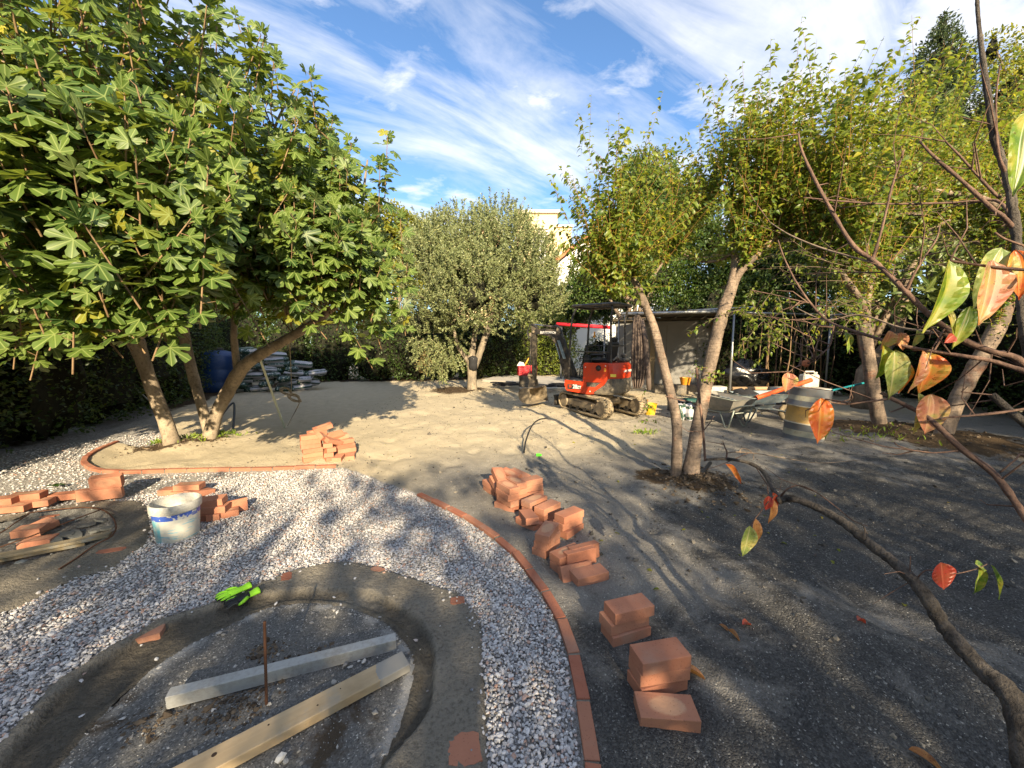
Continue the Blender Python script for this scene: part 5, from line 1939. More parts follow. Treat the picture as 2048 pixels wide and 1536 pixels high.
# ---- two-stemmed plum by the near sand
pb = np.array([pearB[0], pearB[1], gh(pearB[0], pearB[1]) - 0.04])
plum = empty('plum_tree', tuple(pb), 'two stemmed plum tree with ringed bark between the excavator and the barrel', 'tree')
dP = gd(1370, 962)
LP = []
lb = [
    ('trunk', [(1350, 985, dP, 24), (1352, 950, dP, 19), (1354, 890, dP, 18), (1352, 835, dP, 17.5), (1338, 775, dP + .02, 16), (1322, 710, dP + .05, 15), (1308, 656, dP + .08, 15), (1295, 623, dP + .1, 14), (1276, 574, dP + .1, 12), (1256, 545, dP + .1, 10), (1230, 509, dP + .1, 8), (1215, 470, dP + .1, 5)]),
    ('trunk', [(1378, 990, dP, 40), (1380, 955, dP, 32), (1388, 900, dP, 25), (1396, 850, dP, 23), (1408, 790, dP, 22), (1420, 730, dP, 22), (1436, 660, dP, 22), (1452, 607, dP, 21), (1468, 558, dP, 18), (1470, 520, dP + .05, 13), (1468, 480, dP + .1, 11), (1476, 447, dP + .1, 9), (1495, 425, dP + .1, 8), (1515, 420, dP + .15, 6.5), (1540, 428, dP + .2, 5), (1565, 440, dP + .2, 4)]),
    ('branch', [(1290, 612, dP + .1, 9), (1268, 600, dP + .0, 8), (1230, 587, dP - .1, 7), (1207, 565, dP - .1, 6), (1194, 529, dP - .1, 4.5)]),
    ('branch', [(1462, 580, dP, 15), (1480, 545, dP - .05, 13), (1507, 516, dP - .1, 12), (1540, 485, dP - .1, 11), (1575, 462, dP - .1, 10), (1620, 445, dP - .1, 9), (1680, 432, dP, 8), (1760, 425, dP + .1, 6), (1850, 430, dP + .2, 4)]),
    ('branch', [(1475, 500, dP + .05, 6), (1440, 520, dP + .2, 5), (1400, 522, dP + .4, 4), (1360, 505, dP + .6, 3)]),
    ('branch', [(1300, 560, dP + .15, 5), (1330, 520, dP + .4, 4.5), (1370, 470, dP + .6, 4), (1400, 430, dP + .8, 3), (1420, 400, dP + .8, 2)]),
    ('branch', [(1560, 475, dP - .1, 7), (1610, 490, dP - .3, 6), (1650, 520, dP - .5, 5), (1700, 540, dP - .6, 4), (1760, 560, dP - .7, 3)]),
]
for nm, l in lb:
    pts, rr_ = limb(nm, l, M['plum_bark'], plum, pb, 14 if nm == 'trunk' else 8, 5, 0.06, 0.56)
    LP.append([p_ for p_ in pts])
left_src = LP[0][-15:] + LP[2][8:] + LP[5][4:]
right_src = LP[1][-40:] + LP[3][4:] + LP[4][3:]
sprouts(left_src, 200, (0.5, 1.35), plum, pb, 0.55, 0.072, 0.030, TS, M['pear_leaf'], M['sprout'], bias=np.array([-0.05, 0, 0]))
sprouts(LP[1][-26:], 80, (0.7, 1.7), plum, pb, 0.22, 0.072, 0.030, TS, M['pear_leaf'], M['sprout'])
sprouts(LP[3][8:] + LP[6][3:], 230, (0.6, 1.7), plum, pb, 0.30, 0.072, 0.030, TS, M['pear_leaf'], M['sprout'])
sprouts(left_src[:8] + LP[2][6:] + LP[4], 45, (0.3, 0.7), plum, pb, 0.9, 0.068, 0.030, TS, M['pear_leaf'], M['green_twig'], droop=0.4, zfloor=1.9)
sprouts(LP[1][-22:] + LP[3][12:] + LP[0][-8:] + LP[6], 40, (1.3, 1.95), plum, pb, 0.16, 0.075, 0.045, TS, M['pear_leaf'], M['green_twig'])
# hanging sprays right of the trunk, in front of the dark corner
sprouts([P(1520, 560, dP - .2), P(1550, 590, dP - .3), P(1500, 600, dP - .2), P(1530, 640, dP - .3), P(1560, 660, dP - .3), P(1480, 620, dP - .1), P(1585, 560, dP - .3), P(1700, 640, dP), P(1680, 600, dP)], 34, (0.25, 0.6), plum, pb, 0.8, 0.062, 0.036, TS, M['pear_leaf'], M['twig'], droop=1.0)
sprouts(LP[6] + LP[3][10:], 120, (0.3, 1.0), plum, pb, 1.1, 0.055, 0.055, TS, M['pear_leaf'], M['twig'], droop=0.5, leafprob=0.5)
# small shoots on the trunks
sprouts([P(1405, 745, dP - .1), P(1400, 760, dP - .1), P(1282, 790, dP + .4), P(1285, 812, dP + .4), P(1300, 840, dP + .4)], 12, (0.10, 0.26), plum, pb, 0.9, 0.045, 0.022, TS, M['weed'], M['green_twig'], droop=0.6)

# ---- two plum trees further right
def plum_right(name, bpt, paths, label, nsp, LRr, tops):
    base = np.array([bpt[0], bpt[1], gh(bpt[0], bpt[1]) - 0.05])
    root = empty(name, tuple(base), label, 'tree', 'plum trees on the right')
    src = []
    for nm, l in paths:
        pts, rr_ = limb(nm, l, M['plum_bark'], root, base, 12 if nm == 'trunk' else 8, 5, 0.06, 0.66)
        src += pts[len(pts) // 2 if nm == 'trunk' else 2:]
    sprouts(src, nsp, LRr, root, base, 0.34, 0.078, 0.032, TS, M['pear_leaf'], M['sprout'])
    sprouts(src, nsp // 3, (0.4, 1.1), root, base, 1.3, 0.058, 0.05, TS, M['pear_leaf'], M['twig'], droop=0.5, leafprob=0.6)
    return root


d1 = gd(1762, 865)
plum_right('plum_tree', t1B, [
    ('trunk', [(1765, 880, d1, 24), (1762, 862, d1, 20), (1752, 810, d1, 18), (1742, 750, d1, 18), (1735, 700, d1, 17), (1728, 640, d1, 15), (1735, 580, d1, 13), (1750, 520, d1, 11), (1755, 460, d1, 8), (1760, 400, d1, 6)]),
    ('branch', [(1732, 620, d1, 11), (1700, 570, d1 - .2, 9), (1660, 520, d1 - .4, 7), (1620, 480, d1 - .6, 5), (1590, 430, d1 - .7, 4)]),
    ('branch', [(1742, 560, d1, 10), (1790, 510, d1 - .3, 8), (1840, 470, d1 - .6, 6), (1900, 440, d1 - .8, 4)]),
    ('branch', [(1750, 520, d1, 8), (1700, 470, d1 + .6, 7), (1640, 430, d1 + 1.0, 5), (1560, 400, d1 + 1.4, 4), (1500, 400, d1 + 1.6, 3)]),
], 'plum tree behind the barrel with a grey upright trunk', 220, (0.6, 1.7), None)
d2 = gd(1895, 885)
plum_right('plum_tree', t2B, [
    ('trunk', [(1872, 900, d2, 26), (1886, 870, d2, 21), (1905, 820, d2, 20), (1930, 770, d2, 20), (1958, 722, d2, 20), (1985, 672, d2, 20), (2005, 630, d2, 19), (2014, 560, d2, 17), (2008, 470, d2, 15), (2000, 400, d2, 14), (1996, 380, d2, 13)]),
    ('branch', [(2004, 420, d2, 10), (1960, 395, d2 - .2, 8), (1890, 385, d2 - .4, 7), (1800, 370, d2 - .6, 5), (1720, 350, d2 - .6, 4)]),
    ('branch', [(2006, 440, d2, 10), (2040, 360, d2 + .2, 8), (2080, 280, d2 + .3, 6), (2100, 200, d2 + .3, 4)]),
    ('branch', [(2012, 520, d2, 10), (1970, 490, d2 + .3, 8), (1900, 470, d2 + .6, 7), (1820, 450, d2 + .9, 5)]),
    ('branch', [(2010, 600, d2, 10), (2060, 560, d2 - .3, 8), (2120, 500, d2 - .5, 6)]),
], 'plum tree at the far right with a thick trunk leaning to the right', 240, (0.6, 1.8), None)

# ================================================================== OLIVE
ob = np.array([oliveB[0], oliveB[1], gh(oliveB[0], oliveB[1]) - 0.05])
olive = empty('olive_tree', tuple(ob), 'silvery green olive tree with a forked trunk behind the sand', 'tree')
dO = gd(945, 782)
OS = []
for nm, l in [
    ('trunk', [(944, 790, dO, 17), (944, 775, dO, 14), (944, 745, dO, 13), (942, 720, dO, 13), (945, 700, dO, 9), (950, 665, dO, 7), (958, 620, dO, 6), (960, 560, dO, 4)]),
    ('trunk', [(950, 735, dO, 9), (960, 705, dO - .1, 9), (972, 670, dO - .1, 9), (985, 630, dO - .1, 7), (1000, 580, dO - .1, 5), (1020, 520, dO - .1, 3)]),
    ('trunk', [(938, 725, dO, 7), (926, 708, dO, 6), (915, 690, dO - .1, 5), (905, 650, dO - .2, 4), (890, 600, dO - .2, 3)]),
    ('branch', [(985, 630, dO - .1, 5), (1030, 590, dO - .3, 4), (1070, 560, dO - .4, 3)]),
    ('branch', [(905, 650, dO - .2, 4), (860, 610, dO - .5, 3), (830, 580, dO - .6, 2.5)]),
]:
    pts, rr_ = limb(nm, l, M['olive_bark'], olive, ob, 10, 4, 0.08, 0.72)
    OS += pts


def W3(x, y, d):
    return P(x, y, d)


ol_blobs = []
for (x, y, d, rx, rz) in [(880, 560, dO - .3, 75, 95), (1010, 540, dO - .2, 95, 100), (950, 590, dO - 1.0, 90, 80), (1060, 600, dO + .1, 65, 65), (850, 640, dO - .4, 48, 55), (1000, 480, dO + .3, 60, 70), (880, 490, dO + .2, 62, 50), (880, 690, dO - .2, 42, 50), (930, 520, dO + 1, 90, 90), (1075, 540, dO + .3, 42, 60)]:
    c_ = W3(x, y, d)
    ol_blobs.append((c_[0] - ob[0], c_[1] - ob[1], c_[2] - ob[2], rx * d / FPX, 0.9 * rx * d / FPX, rz * d / FPX))
# upright shoots making the feathery outline, each with narrow leaves
shP, shD, shN, shS = [], [], [], []
mb = MB()
for b in ol_blobs:
    nn_ = int(300 * b[3] * b[5])
    p, d = ellipsoid_pts(nn_, b[:3], b[3:6], 0.55, 0.25)
    for q, o_ in zip(p, d):
        hang = q[2] < 1.9
        dv = norm(o_ * 0.7 + np.array([0, 0, 0.9 if not hang else -0.7]) + rng.normal(size=3) * .25)
        L = rng.uniform(.25, .6)
        e = q + dv * L + np.array([0, 0, -.05 if hang else 0])
        mb.tube([q, e], [.003, .001], 3, caps=False)
        nl = int(L / 0.0115)
        f = rng.random(nl)[:, None]
        shP.append(q + (e - q) * f)
        rd = norm(rng.normal(size=(nl, 3)))
        shD.append(norm(rd * .9 + dv * .7))
        shN.append(norm(rng.normal(size=(nl, 3)) + np.array([0, 0, .6])))
        shS.append(rng.uniform(.065, .10, nl))
mb.build('twigs', M['twig'], olive)['kind'] = 'stuff'
leaf_cloud('foliage', np.concatenate(shP), np.concatenate(shD), np.concatenate(shN), np.concatenate(shS), t_quad(0.19), M['olive_leaf'], olive)
core(olive, ol_blobs[:5], 0.34, 'shade_filler')
c_ = P(850, 720, dO - .5) - ob
bush(olive, [(c_[0], c_[1], c_[2], .18, .2, .45)], 500, 0.05, t_quad(0.18), M['dry_leaf'], shell=0.2, name='dry_sprig')
# dark jacket tied at the fork
M['black_cloth'] = worn('black cloth', (0.015, 0.015, 0.017), 0.85, 0, 0.4, 8)
mb = MB()
c_ = P(946, 722, dO - .18)
ell_loft(mb, [(0, 0, -.28, .06, .05, 0)], 8)
mb = MB()
mb.lathe([(0.05, -0.42), (0.16, -0.38), (0.20, -0.2), (0.19, 0.0), (0.22, 0.12), (0.12, 0.2), (0.03, 0.22)], n=14)
v = mb.V[0]
v += rng.normal(size=v.shape) * 0.012
o = mb.build('black_bag', M['black_cloth'], None, True, tuple(c_))
o.scale = (0.75, 0.6, 0.75)
tagit(o, 'black cloth bag hung in the fork of the olive trunk', 'bag')
mb = MB()
mb.tube([(-.07, -.13, .10), (-.02, -.16, .14), (.04, -.15, .12), (.09, -.13, .05), (.12, -.11, -.02)], [.02, .035, .04, .03, .015], 8)
mb.build('white_trim', worn('pale cloth', (0.5, 0.5, 0.5), 0.8), o, True)

# ================================================================== hedges and background trees
def hedge(name, line, width, height, label, n, size, mat, tm_, lit=None, zf=0.0, cell=0.5, cat='hedge'):
    c0 = np.array([line[0][0], line[0][1], 0])
    root = empty(name, tuple(c0), label, cat)
    blobs = []
    ln = smooth_line([tuple(q) for q in line], 6)
    seg = 0
    last = np.array(ln[0])
    for q in ln:
        q = np.array(q)
        if np.linalg.norm(q - last) > width * 0.75 or q is ln[0]:
            h = height * random.uniform(.9, 1.1)
            blobs.append((q[0] - c0[0], q[1] - c0[1], h * .40, width * .75, width * .75, h * .62))
            last = q
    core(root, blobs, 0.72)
    bush(root, blobs, n, size, tm_, mat, shell=0.72, cell=cell, keep=0.45)
    return root


hedge('tall_hedge', [(-6.3, 1.0), (-7.6, 4.2), (-8.4, 7.2), (-9.8, 10.5), (-11.2, 13.2)], 1.5, 4.2, 'tall dark green hedge along the left side behind the fig tree', 70000, 0.075, M['hedge_leaf'], t_bent(0.30))
hedge('back_hedge', [(-17, 14.8), (-12.5, 16.0), (-9, 16.8), (-5.5, 17.2), (-3.2, 17.6), (-1.6, 18.2), (-0.2, 18.8)], 1.7, 3.3, 'dark green hedge along the back between the sacks and the olive tree', 52000, 0.10, M['hedge_leaf'], t_bent(0.30))
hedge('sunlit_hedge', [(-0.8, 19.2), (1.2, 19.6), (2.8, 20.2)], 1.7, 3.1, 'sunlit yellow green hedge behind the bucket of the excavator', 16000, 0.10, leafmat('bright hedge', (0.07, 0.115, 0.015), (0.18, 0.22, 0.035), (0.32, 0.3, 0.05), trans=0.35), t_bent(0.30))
hedge('flowering_hedge', [(2.9, 17.5), (4.4, 17.6), (5.8, 17.2)], 1.2, 2.1, 'dark hedge with reddish flowers seen through the excavator canopy', 9000, 0.08, M['laurel_leaf'], t_bent(0.30))
hedge('corner_hedge', [(5.4, 15.6), (7.2, 13.6), (9.0, 12.8), (11.0, 12.0), (12.6, 10.6)], 1.7, 3.6, 'dark leafy thicket behind the pergola posts on the right', 36000, 0.10, M['hedge_leaf'], t_bent(0.30))
hedge('side_hedge', [(9.6, 3.0), (10.6, 5.5), (11.6, 8.0), (12.4, 10.5)], 1.7, 4.2, 'dark hedge along the right side behind the leaning plum tree', 32000, 0.09, M['hedge_leaf'], t_bent(0.30))


def tree(name, base, trunk_h, blobs, label, n, size, tm_, mat, bark=None, cell=0.6, keep=0.5, shell=0.6, r=0.16, group=None, corek=0.5):
    root = empty(name, base, label, 'tree', group)
    mb = MB()
    tx, ty, tz = blobs[0][0], blobs[0][1], blobs[0][2]
    mb.tube([(0, 0, -0.1), (0.03, 0.02, trunk_h * .5), (tx * .6, ty * .6, trunk_h), (tx, ty, tz + blobs[0][5] * .3)], [r * 1.25, r, r * .8, r * .3], 9)
    mb.build('trunk', bark or M['twig'], root, True)
    for b in blobs[1:7]:
        MB().tube([(0, 0, trunk_h * .7), (b[0] * .5, b[1] * .5, (trunk_h + b[2]) * .5), (b[0], b[1], b[2] + b[5] * .3)], [r * .6, r * .4, r * .12], 6).build('branch', bark or M['twig'], root, True)
    if corek:
        core(root, blobs, corek, 'shade_filler')
    bush(root, blobs, n, size, tm_, mat, shell=shell, cell=cell, keep=keep, zmin=0.3)
    return root


def tblobs(px_list, base):
    out = []
    for x, y, d, rx, rz in px_list:
        c_ = P(x, y, d) - np.array(base)
        out.append((c_[0], c_[1], c_[2], rx * d / FPX, rx * d / FPX * .8, rz * d / FPX))
    return out


bs = (-6.5, 21.5, 0)
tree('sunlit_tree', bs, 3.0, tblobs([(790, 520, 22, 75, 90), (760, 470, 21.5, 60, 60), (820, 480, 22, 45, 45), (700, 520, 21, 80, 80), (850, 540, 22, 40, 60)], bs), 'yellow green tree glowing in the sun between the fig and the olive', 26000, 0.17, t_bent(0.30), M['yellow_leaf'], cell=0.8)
bs = (-10.5, 19.5, 0)
tree('background_tree', bs, 3.0, tblobs([(560, 520, 20, 90, 100), (480, 460, 20, 100, 90), (620, 560, 20, 70, 70), (400, 420, 19, 110, 90), (440, 600, 19, 120, 90), (620, 640, 19.5, 100, 60), (330, 560, 18, 80, 100)], bs), 'green tree behind the sacks, mostly hidden by the fig tree', 30000, 0.17, t_bent(0.30), M['hedge_leaf'], cell=0.8)
bs = (4.6, 14.8, 0)
tree('evergreen_tree', bs, 2.4, tblobs([(1310, 420, 15, 78, 85), (1290, 360, 15, 60, 55), (1350, 480, 15, 70, 80), (1240, 480, 15.3, 60, 70), (1390, 420, 15.5, 55, 60), (1300, 560, 15, 90, 50), (1180, 560, 15.5, 50, 55), (1400, 590, 14.5, 60, 45), (1465, 605, 13.8, 50, 48), (1240, 575, 15.2, 60, 40)], bs), 'round dark green tree behind the plum tree and the shed', 60000, 0.115, t_bent(0.30), leafmat('evergreen leaf', (0.030, 0.070, 0.016), (0.085, 0.14, 0.025), (0.2, 0.2, 0.03), trans=0.3), cell=0.7, keep=0.48)
bs = (2.4, 21.5, 0)
tree('background_tree', bs, 1.6, tblobs([(1120, 615, 21.5, 60, 45), (1165, 600, 21.0, 45, 50), (1215, 610, 20.5, 50, 40), (1085, 640, 21.5, 50, 40)], bs), 'dark green shrubby tree in front of the white house', 20000, 0.14, t_bent(0.30), M['hedge_leaf'], cell=0.6)
bs = (9.0, 13.8, 0)
tree('background_tree', bs, 2.6, tblobs([(1560, 480, 13.5, 80, 90), (1500, 540, 13.5, 75, 60), (1640, 440, 13.5, 80, 80), (1720, 500, 13, 90, 90), (1600, 560, 13, 110, 45), (1520, 610, 12.8, 60, 45), (1455, 575, 14.2, 60, 40), (1430, 500, 14.4, 50, 60), (1660, 350, 14, 40, 60)], bs), 'leafy green tree behind the pergola', 46000, 0.13, t_bent(0.30), M['hedge_leaf'], cell=0.7, keep=0.5)
bs = (12.6, 11.2, 0)
tree('laurel_tree', bs, 3.0, tblobs([(1870, 250, 11.8, 75, 110), (1880, 140, 11.8, 45, 75), (1884, 70, 11.8, 16, 50), (1915, 170, 11.8, 26, 70), (1830, 330, 11.8, 60, 70), (1940, 300, 11.8, 60, 80), (1845, 180, 11.8, 20, 45), (1900, 420, 11.5, 100, 90)], bs), 'dark pointed laurel tree rising at the upper right', 42000, 0.11, t_bent(0.18), M['laurel_leaf'], cell=0.4, keep=0.5, corek=0.55)
bs = (15.0, 10.0, 0)
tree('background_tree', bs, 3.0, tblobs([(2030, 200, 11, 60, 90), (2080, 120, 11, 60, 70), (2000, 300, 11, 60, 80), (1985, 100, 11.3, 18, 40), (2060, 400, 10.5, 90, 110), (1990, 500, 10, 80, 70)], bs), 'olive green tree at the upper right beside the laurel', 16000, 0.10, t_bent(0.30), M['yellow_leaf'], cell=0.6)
bs = (8.6, 9.4, 0)
loq = tree('loquat_tree', bs, 1.8, tblobs([(1870, 300, 9.3, 55, 75), (1850, 230, 9.3, 32, 40), (1800, 380, 9.3, 55, 60), (1900, 420, 9, 70, 80), (1740, 520, 9, 70, 60), (1830, 560, 9, 90, 60), (1660, 330, 9.5, 28, 50)], bs), 'loquat tree with long pale leaves behind the bare persimmon branches', 2600, 0.27, t_long(0.15), M['loquat_leaf'], cell=0.5, keep=0.45, corek=0.0)
# ivy bloom at the upper left corner
iv = empty('flowering_ivy', tuple(P(-20, 140, 2.9)), 'ivy with yellowish round flower heads at the upper left edge', 'ivy')
bush(iv, [(0, 0, 0.1, .28, .3, .35), (-.15, .2, -.35, .3, .3, .3)], 2600, 0.03, t_quad(0.5), M['ivy_flower'], zmin=-3, shell=.2, cell=.15, keep=.55, name='flower_heads')
bush(iv, [(0, 0.1, -0.1, .35, .3, .6)], 500, 0.09, TS2, M['hedge_leaf'], zmin=-3, shell=.2, cell=.2, name='leaves')
MB().tube([(0, .1, -1.0), (.05, .15, -.5), (0, .1, 0), (-.05, .1, .5)], [.02, .018, .014, .008], 6).build('stem', M['twig'], iv, True)

# trees and hedge behind the viewer that shade the foreground
bt = leafmat('rear tree leaf', (0.04, 0.08, 0.015), (0.10, 0.15, 0.03), trans=0.3)
shade_list = [(-12.0, -9.0, 6.0, 2.3), (-8.0, -9.2, 5.9, 2.0), (-4.6, -9.0, 5.7, 1.9), (-1.4, -9.0, 6.0, 1.8), (1.4, -9.0, 6.2, 1.8), (4.2, -9.2, 6.5, 2.0), (7.0, -8.8, 7.3, 2.2), (10.6, -8.4, 8.3, 2.3), (14.2, -8.0, 8.4, 2.4)]
for i_, (x, y, h, r) in enumerate(shade_list):
    bl = [(0, 0, h * .5, r, 1.4, h * .47), (r * .5, .2, h * .66, r * .6, 1.1, h * .33), (-r * .5, -.1, h * .62, r * .6, 1.1, h * .34), (0, .3, h * .3, r * 1.1, 1.0, h * .3)]
    tree('garden_tree', (x, y, 0), h * .35, bl, 'leafy tree behind the viewpoint, number counted from the left: ' + ['first', 'second', 'third', 'fourth', 'fifth', 'sixth', 'seventh', 'eighth', 'ninth'][i_],
         int((950 if x < 8 else 700) * r * h * .62), 0.18, t_bent(0.34), bt, cell=0.5, keep=0.52, shell=0.3, r=.1, group='trees behind the viewpoint', corek=0.26)

# ================================================================== EXCAVATOR
M['red'] = worn('orange red paint', (0.62, 0.045, 0.010), 0.38, 0, 0.12, 3, dirt=(0.28, 0.06, 0.03), dirt_amt=0.35, bmp=0.05)
M['black_steel'] = worn('black painted steel', (0.018, 0.019, 0.021), 0.42, 0.2, 0.3, 6, dirt=(0.16, 0.13, 0.095), dirt_amt=0.42, bmp=0.1)
M['grey_cast'] = worn('dusty dark counterweight', (0.055, 0.055, 0.056), 0.6, 0.1, 0.4, 5, dirt=(0.26, 0.215, 0.15), dirt_amt=0.5, bmp=0.3)
M['dusty_steel'] = worn('dusty worn steel', (0.11, 0.095, 0.075), 0.6, 0.3, 0.3, 7, dirt=(0.34, 0.27, 0.18), dirt_amt=0.7, bmp=0.3)
M['arm_paint'] = worn('scuffed black arm', (0.035, 0.032, 0.028), 0.5, 0.3, 0.3, 7, dirt=(0.20, 0.165, 0.115), dirt_amt=0.45, bmp=0.2)
M['rubber'] = worn('dusty rubber track', (0.10, 0.082, 0.058), 0.9, 0, 0.3, 9, dirt=(0.33, 0.26, 0.165), dirt_amt=0.8, bmp=0.5)
M['chrome'] = worn('ram rod', (0.55, 0.56, 0.57), 0.2, 1.0, 0.05, 9)
M['seat'] = worn('black seat vinyl', (0.020, 0.020, 0.021), 0.45, 0, 0.2, 12)
M['white_print'] = worn('white print', (0.75, 0.74, 0.70), 0.6, 0, 0.15, 40)
M['orange_print'] = worn('orange sticker', (0.85, 0.36, 0.04), 0.5, 0, 0.1, 20)
M['yellow_print'] = worn('yellow sticker', (0.85, 0.70, 0.10), 0.5, 0, 0.1, 20)

EXC = np.array([2.06, 8.85])
ez = gh(EXC[0], EXC[1])
exc = empty('excavator', (EXC[0], EXC[1], ez + 0.03), 'orange red and black mini excavator with open canopy and bucket resting on the sand', 'excavator')
th_u = math.atan2(0.61, -0.79)
th_l = math.atan2(0.91, -0.42)


FRONT = [False]


def ebuild(mb, name, mat, ang, parent=None, smooth=False, autos=35, base=None):
    if FRONT[0]:
        for v in mb.V:
            v[:, 0] = np.where(v[:, 0] > 1.0, 1.0 + (v[:, 0] - 1.0) * 0.80, v[:, 0])
            v[:, 2] = np.where(v[:, 2] > 0.8, 0.8 + (v[:, 2] - 0.8) * 0.93, v[:, 2])
            v[:, 2] = np.where((v[:, 2] < 0.62) & (v[:, 0] > 1.5), v[:, 2] * 0.86, v[:, 2])
    me = mb.mesh(name, smooth, autos)
    o = link(name, me, mat, parent or exc)
    if parent is None:
        o.rotation_euler = (0, 0, ang)
    return o


# undercarriage: x forward, y left, 0.95 m gauge
def track_path(Lh, r, n=10):
    pts = []
    for i_ in range(n + 1):
        a = -PI / 2 + PI * i_ / n
        pts.append((Lh + r * math.cos(a), r + r * math.sin(a)))
    for i_ in range(n + 1):
        a = PI / 2 + PI * i_ / n
        pts.append((-Lh + r * 0.92 * math.cos(a), r + r * math.sin(a)))
    return pts


for sgn in (1, -1):
    yc = 0.475 * sgn
    tp = track_path(0.71, 0.195)
    tpi = track_path(0.71, 0.168)
    tpi = [(x, z + 0.027) for x, z in tpi]
    mb = MB()
    n_ = len(tp)
    w_ = 0.115
    V = [(x, yc - w_, z) for x, z in tp] + [(x, yc + w_, z) for x, z in tp] + [(x, yc - w_, z) for x, z in tpi] + [(x, yc + w_, z) for x, z in tpi]
    F = []
    for i_ in range(n_):
        j_ = (i_ + 1) % n_
        F += [(i_, j_, j_ + n_, i_ + n_), (i_ + 2 * n_, i_ + 3 * n_, j_ + 3 * n_, j_ + 2 * n_), (i_, i_ + 2 * n_, j_ + 2 * n_, j_), (i_ + n_, j_ + n_, j_ + 3 * n_, i_ + 3 * n_)]
    mb.add(V, F)
    ring = [np.array((x, z)) for x, z in tp]
    per = [0]
    for i_ in range(n_):
        per.append(per[-1] + np.linalg.norm(ring[(i_ + 1) % n_] - ring[i_]))
    t = 0.0
    kk = 0
    while t < per[-1] - 0.03:
        k = int(np.searchsorted(per, t, side='right') - 1)
        f = (t - per[k]) / (per[k + 1] - per[k])
        p_ = ring[k] * (1 - f) + ring[(k + 1) % n_] * f
        d_ = ring[(k + 1) % n_] - ring[k]
        a_ = math.atan2(d_[1], d_[0])
        for q_ in (-1, 1):
            off = 0.028 if q_ > 0 else 0.0
            pp = p_ + d_ / np.linalg.norm(d_) * off
            mb.box((pp[0] + 0.008 * math.sin(a_), yc + q_ * 0.055, pp[1] - 0.008 * math.cos(a_)), (0.03, 0.10, 0.026), rot=(0, -a_, 0), bev=0.004)
        t += 0.056
        kk += 1
    tr = ebuild(mb, 'track', M['rubber'], th_l)
    mb = MB()
    mb.prism([(-0.60, 0.09), (0.60, 0.09), (0.64, 0.14), (0.60, 0.24), (0.30, 0.285), (-0.30, 0.285), (-0.58, 0.25)], yc - 0.07, yc + 0.07 + 0.03 * sgn * 0)
    mb.prism([(-0.42, 0.13), (0.42, 0.13), (0.46, 0.18), (0.40, 0.235), (-0.40, 0.235)], yc + sgn * 0.07, yc + sgn * 0.092)
    ebuild(mb, 'frame_rail', M['dusty_steel'], 0, tr)
    for x_ in (-0.71, 0.71):
        mb = MB().lathe([(0.01, -0.09), (0.155 if x_ < 0 else 0.145, -0.09), (0.155, -0.07), (0.10, -0.06), (0.10, 0.06), (0.155, 0.07), (0.150, 0.09), (0.06, 0.092), (0.05, 0.10), (0.01, 0.10)], c=(x_, yc, 0.195), n=22, rot=(PI / 2, 0, 0))
        ebuild(mb, 'sprocket' if x_ < 0 else 'idler', M['dusty_steel'], 0, tr, True)
    for x_ in (-0.42, -0.14, 0.14, 0.42):
        mb = MB().lathe([(0.01, -0.085), (0.058, -0.085), (0.062, -0.05), (0.045, -0.045), (0.045, .045), (0.062, .05), (0.058, .085), (0.02, .09)], c=(x_, yc, 0.088), n=14, rot=(PI / 2, 0, 0))
        ebuild(mb, 'roller', M['black_steel'], 0, tr, True)
mb = MB()
mb.box((0, 0, 0.25), (0.55, 0.72, 0.14), bev=0.03)
mb.box((0, 0.28, 0.22), (0.34, 0.22, 0.10), rot=(0.3, 0, 0), bev=0.02)
mb.box((0, -0.28, 0.22), (0.34, 0.22, 0.10), rot=(-0.3, 0, 0), bev=0.02)
mb.lathe([(0.01, 0.31), (0.27, 0.31), (0.28, 0.36), (0.25, 0.41), (0.01, 0.41)], n=28)
ebuild(mb, 'car_body', M['dusty_steel'], th_l, smooth=False)
# dozer blade in front
mb = MB()
mb.prism([(1.06, 0.02), (1.10, 0.00), (1.085, 0.10), (1.09, 0.19), (1.13, 0.27), (1.10, 0.275), (1.06, 0.19), (1.05, 0.10)], -0.60, 0.60)
mb.box((1.06, 0.57, 0.15), (0.10, 0.03, 0.22), bev=0.004)
mb.box((1.06, -0.57, 0.15), (0.10, 0.03, 0.22), bev=0.004)
bl = ebuild(mb, 'dozer_blade', M['black_steel'], th_l)
mb = MB()
for s_ in (-1, 1):
    mb.box((0.68, s_ * 0.24, 0.17), (0.80, 0.06, 0.08), rot=(0, 0.08, 0), bev=0.008)
ebuild(mb, 'blade_arm', M['black_steel'], 0, bl)

# upper body, x forward, y left
YL = 0.50


def outline(rr_=0.60, y=YL, xf=0.10, n=9):
    """rounded tail plan: from (xf, y) back round to (xf, -y)"""
    pts = []
    for i_ in range(n + 1):
        a = PI / 2 + PI * i_ / n
        cx_, sx_ = math.cos(a), math.sin(a)
        k_ = (abs(cx_) ** 3.2 + abs(sx_) ** 3.2) ** (-1 / 3.2)
        pts.append((0.62 * cx_ * k_, y * sx_ * k_))
    return [(xf, y)] + pts + [(xf, -y)]


def shell(mb, pl, levels, mi=0):
    """levels: (z, scale) ; closed top and bottom"""
    n_ = len(pl)
    V = []
    for z, s_ in levels:
        V += [(x * s_ if x < 0 else x, y * (s_ * .5 + .5), z) for x, y in pl]
    F = []
    for k in range(len(levels) - 1):
        for i_ in range(n_):
            j_ = (i_ + 1) % n_
            F.append((k * n_ + i_, k * n_ + j_, (k + 1) * n_ + j_, (k + 1) * n_ + i_))
    F.append(list(range(n_))[::-1])
    F.append([(len(levels) - 1) * n_ + i_ for i_ in range(n_)])
    mb.add(V, F, mi)


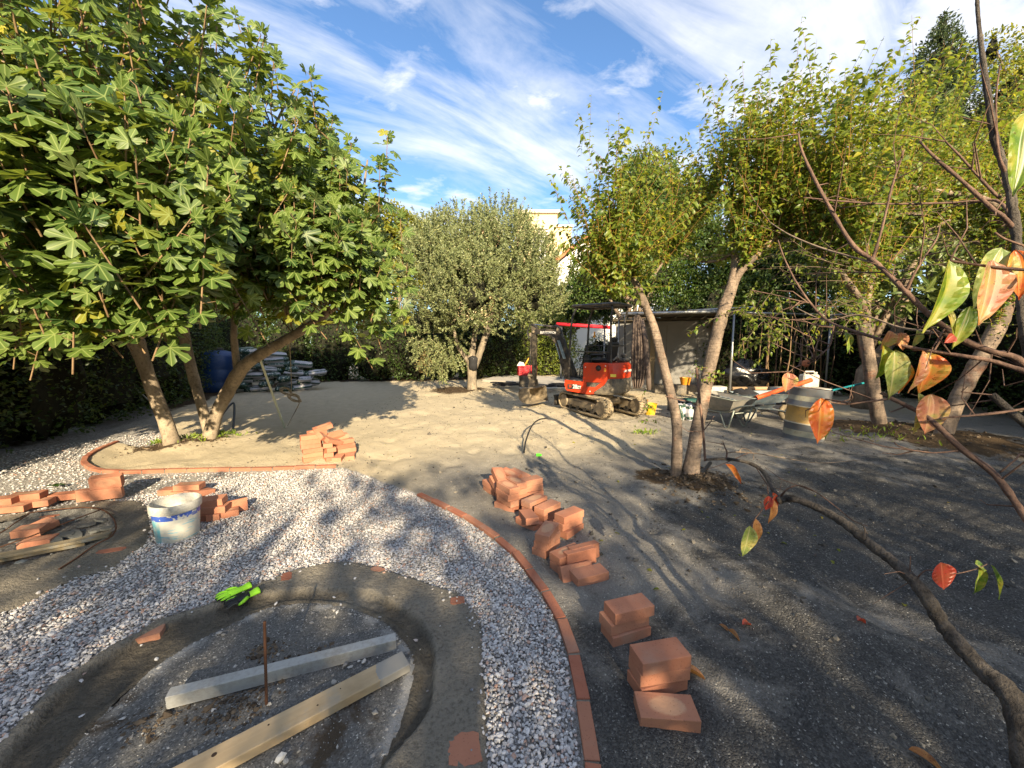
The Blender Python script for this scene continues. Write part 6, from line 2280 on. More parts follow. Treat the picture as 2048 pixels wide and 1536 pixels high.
zb, zt = 0.44, 1.13
mb = MB()
pl = outline(y=YL, xf=-0.13)
shell(mb, pl, [(0.80, 1.0), (0.83, 1.005), (zt - 0.05, 1.0), (zt, 0.95)])
hood = ebuild(mb, 'engine_hood', M['red'], th_u, smooth=True, autos=32)
mb = MB()
pl = outline(y=YL + .004, xf=-0.02)
shell(mb, pl, [(zb, 0.90), (zb + 0.04, 0.97), (0.60, 1.01), (0.795, 1.01)])
ebuild(mb, 'counterweight', M['grey_cast'], th_u, smooth=True, autos=32)
# left side panels (one z-shaped red panel with a dark triangular grille), and its twin on the right
for sgn in (1, -1):
    mb = MB()
    y0, y1 = sgn * (YL - 0.03), sgn * (YL + 0.022)
    P1 = [(0.63, 0.50), (0.60, 0.475), (0.10, 0.43), (-0.06, 0.44), (-0.06, 0.485), (-0.30, 0.66), (-0.37, 0.79), (-0.37, 1.09), (-0.34, 1.13), (0.16, 1.13), (0.19, 1.10), (0.20, 0.70), (0.66, 0.72), (0.665, 0.60)]
    hole = [(0.12, 0.60), (0.12, 0.70), (-0.24, 0.715), (-0.10, 0.60)]
    # panel built as strips around the opening
    strips = [
        [(0.665, 0.60), (0.66, 0.72), (0.20, 0.70), (0.12, 0.70), (0.12, 0.60), (0.10, 0.43), (0.60, 0.475), (0.63, 0.50)],
        [(0.12, 0.60), (-0.10, 0.60), (-0.06, 0.485), (-0.06, 0.44), (0.10, 0.43)],
        [(-0.06, 0.485), (-0.10, 0.60), (-0.24, 0.715), (-0.37, 0.79), (-0.30, 0.66)],
        [(0.12, 0.70), (0.20, 0.70), (0.19, 1.10), (0.16, 1.13), (-0.34, 1.13), (-0.37, 1.09), (-0.37, 0.79), (-0.24, 0.715)],
    ]
    for st in strips:
        mb.prism(st if sgn < 0 else st[::-1], min(y0, y1), max(y0, y1))
    pnl = ebuild(mb, 'side_panel', M['red'], th_u, autos=30)
    mb = MB()
    mb.prism([(0.13, 0.59), (0.13, 0.71), (-0.25, 0.725), (-0.10, 0.59)], min(y0, y1 - sgn * .02), max(y0, y1 - sgn * .02))
    ebuild(mb, 'grille', M['grey_cast'], 0, pnl)
    if sgn > 0:
        mb = MB().lathe([(0.0, 0.035), (0.03, 0.033), (0.042, 0.02), (0.045, 0.0), (0.062, -0.002), (0.064, 0.006)], c=(-0.17, YL + .024, 1.02), n=20, rot=(-PI / 2, 0, 0))
        ebuild(mb, 'fuel_cap', M['seat'], 0, pnl, True)
        for (x_, z_) in [(0.145, 1.03), (0.02, 0.50), (-0.33, 1.075)]:
            mb = MB().lathe([(0.0, 0.008), (0.012, 0.006), (0.014, 0)], c=(x_, YL + .024, z_), n=10, rot=(-PI / 2, 0, 0))
            ebuild(mb, 'bolt', M['white_print'], 0, pnl, True)
        mb = MB().box((-0.32, YL + .024, 0.99), (0.045, 0.004, 0.075))
        ebuild(mb, 'sticker', M['orange_print'], 0, pnl)
        mb = MB().box((0.42, YL + .024, 0.575), (0.34, 0.004, 0.115), rot=(0, 0.03, 0))
        ebuild(mb, 'model_plate', M['black_steel'], 0, pnl)
# yellow sticker on the hood corner, bolts
mb = MB().box((-0.478, YL - .052, 0.87), (0.12, 0.004, 0.06), rot=(0, 0, 0.36))
ebuild(mb, 'sticker', M['yellow_print'], 0, hood)


def text_on(txt, size, mat, parent, mw, name='lettering', ext=0.0015, sx=1.0):
    cu = D.curves.new(name, 'FONT')
    cu.body = txt
    cu.size = size
    cu.extrude = ext
    cu.align_x = 'CENTER'
    cu.align_y = 'CENTER'
    cu.offset = size * 0.018
    ob_ = D.objects.new('tmp', cu)
    COL.objects.link(ob_)
    dg = bpy.context.evaluated_depsgraph_get()
    me = D.meshes.new_from_object(ob_.evaluated_get(dg))
    D.objects.remove(ob_)
    me.name = name
    me.materials.clear()
    me.materials.append(mat)
    o = D.objects.new(name, me)
    COL.objects.link(o)
    o.parent = parent
    o.matrix_local = mw @ Matrix.Diagonal((sx, 1, 1, 1))
    return o


def face_m(pos, xdir, ydir):
    x = Vector(xdir).normalized()
    y = Vector(ydir).normalized()
    z = x.cross(y)
    return Matrix.Translation(pos) @ Matrix((x, y, z)).transposed().to_4x4()


pnl = [o for o in exc.children if o.name.startswith('side_panel')][0]
text_on('28', 0.125, M['white_print'], pnl, face_m((0.395, YL + .027, 0.578), (-1, 0, 0), (0, 0, 1)), sx=0.9)
text_on('ZT', 0.085, M['white_print'], pnl, face_m((0.290, YL + .027, 0.568), (-1, 0, 0), (0, 0, 1)))
text_on('ES', 0.07, M['red'], pnl, face_m((0.515, YL + .027, 0.575), (-1, 0, 0), (0, 0, 1)))
text_on('EUROCOMACH', 0.066, M['white_print'], hood, face_m((-0.629, 0.02, 0.955), (0.02, -1, 0), (0, 0, 1)), sx=0.95)

# platform, floor mat, tilting boss
mb = MB()
mb.box((0.27, 0, 0.56), (0.78, 0.97, 0.20), bev=0.02)
mb.box((0.0, 0, 0.95), (0.50, 0.93, 0.32), bev=0.02)
ebuild(mb, 'deck', M['black_steel'], th_u)
mb = MB().box((0.44, 0.02, 0.715), (0.44, 0.92, 0.03), bev=0.008)
ebuild(mb, 'floor_mat', M['grey_cast'], th_u)
# seat
mb = MB()
mb.box((-0.05, 0.0, 1.17), (0.44, 0.46, 0.11), bev=0.035)
mb.box((-0.25, 0.0, 1.38), (0.11, 0.44, 0.44), rot=(0, -0.16, 0), bev=0.04)
mb.box((-0.30, 0.0, 1.64), (0.07, 0.24, 0.12), rot=(0, -0.16, 0), bev=0.03)
for s_ in (-1, 1):
    mb.box((-0.02, s_ * 0.29, 1.30), (0.32, 0.07, 0.05), bev=0.02)
ebuild(mb, 'seat', M['seat'], th_u)
for s_ in (-1, 1):
    mb = MB()
    mb.box((0.19, s_ * 0.33, 1.14), (0.15, 0.15, 0.30), bev=0.02, taper=(0.8, 0.8))
    mb.tube([(0.19, s_ * 0.33, 1.28), (0.21, s_ * 0.33, 1.38), (0.23, s_ * 0.32, 1.47)], [0.010, 0.010, 0.022], 8)
    mb.lathe([(0.0, -.025), (0.024, -.02), (0.028, 0.005), (0.018, 0.03), (0.0, 0.033)], c=(0.235, s_ * 0.32, 1.49), n=10)
    ebuild(mb, 'joystick', M['seat'], th_u)
mb = MB()
for s_ in (-0.09, 0.09):
    mb.tube([(0.52, s_, 0.72), (0.50, s_, 0.95), (0.44, s_, 1.13)], 0.012, 8)
    mb.box((0.50, s_, 0.76), (0.14, 0.09, 0.02), rot=(0, -0.3, 0))
ebuild(mb, 'travel_lever', M['black_steel'], th_u)
mb = MB()
mb.tube([(0.40, 0.36, 1.22), (0.20, 0.40, 1.20), (-0.18, 0.42, 1.20), (-0.22, 0.42, 1.34), (0.12, 0.40, 1.36), (0.22, 0.38, 1.30)], 0.012, 6)
ebuild(mb, 'hand_rail', M['black_steel'], th_u)
mb = MB()
mb.box((-0.42, -0.25, 1.18), (0.22, 0.36, 0.10), bev=0.03)
mb.box((-0.45, -0.18, 1.28), (0.10, 0.14, 0.10), bev=0.03)
mb.tube([(-.44, .1, 1.14), (-.46, .12, 1.22), (-.44, .2, 1.26), (-.40, .3, 1.18)], .02, 8)
ebuild(mb, 'hydraulic_tank', M['grey_cast'], th_u)
# canopy
can = empty('canopy', (0, 0, 0))
can.parent = exc
can.rotation_euler = (0, 0, th_u)
for k in ('label', 'category', 'group'):
    if k in can:
        del can[k]
zr = 2.40
for (x0_, y0_, z0_, x1_, y1_, nm) in [(0.60, 0.44, 0.70, 0.50, 0.42, 'post'), (0.60, -0.44, 0.70, 0.50, -0.42, 'post'), (-0.40, 0.40, 1.12, -0.42, 0.42, 'post'), (-0.40, -0.40, 1.12, -0.42, -0.42, 'post')]:
    pts = smooth_line([(x0_, y0_, z0_), (x0_ * .985, y0_, 1.3), (x0_ * .93, y0_ * .99, 2.0), (x1_ * .97, y1_ * .985, 2.28), (x1_ * .86, y1_ * .90, zr - 0.02)], 3)
    ebuild(MB().tube(pts, 0.024, 10), nm, M['black_steel'], 0, can, True)
mb = MB()
rim_o = [(0.58, 0.36), (0.52, 0.45), (-0.45, 0.45), (-0.52, 0.36), (-0.52, -0.36), (-0.45, -0.45), (0.52, -0.45), (0.58, -0.36)]
mb.tube([(x, y, zr - 0.01) for x, y in rim_o] + [(0.58, 0.36, zr - 0.01)], 0.030, 8, caps=False)
mb.prism([(0.56, 0.34), (0.50, 0.43), (0.22, 0.43), (0.22, -0.43), (0.50, -0.43), (0.56, -0.34)][::-1], zr + 0.0, zr + 0.028, axis='z')
mb.prism([(-0.22, 0.43), (-0.43, 0.43), (-0.50, 0.34), (-0.50, -0.34), (-0.43, -0.43), (-0.22, -0.43)][::-1], zr + 0.0, zr + 0.028, axis='z')
mb.box((0, 0.38, zr + 0.014), (0.46, 0.10, 0.028))
mb.box((0, -0.38, zr + 0.014), (0.46, 0.10, 0.028))
ebuild(mb, 'roof', M['black_steel'], 0, can, autos=40)
mb = MB()
for k in range(8):
    mb.box((-0.20 + 0.057 * k, 0, zr + 0.012), (0.014, 0.66, 0.014))
for k in range(5):
    mb.box((0, -0.26 + 0.13 * k, zr - 0.002), (0.44, 0.012, 0.012))
ebuild(mb, 'roof_grid', M['black_steel'], 0, can)
mb = MB()
mb.tube([(0.47, 0.40, 1.37), (0.20, 0.42, 1.37), (-0.38, 0.42, 1.37)], 0.013, 6)
mb.tube([(0.52, -0.40, 1.50), (-0.38, -0.42, 1.50)], 0.013, 6)
mb.tube([(-0.40, 0.40, 1.50), (-0.40, -0.40, 1.50)], 0.013, 6)
ebuild(mb, 'cross_bar', M['black_steel'], 0, can, True)
ebuild(MB().box((0.42, -0.47, 1.78), (0.03, 0.02, 0.12)).lathe([(0, -.03), (.028, -.02), (.03, .02), (0, .035)], c=(0.42, -0.46, 1.72), n=10), 'lamp', M['orange_print'], 0, can)

# boom, arm, bucket in the plane y = -0.05
yb = -0.04
FRONT[0] = True
boom_top = [(0.72, 0.62), (0.66, 0.80), (0.90, 1.35), (1.02, 1.72), (1.16, 1.90), (1.36, 1.98), (1.70, 2.02), (2.06, 1.99)]
boom_bot = [(2.10, 1.90), (2.04, 1.86), (1.72, 1.84), (1.42, 1.78), (1.28, 1.66), (1.18, 1.40), (0.98, 0.90), (0.86, 0.64)]
mb = MB()
mb.prism((boom_top + boom_bot)[::-1], yb - 0.065, yb + 0.065)
boom = ebuild(mb, 'boom', M['black_steel'], th_u)
mb = MB()
mb.box((0.74, yb, 0.60), (0.22, 0.26, 0.30), bev=0.02)
mb.lathe([(0.0, -0.2), (0.06, -0.2), (0.06, 0.2), (0.0, 0.2)], c=(0.66, yb, 0.58), n=14)
ebuild(mb, 'swing_bracket', M['black_steel'], th_u)
mb = MB()
mb.prism([(2.02, 1.98), (2.06, 2.10), (2.12, 2.16), (2.20, 2.12), (2.20, 1.96), (2.19, 1.20), (2.15, 0.58), (2.08, 0.56), (2.07, 0.70), (2.06, 1.70)], yb - 0.055, yb + 0.055)
arm = ebuild(mb, 'arm', M['arm_paint'], th_u)


def ram(p0, p1, r=0.038, f=0.55, par=None):
    p0, p1 = np.array(p0, float), np.array(p1, float)
    m_ = p0 + (p1 - p0) * f
    o = ebuild(MB().tube([p0, m_], r, 12).tube([m_ - (m_ - p0) * .03, m_], r * 1.12, 12), 'hydraulic_ram', M['black_steel'], th_u, None, True)
    ebuild(MB().tube([m_, p1], r * .5, 10), 'piston_rod', M['chrome'], 0, o, True)
    return o


ram((1.20, yb, 2.02), (2.11, yb, 2.14), 0.036, 0.62)
ram((0.92, yb + .02, 0.62), (1.33, yb + .02, 1.70), 0.034, 0.55)
ram((0.92, yb - .10, 0.62), (1.33, yb - .10, 1.70), 0.026, 0.55)
ram((2.25, yb, 1.86), (2.30, yb, 0.72), 0.030, 0.55)
mb = MB()
mb.prism([(1.28, 1.62), (1.30, 1.75), (1.40, 1.80), (1.40, 1.72), (1.33, 1.66)], yb - 0.085, yb + 0.085)
mb.prism([(1.12, 1.88), (1.16, 2.05), (1.24, 2.05), (1.28, 1.94)], yb - 0.05, yb + 0.05)
mb.lathe([(0, -.085), (.035, -.085), (.035, .085), (0, .085)], c=(2.10, yb, 1.93), n=12, rot=(PI / 2, 0, 0))
mb.prism([(2.16, 1.92), (2.28, 1.90), (2.29, 1.83), (2.18, 1.78)], yb - 0.05, yb + 0.05)
ebuild(mb, 'bracket', M['dusty_steel'], 0, boom)
mb = MB()
for k in range(5):
    o_ = 0.014 * k
    pts = smooth_line([(0.70, yb + .07 - o_, 0.78), (0.82, yb + .085 - o_, 1.20), (0.97, yb + .08 - o_, 1.66), (1.12, yb + .06 - o_, 1.98), (1.30, yb + .05 - o_, 2.07 + .01 * k), (1.42, yb + .04 - o_, 2.05)], 4)
    mb.tube(pts, 0.011, 6)
for k in range(3):
    pts = smooth_line([(1.95, yb + .06, 2.03), (2.20, yb + .07 - .02 * k, 2.12 + .02 * k), (2.33 + .02 * k, yb + .05, 1.95), (2.30 + .02 * k, yb + .02, 1.75)], 4)
    mb.tube(pts, 0.010, 6)
ebuild(mb, 'hydraulic_hose', M['seat'], th_u, smooth=True)
text_on('EUROCOMACH', 0.085, M['white_print'], boom, face_m((1.448, yb + .067, 1.825), (-1, 0, -0.03), (-0.03, 0, 1)), sx=0.76)
# linkage and bucket
mb = MB()
mb.prism([(2.30, 0.78), (2.34, 0.72), (2.22, 0.50), (2.17, 0.53)], yb - 0.05, yb + 0.05)
mb.prism([(2.30, 0.76), (2.33, 0.70), (2.14, 0.70), (2.13, 0.76)], yb - 0.075, yb - .055)
mb.prism([(2.30, 0.76), (2.33, 0.70), (2.14, 0.70), (2.13, 0.76)], yb + 0.055, yb + .075)
ebuild(mb, 'bucket_link', M['dusty_steel'], th_u)
prof = []
for t in np.linspace(0, 1, 10):
    a = PI * (0.60 - 1.08 * t)
    prof.append((2.10 + 0.05 + 0.24 * math.cos(a) * 1.05, 0.30 + 0.25 * math.sin(a) - 0.02))
prof = [(1.98, 0.485), (2.06, 0.505), (2.20, 0.50), (2.32, 0.44), (2.385, 0.34), (2.39, 0.22), (2.33, 0.11), (2.20, 0.045), (2.05, 0.03), (1.90, 0.035)]
inn = [(x - 0.02 * (x - 2.1) / .3, z + 0.018 if z < .25 else z - 0.012) for x, z in prof]
mb = MB()
hw = 0.40
mb.prism((prof + inn[::-1]), yb - hw, yb + hw)
for s_ in (-1, 1):
    mb.prism((prof + [(1.92, 0.12)])[::-1], yb + s_ * hw - 0.008, yb + s_ * hw + 0.008)
mb.box((1.93, yb, 0.045), (0.14, 2 * hw + 0.03, 0.022), bev=0.004)
for s_ in (-.08, .08):
    mb.prism([(2.02, 0.48), (2.06, 0.62), (2.22, 0.62), (2.30, 0.47)][::-1], yb + s_ - .01, yb + s_ + .01)
ebuild(mb, 'bucket', M['dusty_steel'], th_u)
mb = MB()
mb.box((1.03, yb + .10, 1.45), (0.012, 0.16, 0.52), rot=(0, 0.40, 0))
pm = worn('pale perforated guard', (0.33, 0.42, 0.45), 0.5, 0.3, 0.2, 30)
g_ = MB()
for i_ in range(5):
    g_.box((1.03 + 0.0, yb + .10 - .07 + .035 * i_, 1.45), (0.014, 0.008, 0.52), rot=(0, 0.40, 0))
for i_ in range(12):
    u = -0.24 + 0.044 * i_
    g_.box((1.03 + u * math.sin(.40), yb + .10, 1.45 + u * math.cos(.40)), (0.014, 0.15, 0.012), rot=(0, 0.40, 0))
ebuild(g_, 'guard_mesh', pm, th_u)
FRONT[0] = False

# ================================================================== jacket hanging beside the excavator
M['jacket'] = worn('brown grey fleece', (0.105, 0.078, 0.064), 0.95, 0, 0.25, 10, bmp=0.5)
dj = 10.58


def drape(name, cols, label, mat, thick=0.035, folds=5, depth=0.05):
    """cols: rows of (py, pxleft, pxright); depth dj"""
    rows = smooth_line([(a, b, c) for a, b, c in cols], 4)
    nx = 26
    V = []
    for side in (0, 1):
        for (py, x0_, x1_) in rows:
            for k in range(nx):
                f = k / (nx - 1)
                px_ = x0_ + (x1_ - x0_) * f
                fold = math.sin(f * folds * PI * 2 + py * 0.012) * depth * (0.35 + 0.65 * (py - rows[0][0]) / (rows[-1][0] - rows[0][0]))
                edge_ = math.sin(f * PI) ** 0.5
                d_ = dj + fold + (thick * edge_ if side else -thick * edge_)
                V.append(P(px_, py, d_))
    V = np.array(V)
    o_ = V.mean(0)
    m_ = len(rows)
    F = []
    for s_ in (0, 1):
        for i_ in range(m_ - 1):
            for k in range(nx - 1):
                a = s_ * m_ * nx + i_ * nx + k
                q_ = (a, a + nx, a + nx + 1, a + 1)
                F.append(q_ if s_ == 0 else q_[::-1])
    N_ = m_ * nx
    for i_ in range(m_ - 1):
        for k in (0, nx - 1):
            a, b = i_ * nx + k, N_ + i_ * nx + k
            q_ = (a, b, b + nx, a + nx)
            F.append(q_ if k == 0 else q_[::-1])
    for k in range(nx - 1):
        for i_ in (0, m_ - 1):
            a, b = i_ * nx + k, N_ + i_ * nx + k
            q_ = (a, a + 1, b + 1, b)
            F.append(q_ if i_ == 0 else q_[::-1])
    mb = MB()
    mb.add(V - o_, F)
    return mb.build(name, mat, None, True, tuple(o_)), o_


jk, jo = drape('hanging_cloth', [(630, 1270, 1279), (640, 1266, 1284), (665, 1264, 1289), (700, 1262, 1292), (740, 1262, 1292), (765, 1264, 1288), (777, 1268, 1282)], '', M['jacket'])
tagit(jk, 'long folded brown grey cloth hanging from the pergola beam right of the excavator', 'cloth')
sv = [P(x, y, dj - .04) - jo for x, y in [(1284, 640), (1291, 680), (1294, 720), (1297, 760), (1298, 780)]]
MB().tube(sv, [.05, .07, .075, .07, .055], 9).build('loose_fold', M['jacket'], jk, True)
MB().tube([P(1275, 626, dj) - jo, P(1274, 629, dj) - jo, P(1275, 634, dj) - jo], .008, 6).build('hanging_loop', M['black_cloth'], jk, True)

# ================================================================== pergola, shed, slab
M['galv'] = worn('galvanised tube', (0.33, 0.34, 0.35), 0.4, 0.7, 0.15, 6, dirt=(0.2, 0.19, 0.17), dirt_amt=0.3)
M['plaster'] = worn('grey plaster', (0.22, 0.215, 0.205), 0.9, 0, 0.14, 1.2, dirt=(0.25, 0.24, 0.22), dirt_amt=0.4, bmp=0.4)
M['brown_wood'] = wood_mat('dark timber', (0.085, 0.045, 0.025), (0.17, 0.095, 0.05), axis=2)
M['reed'] = wood_mat('dark reed matting', (0.03, 0.024, 0.016), (0.10, 0.08, 0.05))
pd = 10.4
pp0 = P(1463, 805, pd)
root = empty('pergola', (pp0[0], pp0[1], 0), 'steel tube pergola with a low dark roof in front of the grey shed wall', 'pergola')
o0 = np.array([pp0[0], pp0[1], 0])
top_z = 2.42
posts = [(1463, pd), (1655, 11.2), (1248, 11.0), (1440, 13.5), (1236, 13.2)]
for (x, d) in posts:
    q = P(x, 720, d)
    MB().tube([(q[0] - o0[0], q[1] - o0[1], -0.05), (q[0] - o0[0], q[1] - o0[1], top_z)], 0.030, 10).build('post', M['galv'], root, True)


def beam(a, b, z0, z1, r=0.030, nm='beam'):
    p_, q_ = P(a[0], 720, a[1]), P(b[0], 720, b[1])
    MB().tube([(p_[0] - o0[0], p_[1] - o0[1], z0), (q_[0] - o0[0], q_[1] - o0[1], z1)], r, 10).build(nm, M['galv'], root, True)


beam((1240, 10.8), (1480, pd), top_z + .0, top_z + .04, 0.038)
beam((1370, 11.0), (1500, pd - .2), top_z + .10, top_z + .12, 0.03)
beam((1655, 11.2), (1463, pd), top_z, top_z, 0.03)
beam((1655, 11.2), (2150, 8.6), top_z, top_z, 0.03)
beam((1236, 13.2), (1440, 13.5), top_z, top_z)
beam((1248, 11.0), (1236, 13.2), top_z, top_z)
beam((1463, pd), (1440, 13.5), top_z, top_z)
a_, b_, c2_, d2_ = P(1248, 720, 10.9), P(1463, 720, pd + .05), P(1440, 720, 13.5), P(1236, 720, 13.2)
mb = MB()
for k in range(22):
    f0, f1 = k / 22, (k + .9) / 22
    A0 = a_ + (b_ - a_) * f0
    A1 = a_ + (b_ - a_) * f1
    B0 = d2_ + (c2_ - d2_) * f0
    B1 = d2_ + (c2_ - d2_) * f1
    q = [A0 - o0, A1 - o0, B1 - o0, B0 - o0]
    z_ = top_z + 0.05 + 0.008 * (k % 3)
    mb.add([(v[0], v[1], z_) for v in q] + [(v[0], v[1], z_ + .02) for v in q], [(0, 3, 2, 1), (4, 5, 6, 7), (0, 1, 5, 4), (1, 2, 6, 5), (2, 3, 7, 6), (3, 0, 4, 7)])
mb.build('reed_roof', M['reed'], root)
# shed wall
qa = P(1230, 720, 13.9)
qb = P(1428, 720, 12.6)
L_ = np.linalg.norm((qb - qa)[:2])
yaw = math.atan2(qb[1] - qa[1], qb[0] - qa[0])
root = empty('shed', (qa[0], qa[1], 0), 'low shed with a bare grey plastered wall under the pergola', 'shed', rz=yaw)
mb = MB().box((L_ / 2, 0.9, 1.18), (L_, 1.8, 2.36), bev=0.01)
mb.build('wall', M['plaster'], root)
MB().box((L_ - 0.02, -0.06, 1.15), (0.22, 0.10, 2.3), bev=0.01).build('door_post', M['brown_wood'], root)
MB().box((L_ * .40, -0.035, 1.1), (0.16, 0.05, 2.2), bev=0.01).build('pilaster', worn('ochre plaster', (0.26, 0.20, 0.12), 0.9), root)
MB().box((L_ / 2, 0.9, 2.42), (L_ + .2, 2.1, 0.09), bev=0.01).build('roof', M['reed'], root)
for k in range(3):
    MB().box((L_ * (0.2 + .3 * k) + .12, -0.004, 1.1), (0.012, 0.01, 2.2)).build('wall_joint', M['grey_cast'], root)
# concrete slab
M['concrete'] = worn('pale concrete', (0.42, 0.39, 0.34), 0.85, 0, 0.15, 1.5, dirt=(0.30, 0.27, 0.22), dirt_amt=0.4, bmp=0.3)
sp4 = [P(955, 752, 14.3), P(1040, 757, 13.2), P(1150, 762, 12.4), P(1260, 772, 11.2)]
pa, pb_, pc, pd_ = G(965, 763), G(1150, 778), np.array([4.4, 16.6, 0]), np.array([-0.6, 18.6, 0])
mb = MB()
mb.prism([(pa[0], pa[1]), (pb_[0], pb_[1]), (pb_[0] + 1.6, pb_[1] - .6), (pc[0] + 1.5, pc[1]), (pd_[0], pd_[1])][::-1], -0.1, 0.085, axis='z')
tagit(mb.build('concrete_slab', M['concrete']), kind='structure')
# red crate on a drum
cr0 = P(1054, 752, 13.6)
M['crate_red'] = worn('red plastic crate', (0.55, 0.02, 0.03), 0.5, 0, 0.12, 8)
root = empty('red_crate', (cr0[0], cr0[1], 0.50), 'red slatted plastic crate on a grey drum beyond the excavator arm', 'crate', rz=0.15)
mb = MB()
w_, l_, h_ = 0.36, 0.62, 0.33
for k in range(5):
    z_ = 0.03 + k * 0.068
    for (cx_, cy_, sx_, sy_) in [(0, -w_ / 2, l_, .014), (0, w_ / 2, l_, .014), (-l_ / 2, 0, .014, w_), (l_ / 2, 0, .014, w_)]:
        mb.box((cx_, cy_, z_), (sx_, sy_, 0.045))
for x_ in np.linspace(-l_ / 2, l_ / 2, 7):
    for y_ in (-w_ / 2, w_ / 2):
        mb.box((x_, y_ * 1.01, h_ / 2), (0.03, 0.02, h_))
for y_ in np.linspace(-w_ / 2, w_ / 2, 4):
    for x_ in (-l_ / 2, l_ / 2):
        mb.box((x_ * 1.01, y_, h_ / 2), (0.02, 0.03, h_))
mb.box((0, 0, 0.01), (l_ - .03, w_ - .03, 0.02))
mb.build('body', M['crate_red'], root)
mb = MB().prism([(-.14, 0), (.14, 0), (.10, .10), (-.05, .14)], -.16, .16, c=(-0.12, 0, .28))
tagit(mb.build('paper_sack', worn('white sack', (0.6, 0.58, 0.52), 0.8), None, False, (cr0[0] - .1, cr0[1], 0.55)), 'small white packet sticking out of the red crate', 'packet')
mb = MB().tube([(0, 0, 0), (.12, 0, .22), (.16, 0, .30)], [.03, .025, .01], 6)
tagit(mb.build('orange_cone', M['orange_print'], None, True, (cr0[0] - .1, cr0[1] - .05, 0.80)), 'thin orange thing poking up from the red crate', 'tool')
mb = MB().lathe([(0.0, 0.0), (.30, 0.0), (.32, .03), (.30, .20), (.31, .38), (.29, .40), (0.0, .40)], n=24)
tagit(mb.build('drum', M['grey_cast'], None, True, (cr0[0] + .02, cr0[1], 0.085), autos=40), 'dark round drum standing on the slab under the red crate', 'drum')
A, B = P(1040, 752, 12.6), P(1142, 750, 12.6)
mb = MB().tube([A, (A + B) / 2, B], 0.035, 10)
A[2] = B[2] = 0.14
mb = MB().tube([A * 0, (B - A)], 0.035, 10)
tagit(mb.build('white_pipe', M['white_pl'], None, True, tuple(A)), 'long white plastic pipe lying on the concrete slab', 'pipe')
M['hose_black'] = worn('black hose', (0.012, 0.012, 0.013), 0.5, 0, 0.3, 12)


def coil(c_, R0, turns, r, label, sq=0.8):
    pts = []
    n_ = int(26 * turns)
    for k in range(n_):
        t = k / 26 * 2 * PI
        rr_ = R0 * (1 + 0.18 * math.sin(t * .37 + c_[0]))
        pts.append((rr_ * math.cos(t) + .05 * math.sin(t * .21), rr_ * sq * math.sin(t), r + 0.6 * r * (k / 26) + r * .5 * math.sin(t * 2.7)))
    mb = MB().tube(pts, r, 6)
    tagit(mb.build('hose_coil', M['hose_black'], None, True, tuple(c_)), label, 'hose')


q = P(1010, 750, 14)
coil((q[0], q[1], 0.08), 0.42, 3.5, 0.026, 'coil of black hose on the slab left of the red crate')
q = P(1090, 752, 12.8)
coil((q[0], q[1] + .2, 0.09), 0.38, 3.2, 0.026, 'coil of black hose on the slab right of the excavator arm')
q = P(1130, 748, 13.6)
coil((q[0], q[1], 0.09), 0.50, 4.2, 0.022, 'wide coil of black cable on the slab behind the boom')
# red awning bar
A, B = P(1113, 648, 16.5), P(1222, 655, 16.0)
root = empty('awning', tuple(A), 'long red rolled awning beam behind the excavator canopy', 'awning')
MB().tube([A * 0, B - A], 0.075, 10).build('roll', worn('red canvas', (0.60, 0.015, 0.03), 0.7, 0, 0.1, 4), root, True)
for f in (0.1, 0.9):
    q = (B - A) * f
    MB().tube([q + np.array([0, .12, 0]), q + np.array([0, .12, -(A[2] - 0.0)])], 0.035, 8).build('post', M['galv'], root, True)

# ================================================================== buildings
def house(name, px0_, px1_, ytop, d, depth, mat, label, yaw=0.0):
    a, b = P(px0_, 700, d), P(px1_, 700, d)
    top = P((px0_ + px1_) / 2, ytop, d)[2]
    w_ = b[0] - a[0]
    root = empty(name, ((a[0] + b[0]) / 2, a[1] + depth / 2, 0), label, 'building', rz=yaw)
    mb = MB().box((0, 0, top / 2), (w_, depth, top))
    mb.build('wall', mat, root)
    return root, w_, top


M['cream'] = worn('cream render', (0.66, 0.52, 0.30), 0.9, 0, 0.05, 0.6, bmp=0.1)
M['white_wall'] = worn('white render', (0.74, 0.73, 0.70), 0.9, 0, 0.05, 0.6, bmp=0.1)
M['coping'] = worn('pale coping', (0.62, 0.56, 0.48), 0.8)
M['terra'] = worn('terracotta tiles', (0.42, 0.16, 0.07), 0.85, 0, 0.2, 8)
M['pane'] = worn('dark pane', (0.03, 0.035, 0.04), 0.15, 0, 0.2, 1)


def win(root, x, y, z, w_=1.0, h_=1.4):
    f = MB().box((x, y, z), (w_ + .16, 0.10, h_ + .16), bev=0.01).build('window', M['coping'], root)
    MB().box((x, y - 0.055, z), (w_, 0.02, h_)).build('pane', M['pane'], f)
    mb = MB()
    for k in range(5):
        mb.box((x - w_ / 2 + w_ * (k + .5) / 5, y - .08, z), (0.03, 0.03, h_))
    mb.build('bars', M['black_steel'], f)


r_, w_, t_ = house('apartment_block', 1033, 1111, 436, 38, 8, M['cream'], 'cream apartment block with a row of chimney pots, behind the olive tree')
MB().box((0, 0, t_ + .12), (w_ + .5, 8.5, 0.26), bev=0.03).build('coping', M['coping'], r_)
MB().box((-w_ * .02, -1, t_ + .35), (1.4, .7, .3), bev=.02).build('chimney', M['coping'], r_)
for k in range(4):
    MB().tube([(-w_ * .02 - .52 + .34 * k, -1, t_ + .4), (-w_ * .02 - .52 + .34 * k, -1, t_ + .85)], .12, 8).build('chimney_pot', M['white_wall'], r_)
for z_ in (5, 8, 11):
    win(r_, 0.2, -4.0, z_)
r_, w_, t_ = house('apartment_wing', 1111, 1139, 462, 39.5, 7, M['cream'], 'lower cream wing at the right of the apartment block')
MB().box((0, 0, t_ + .1), (w_ + .3, 7.4, .2)).build('coping', M['coping'], r_)
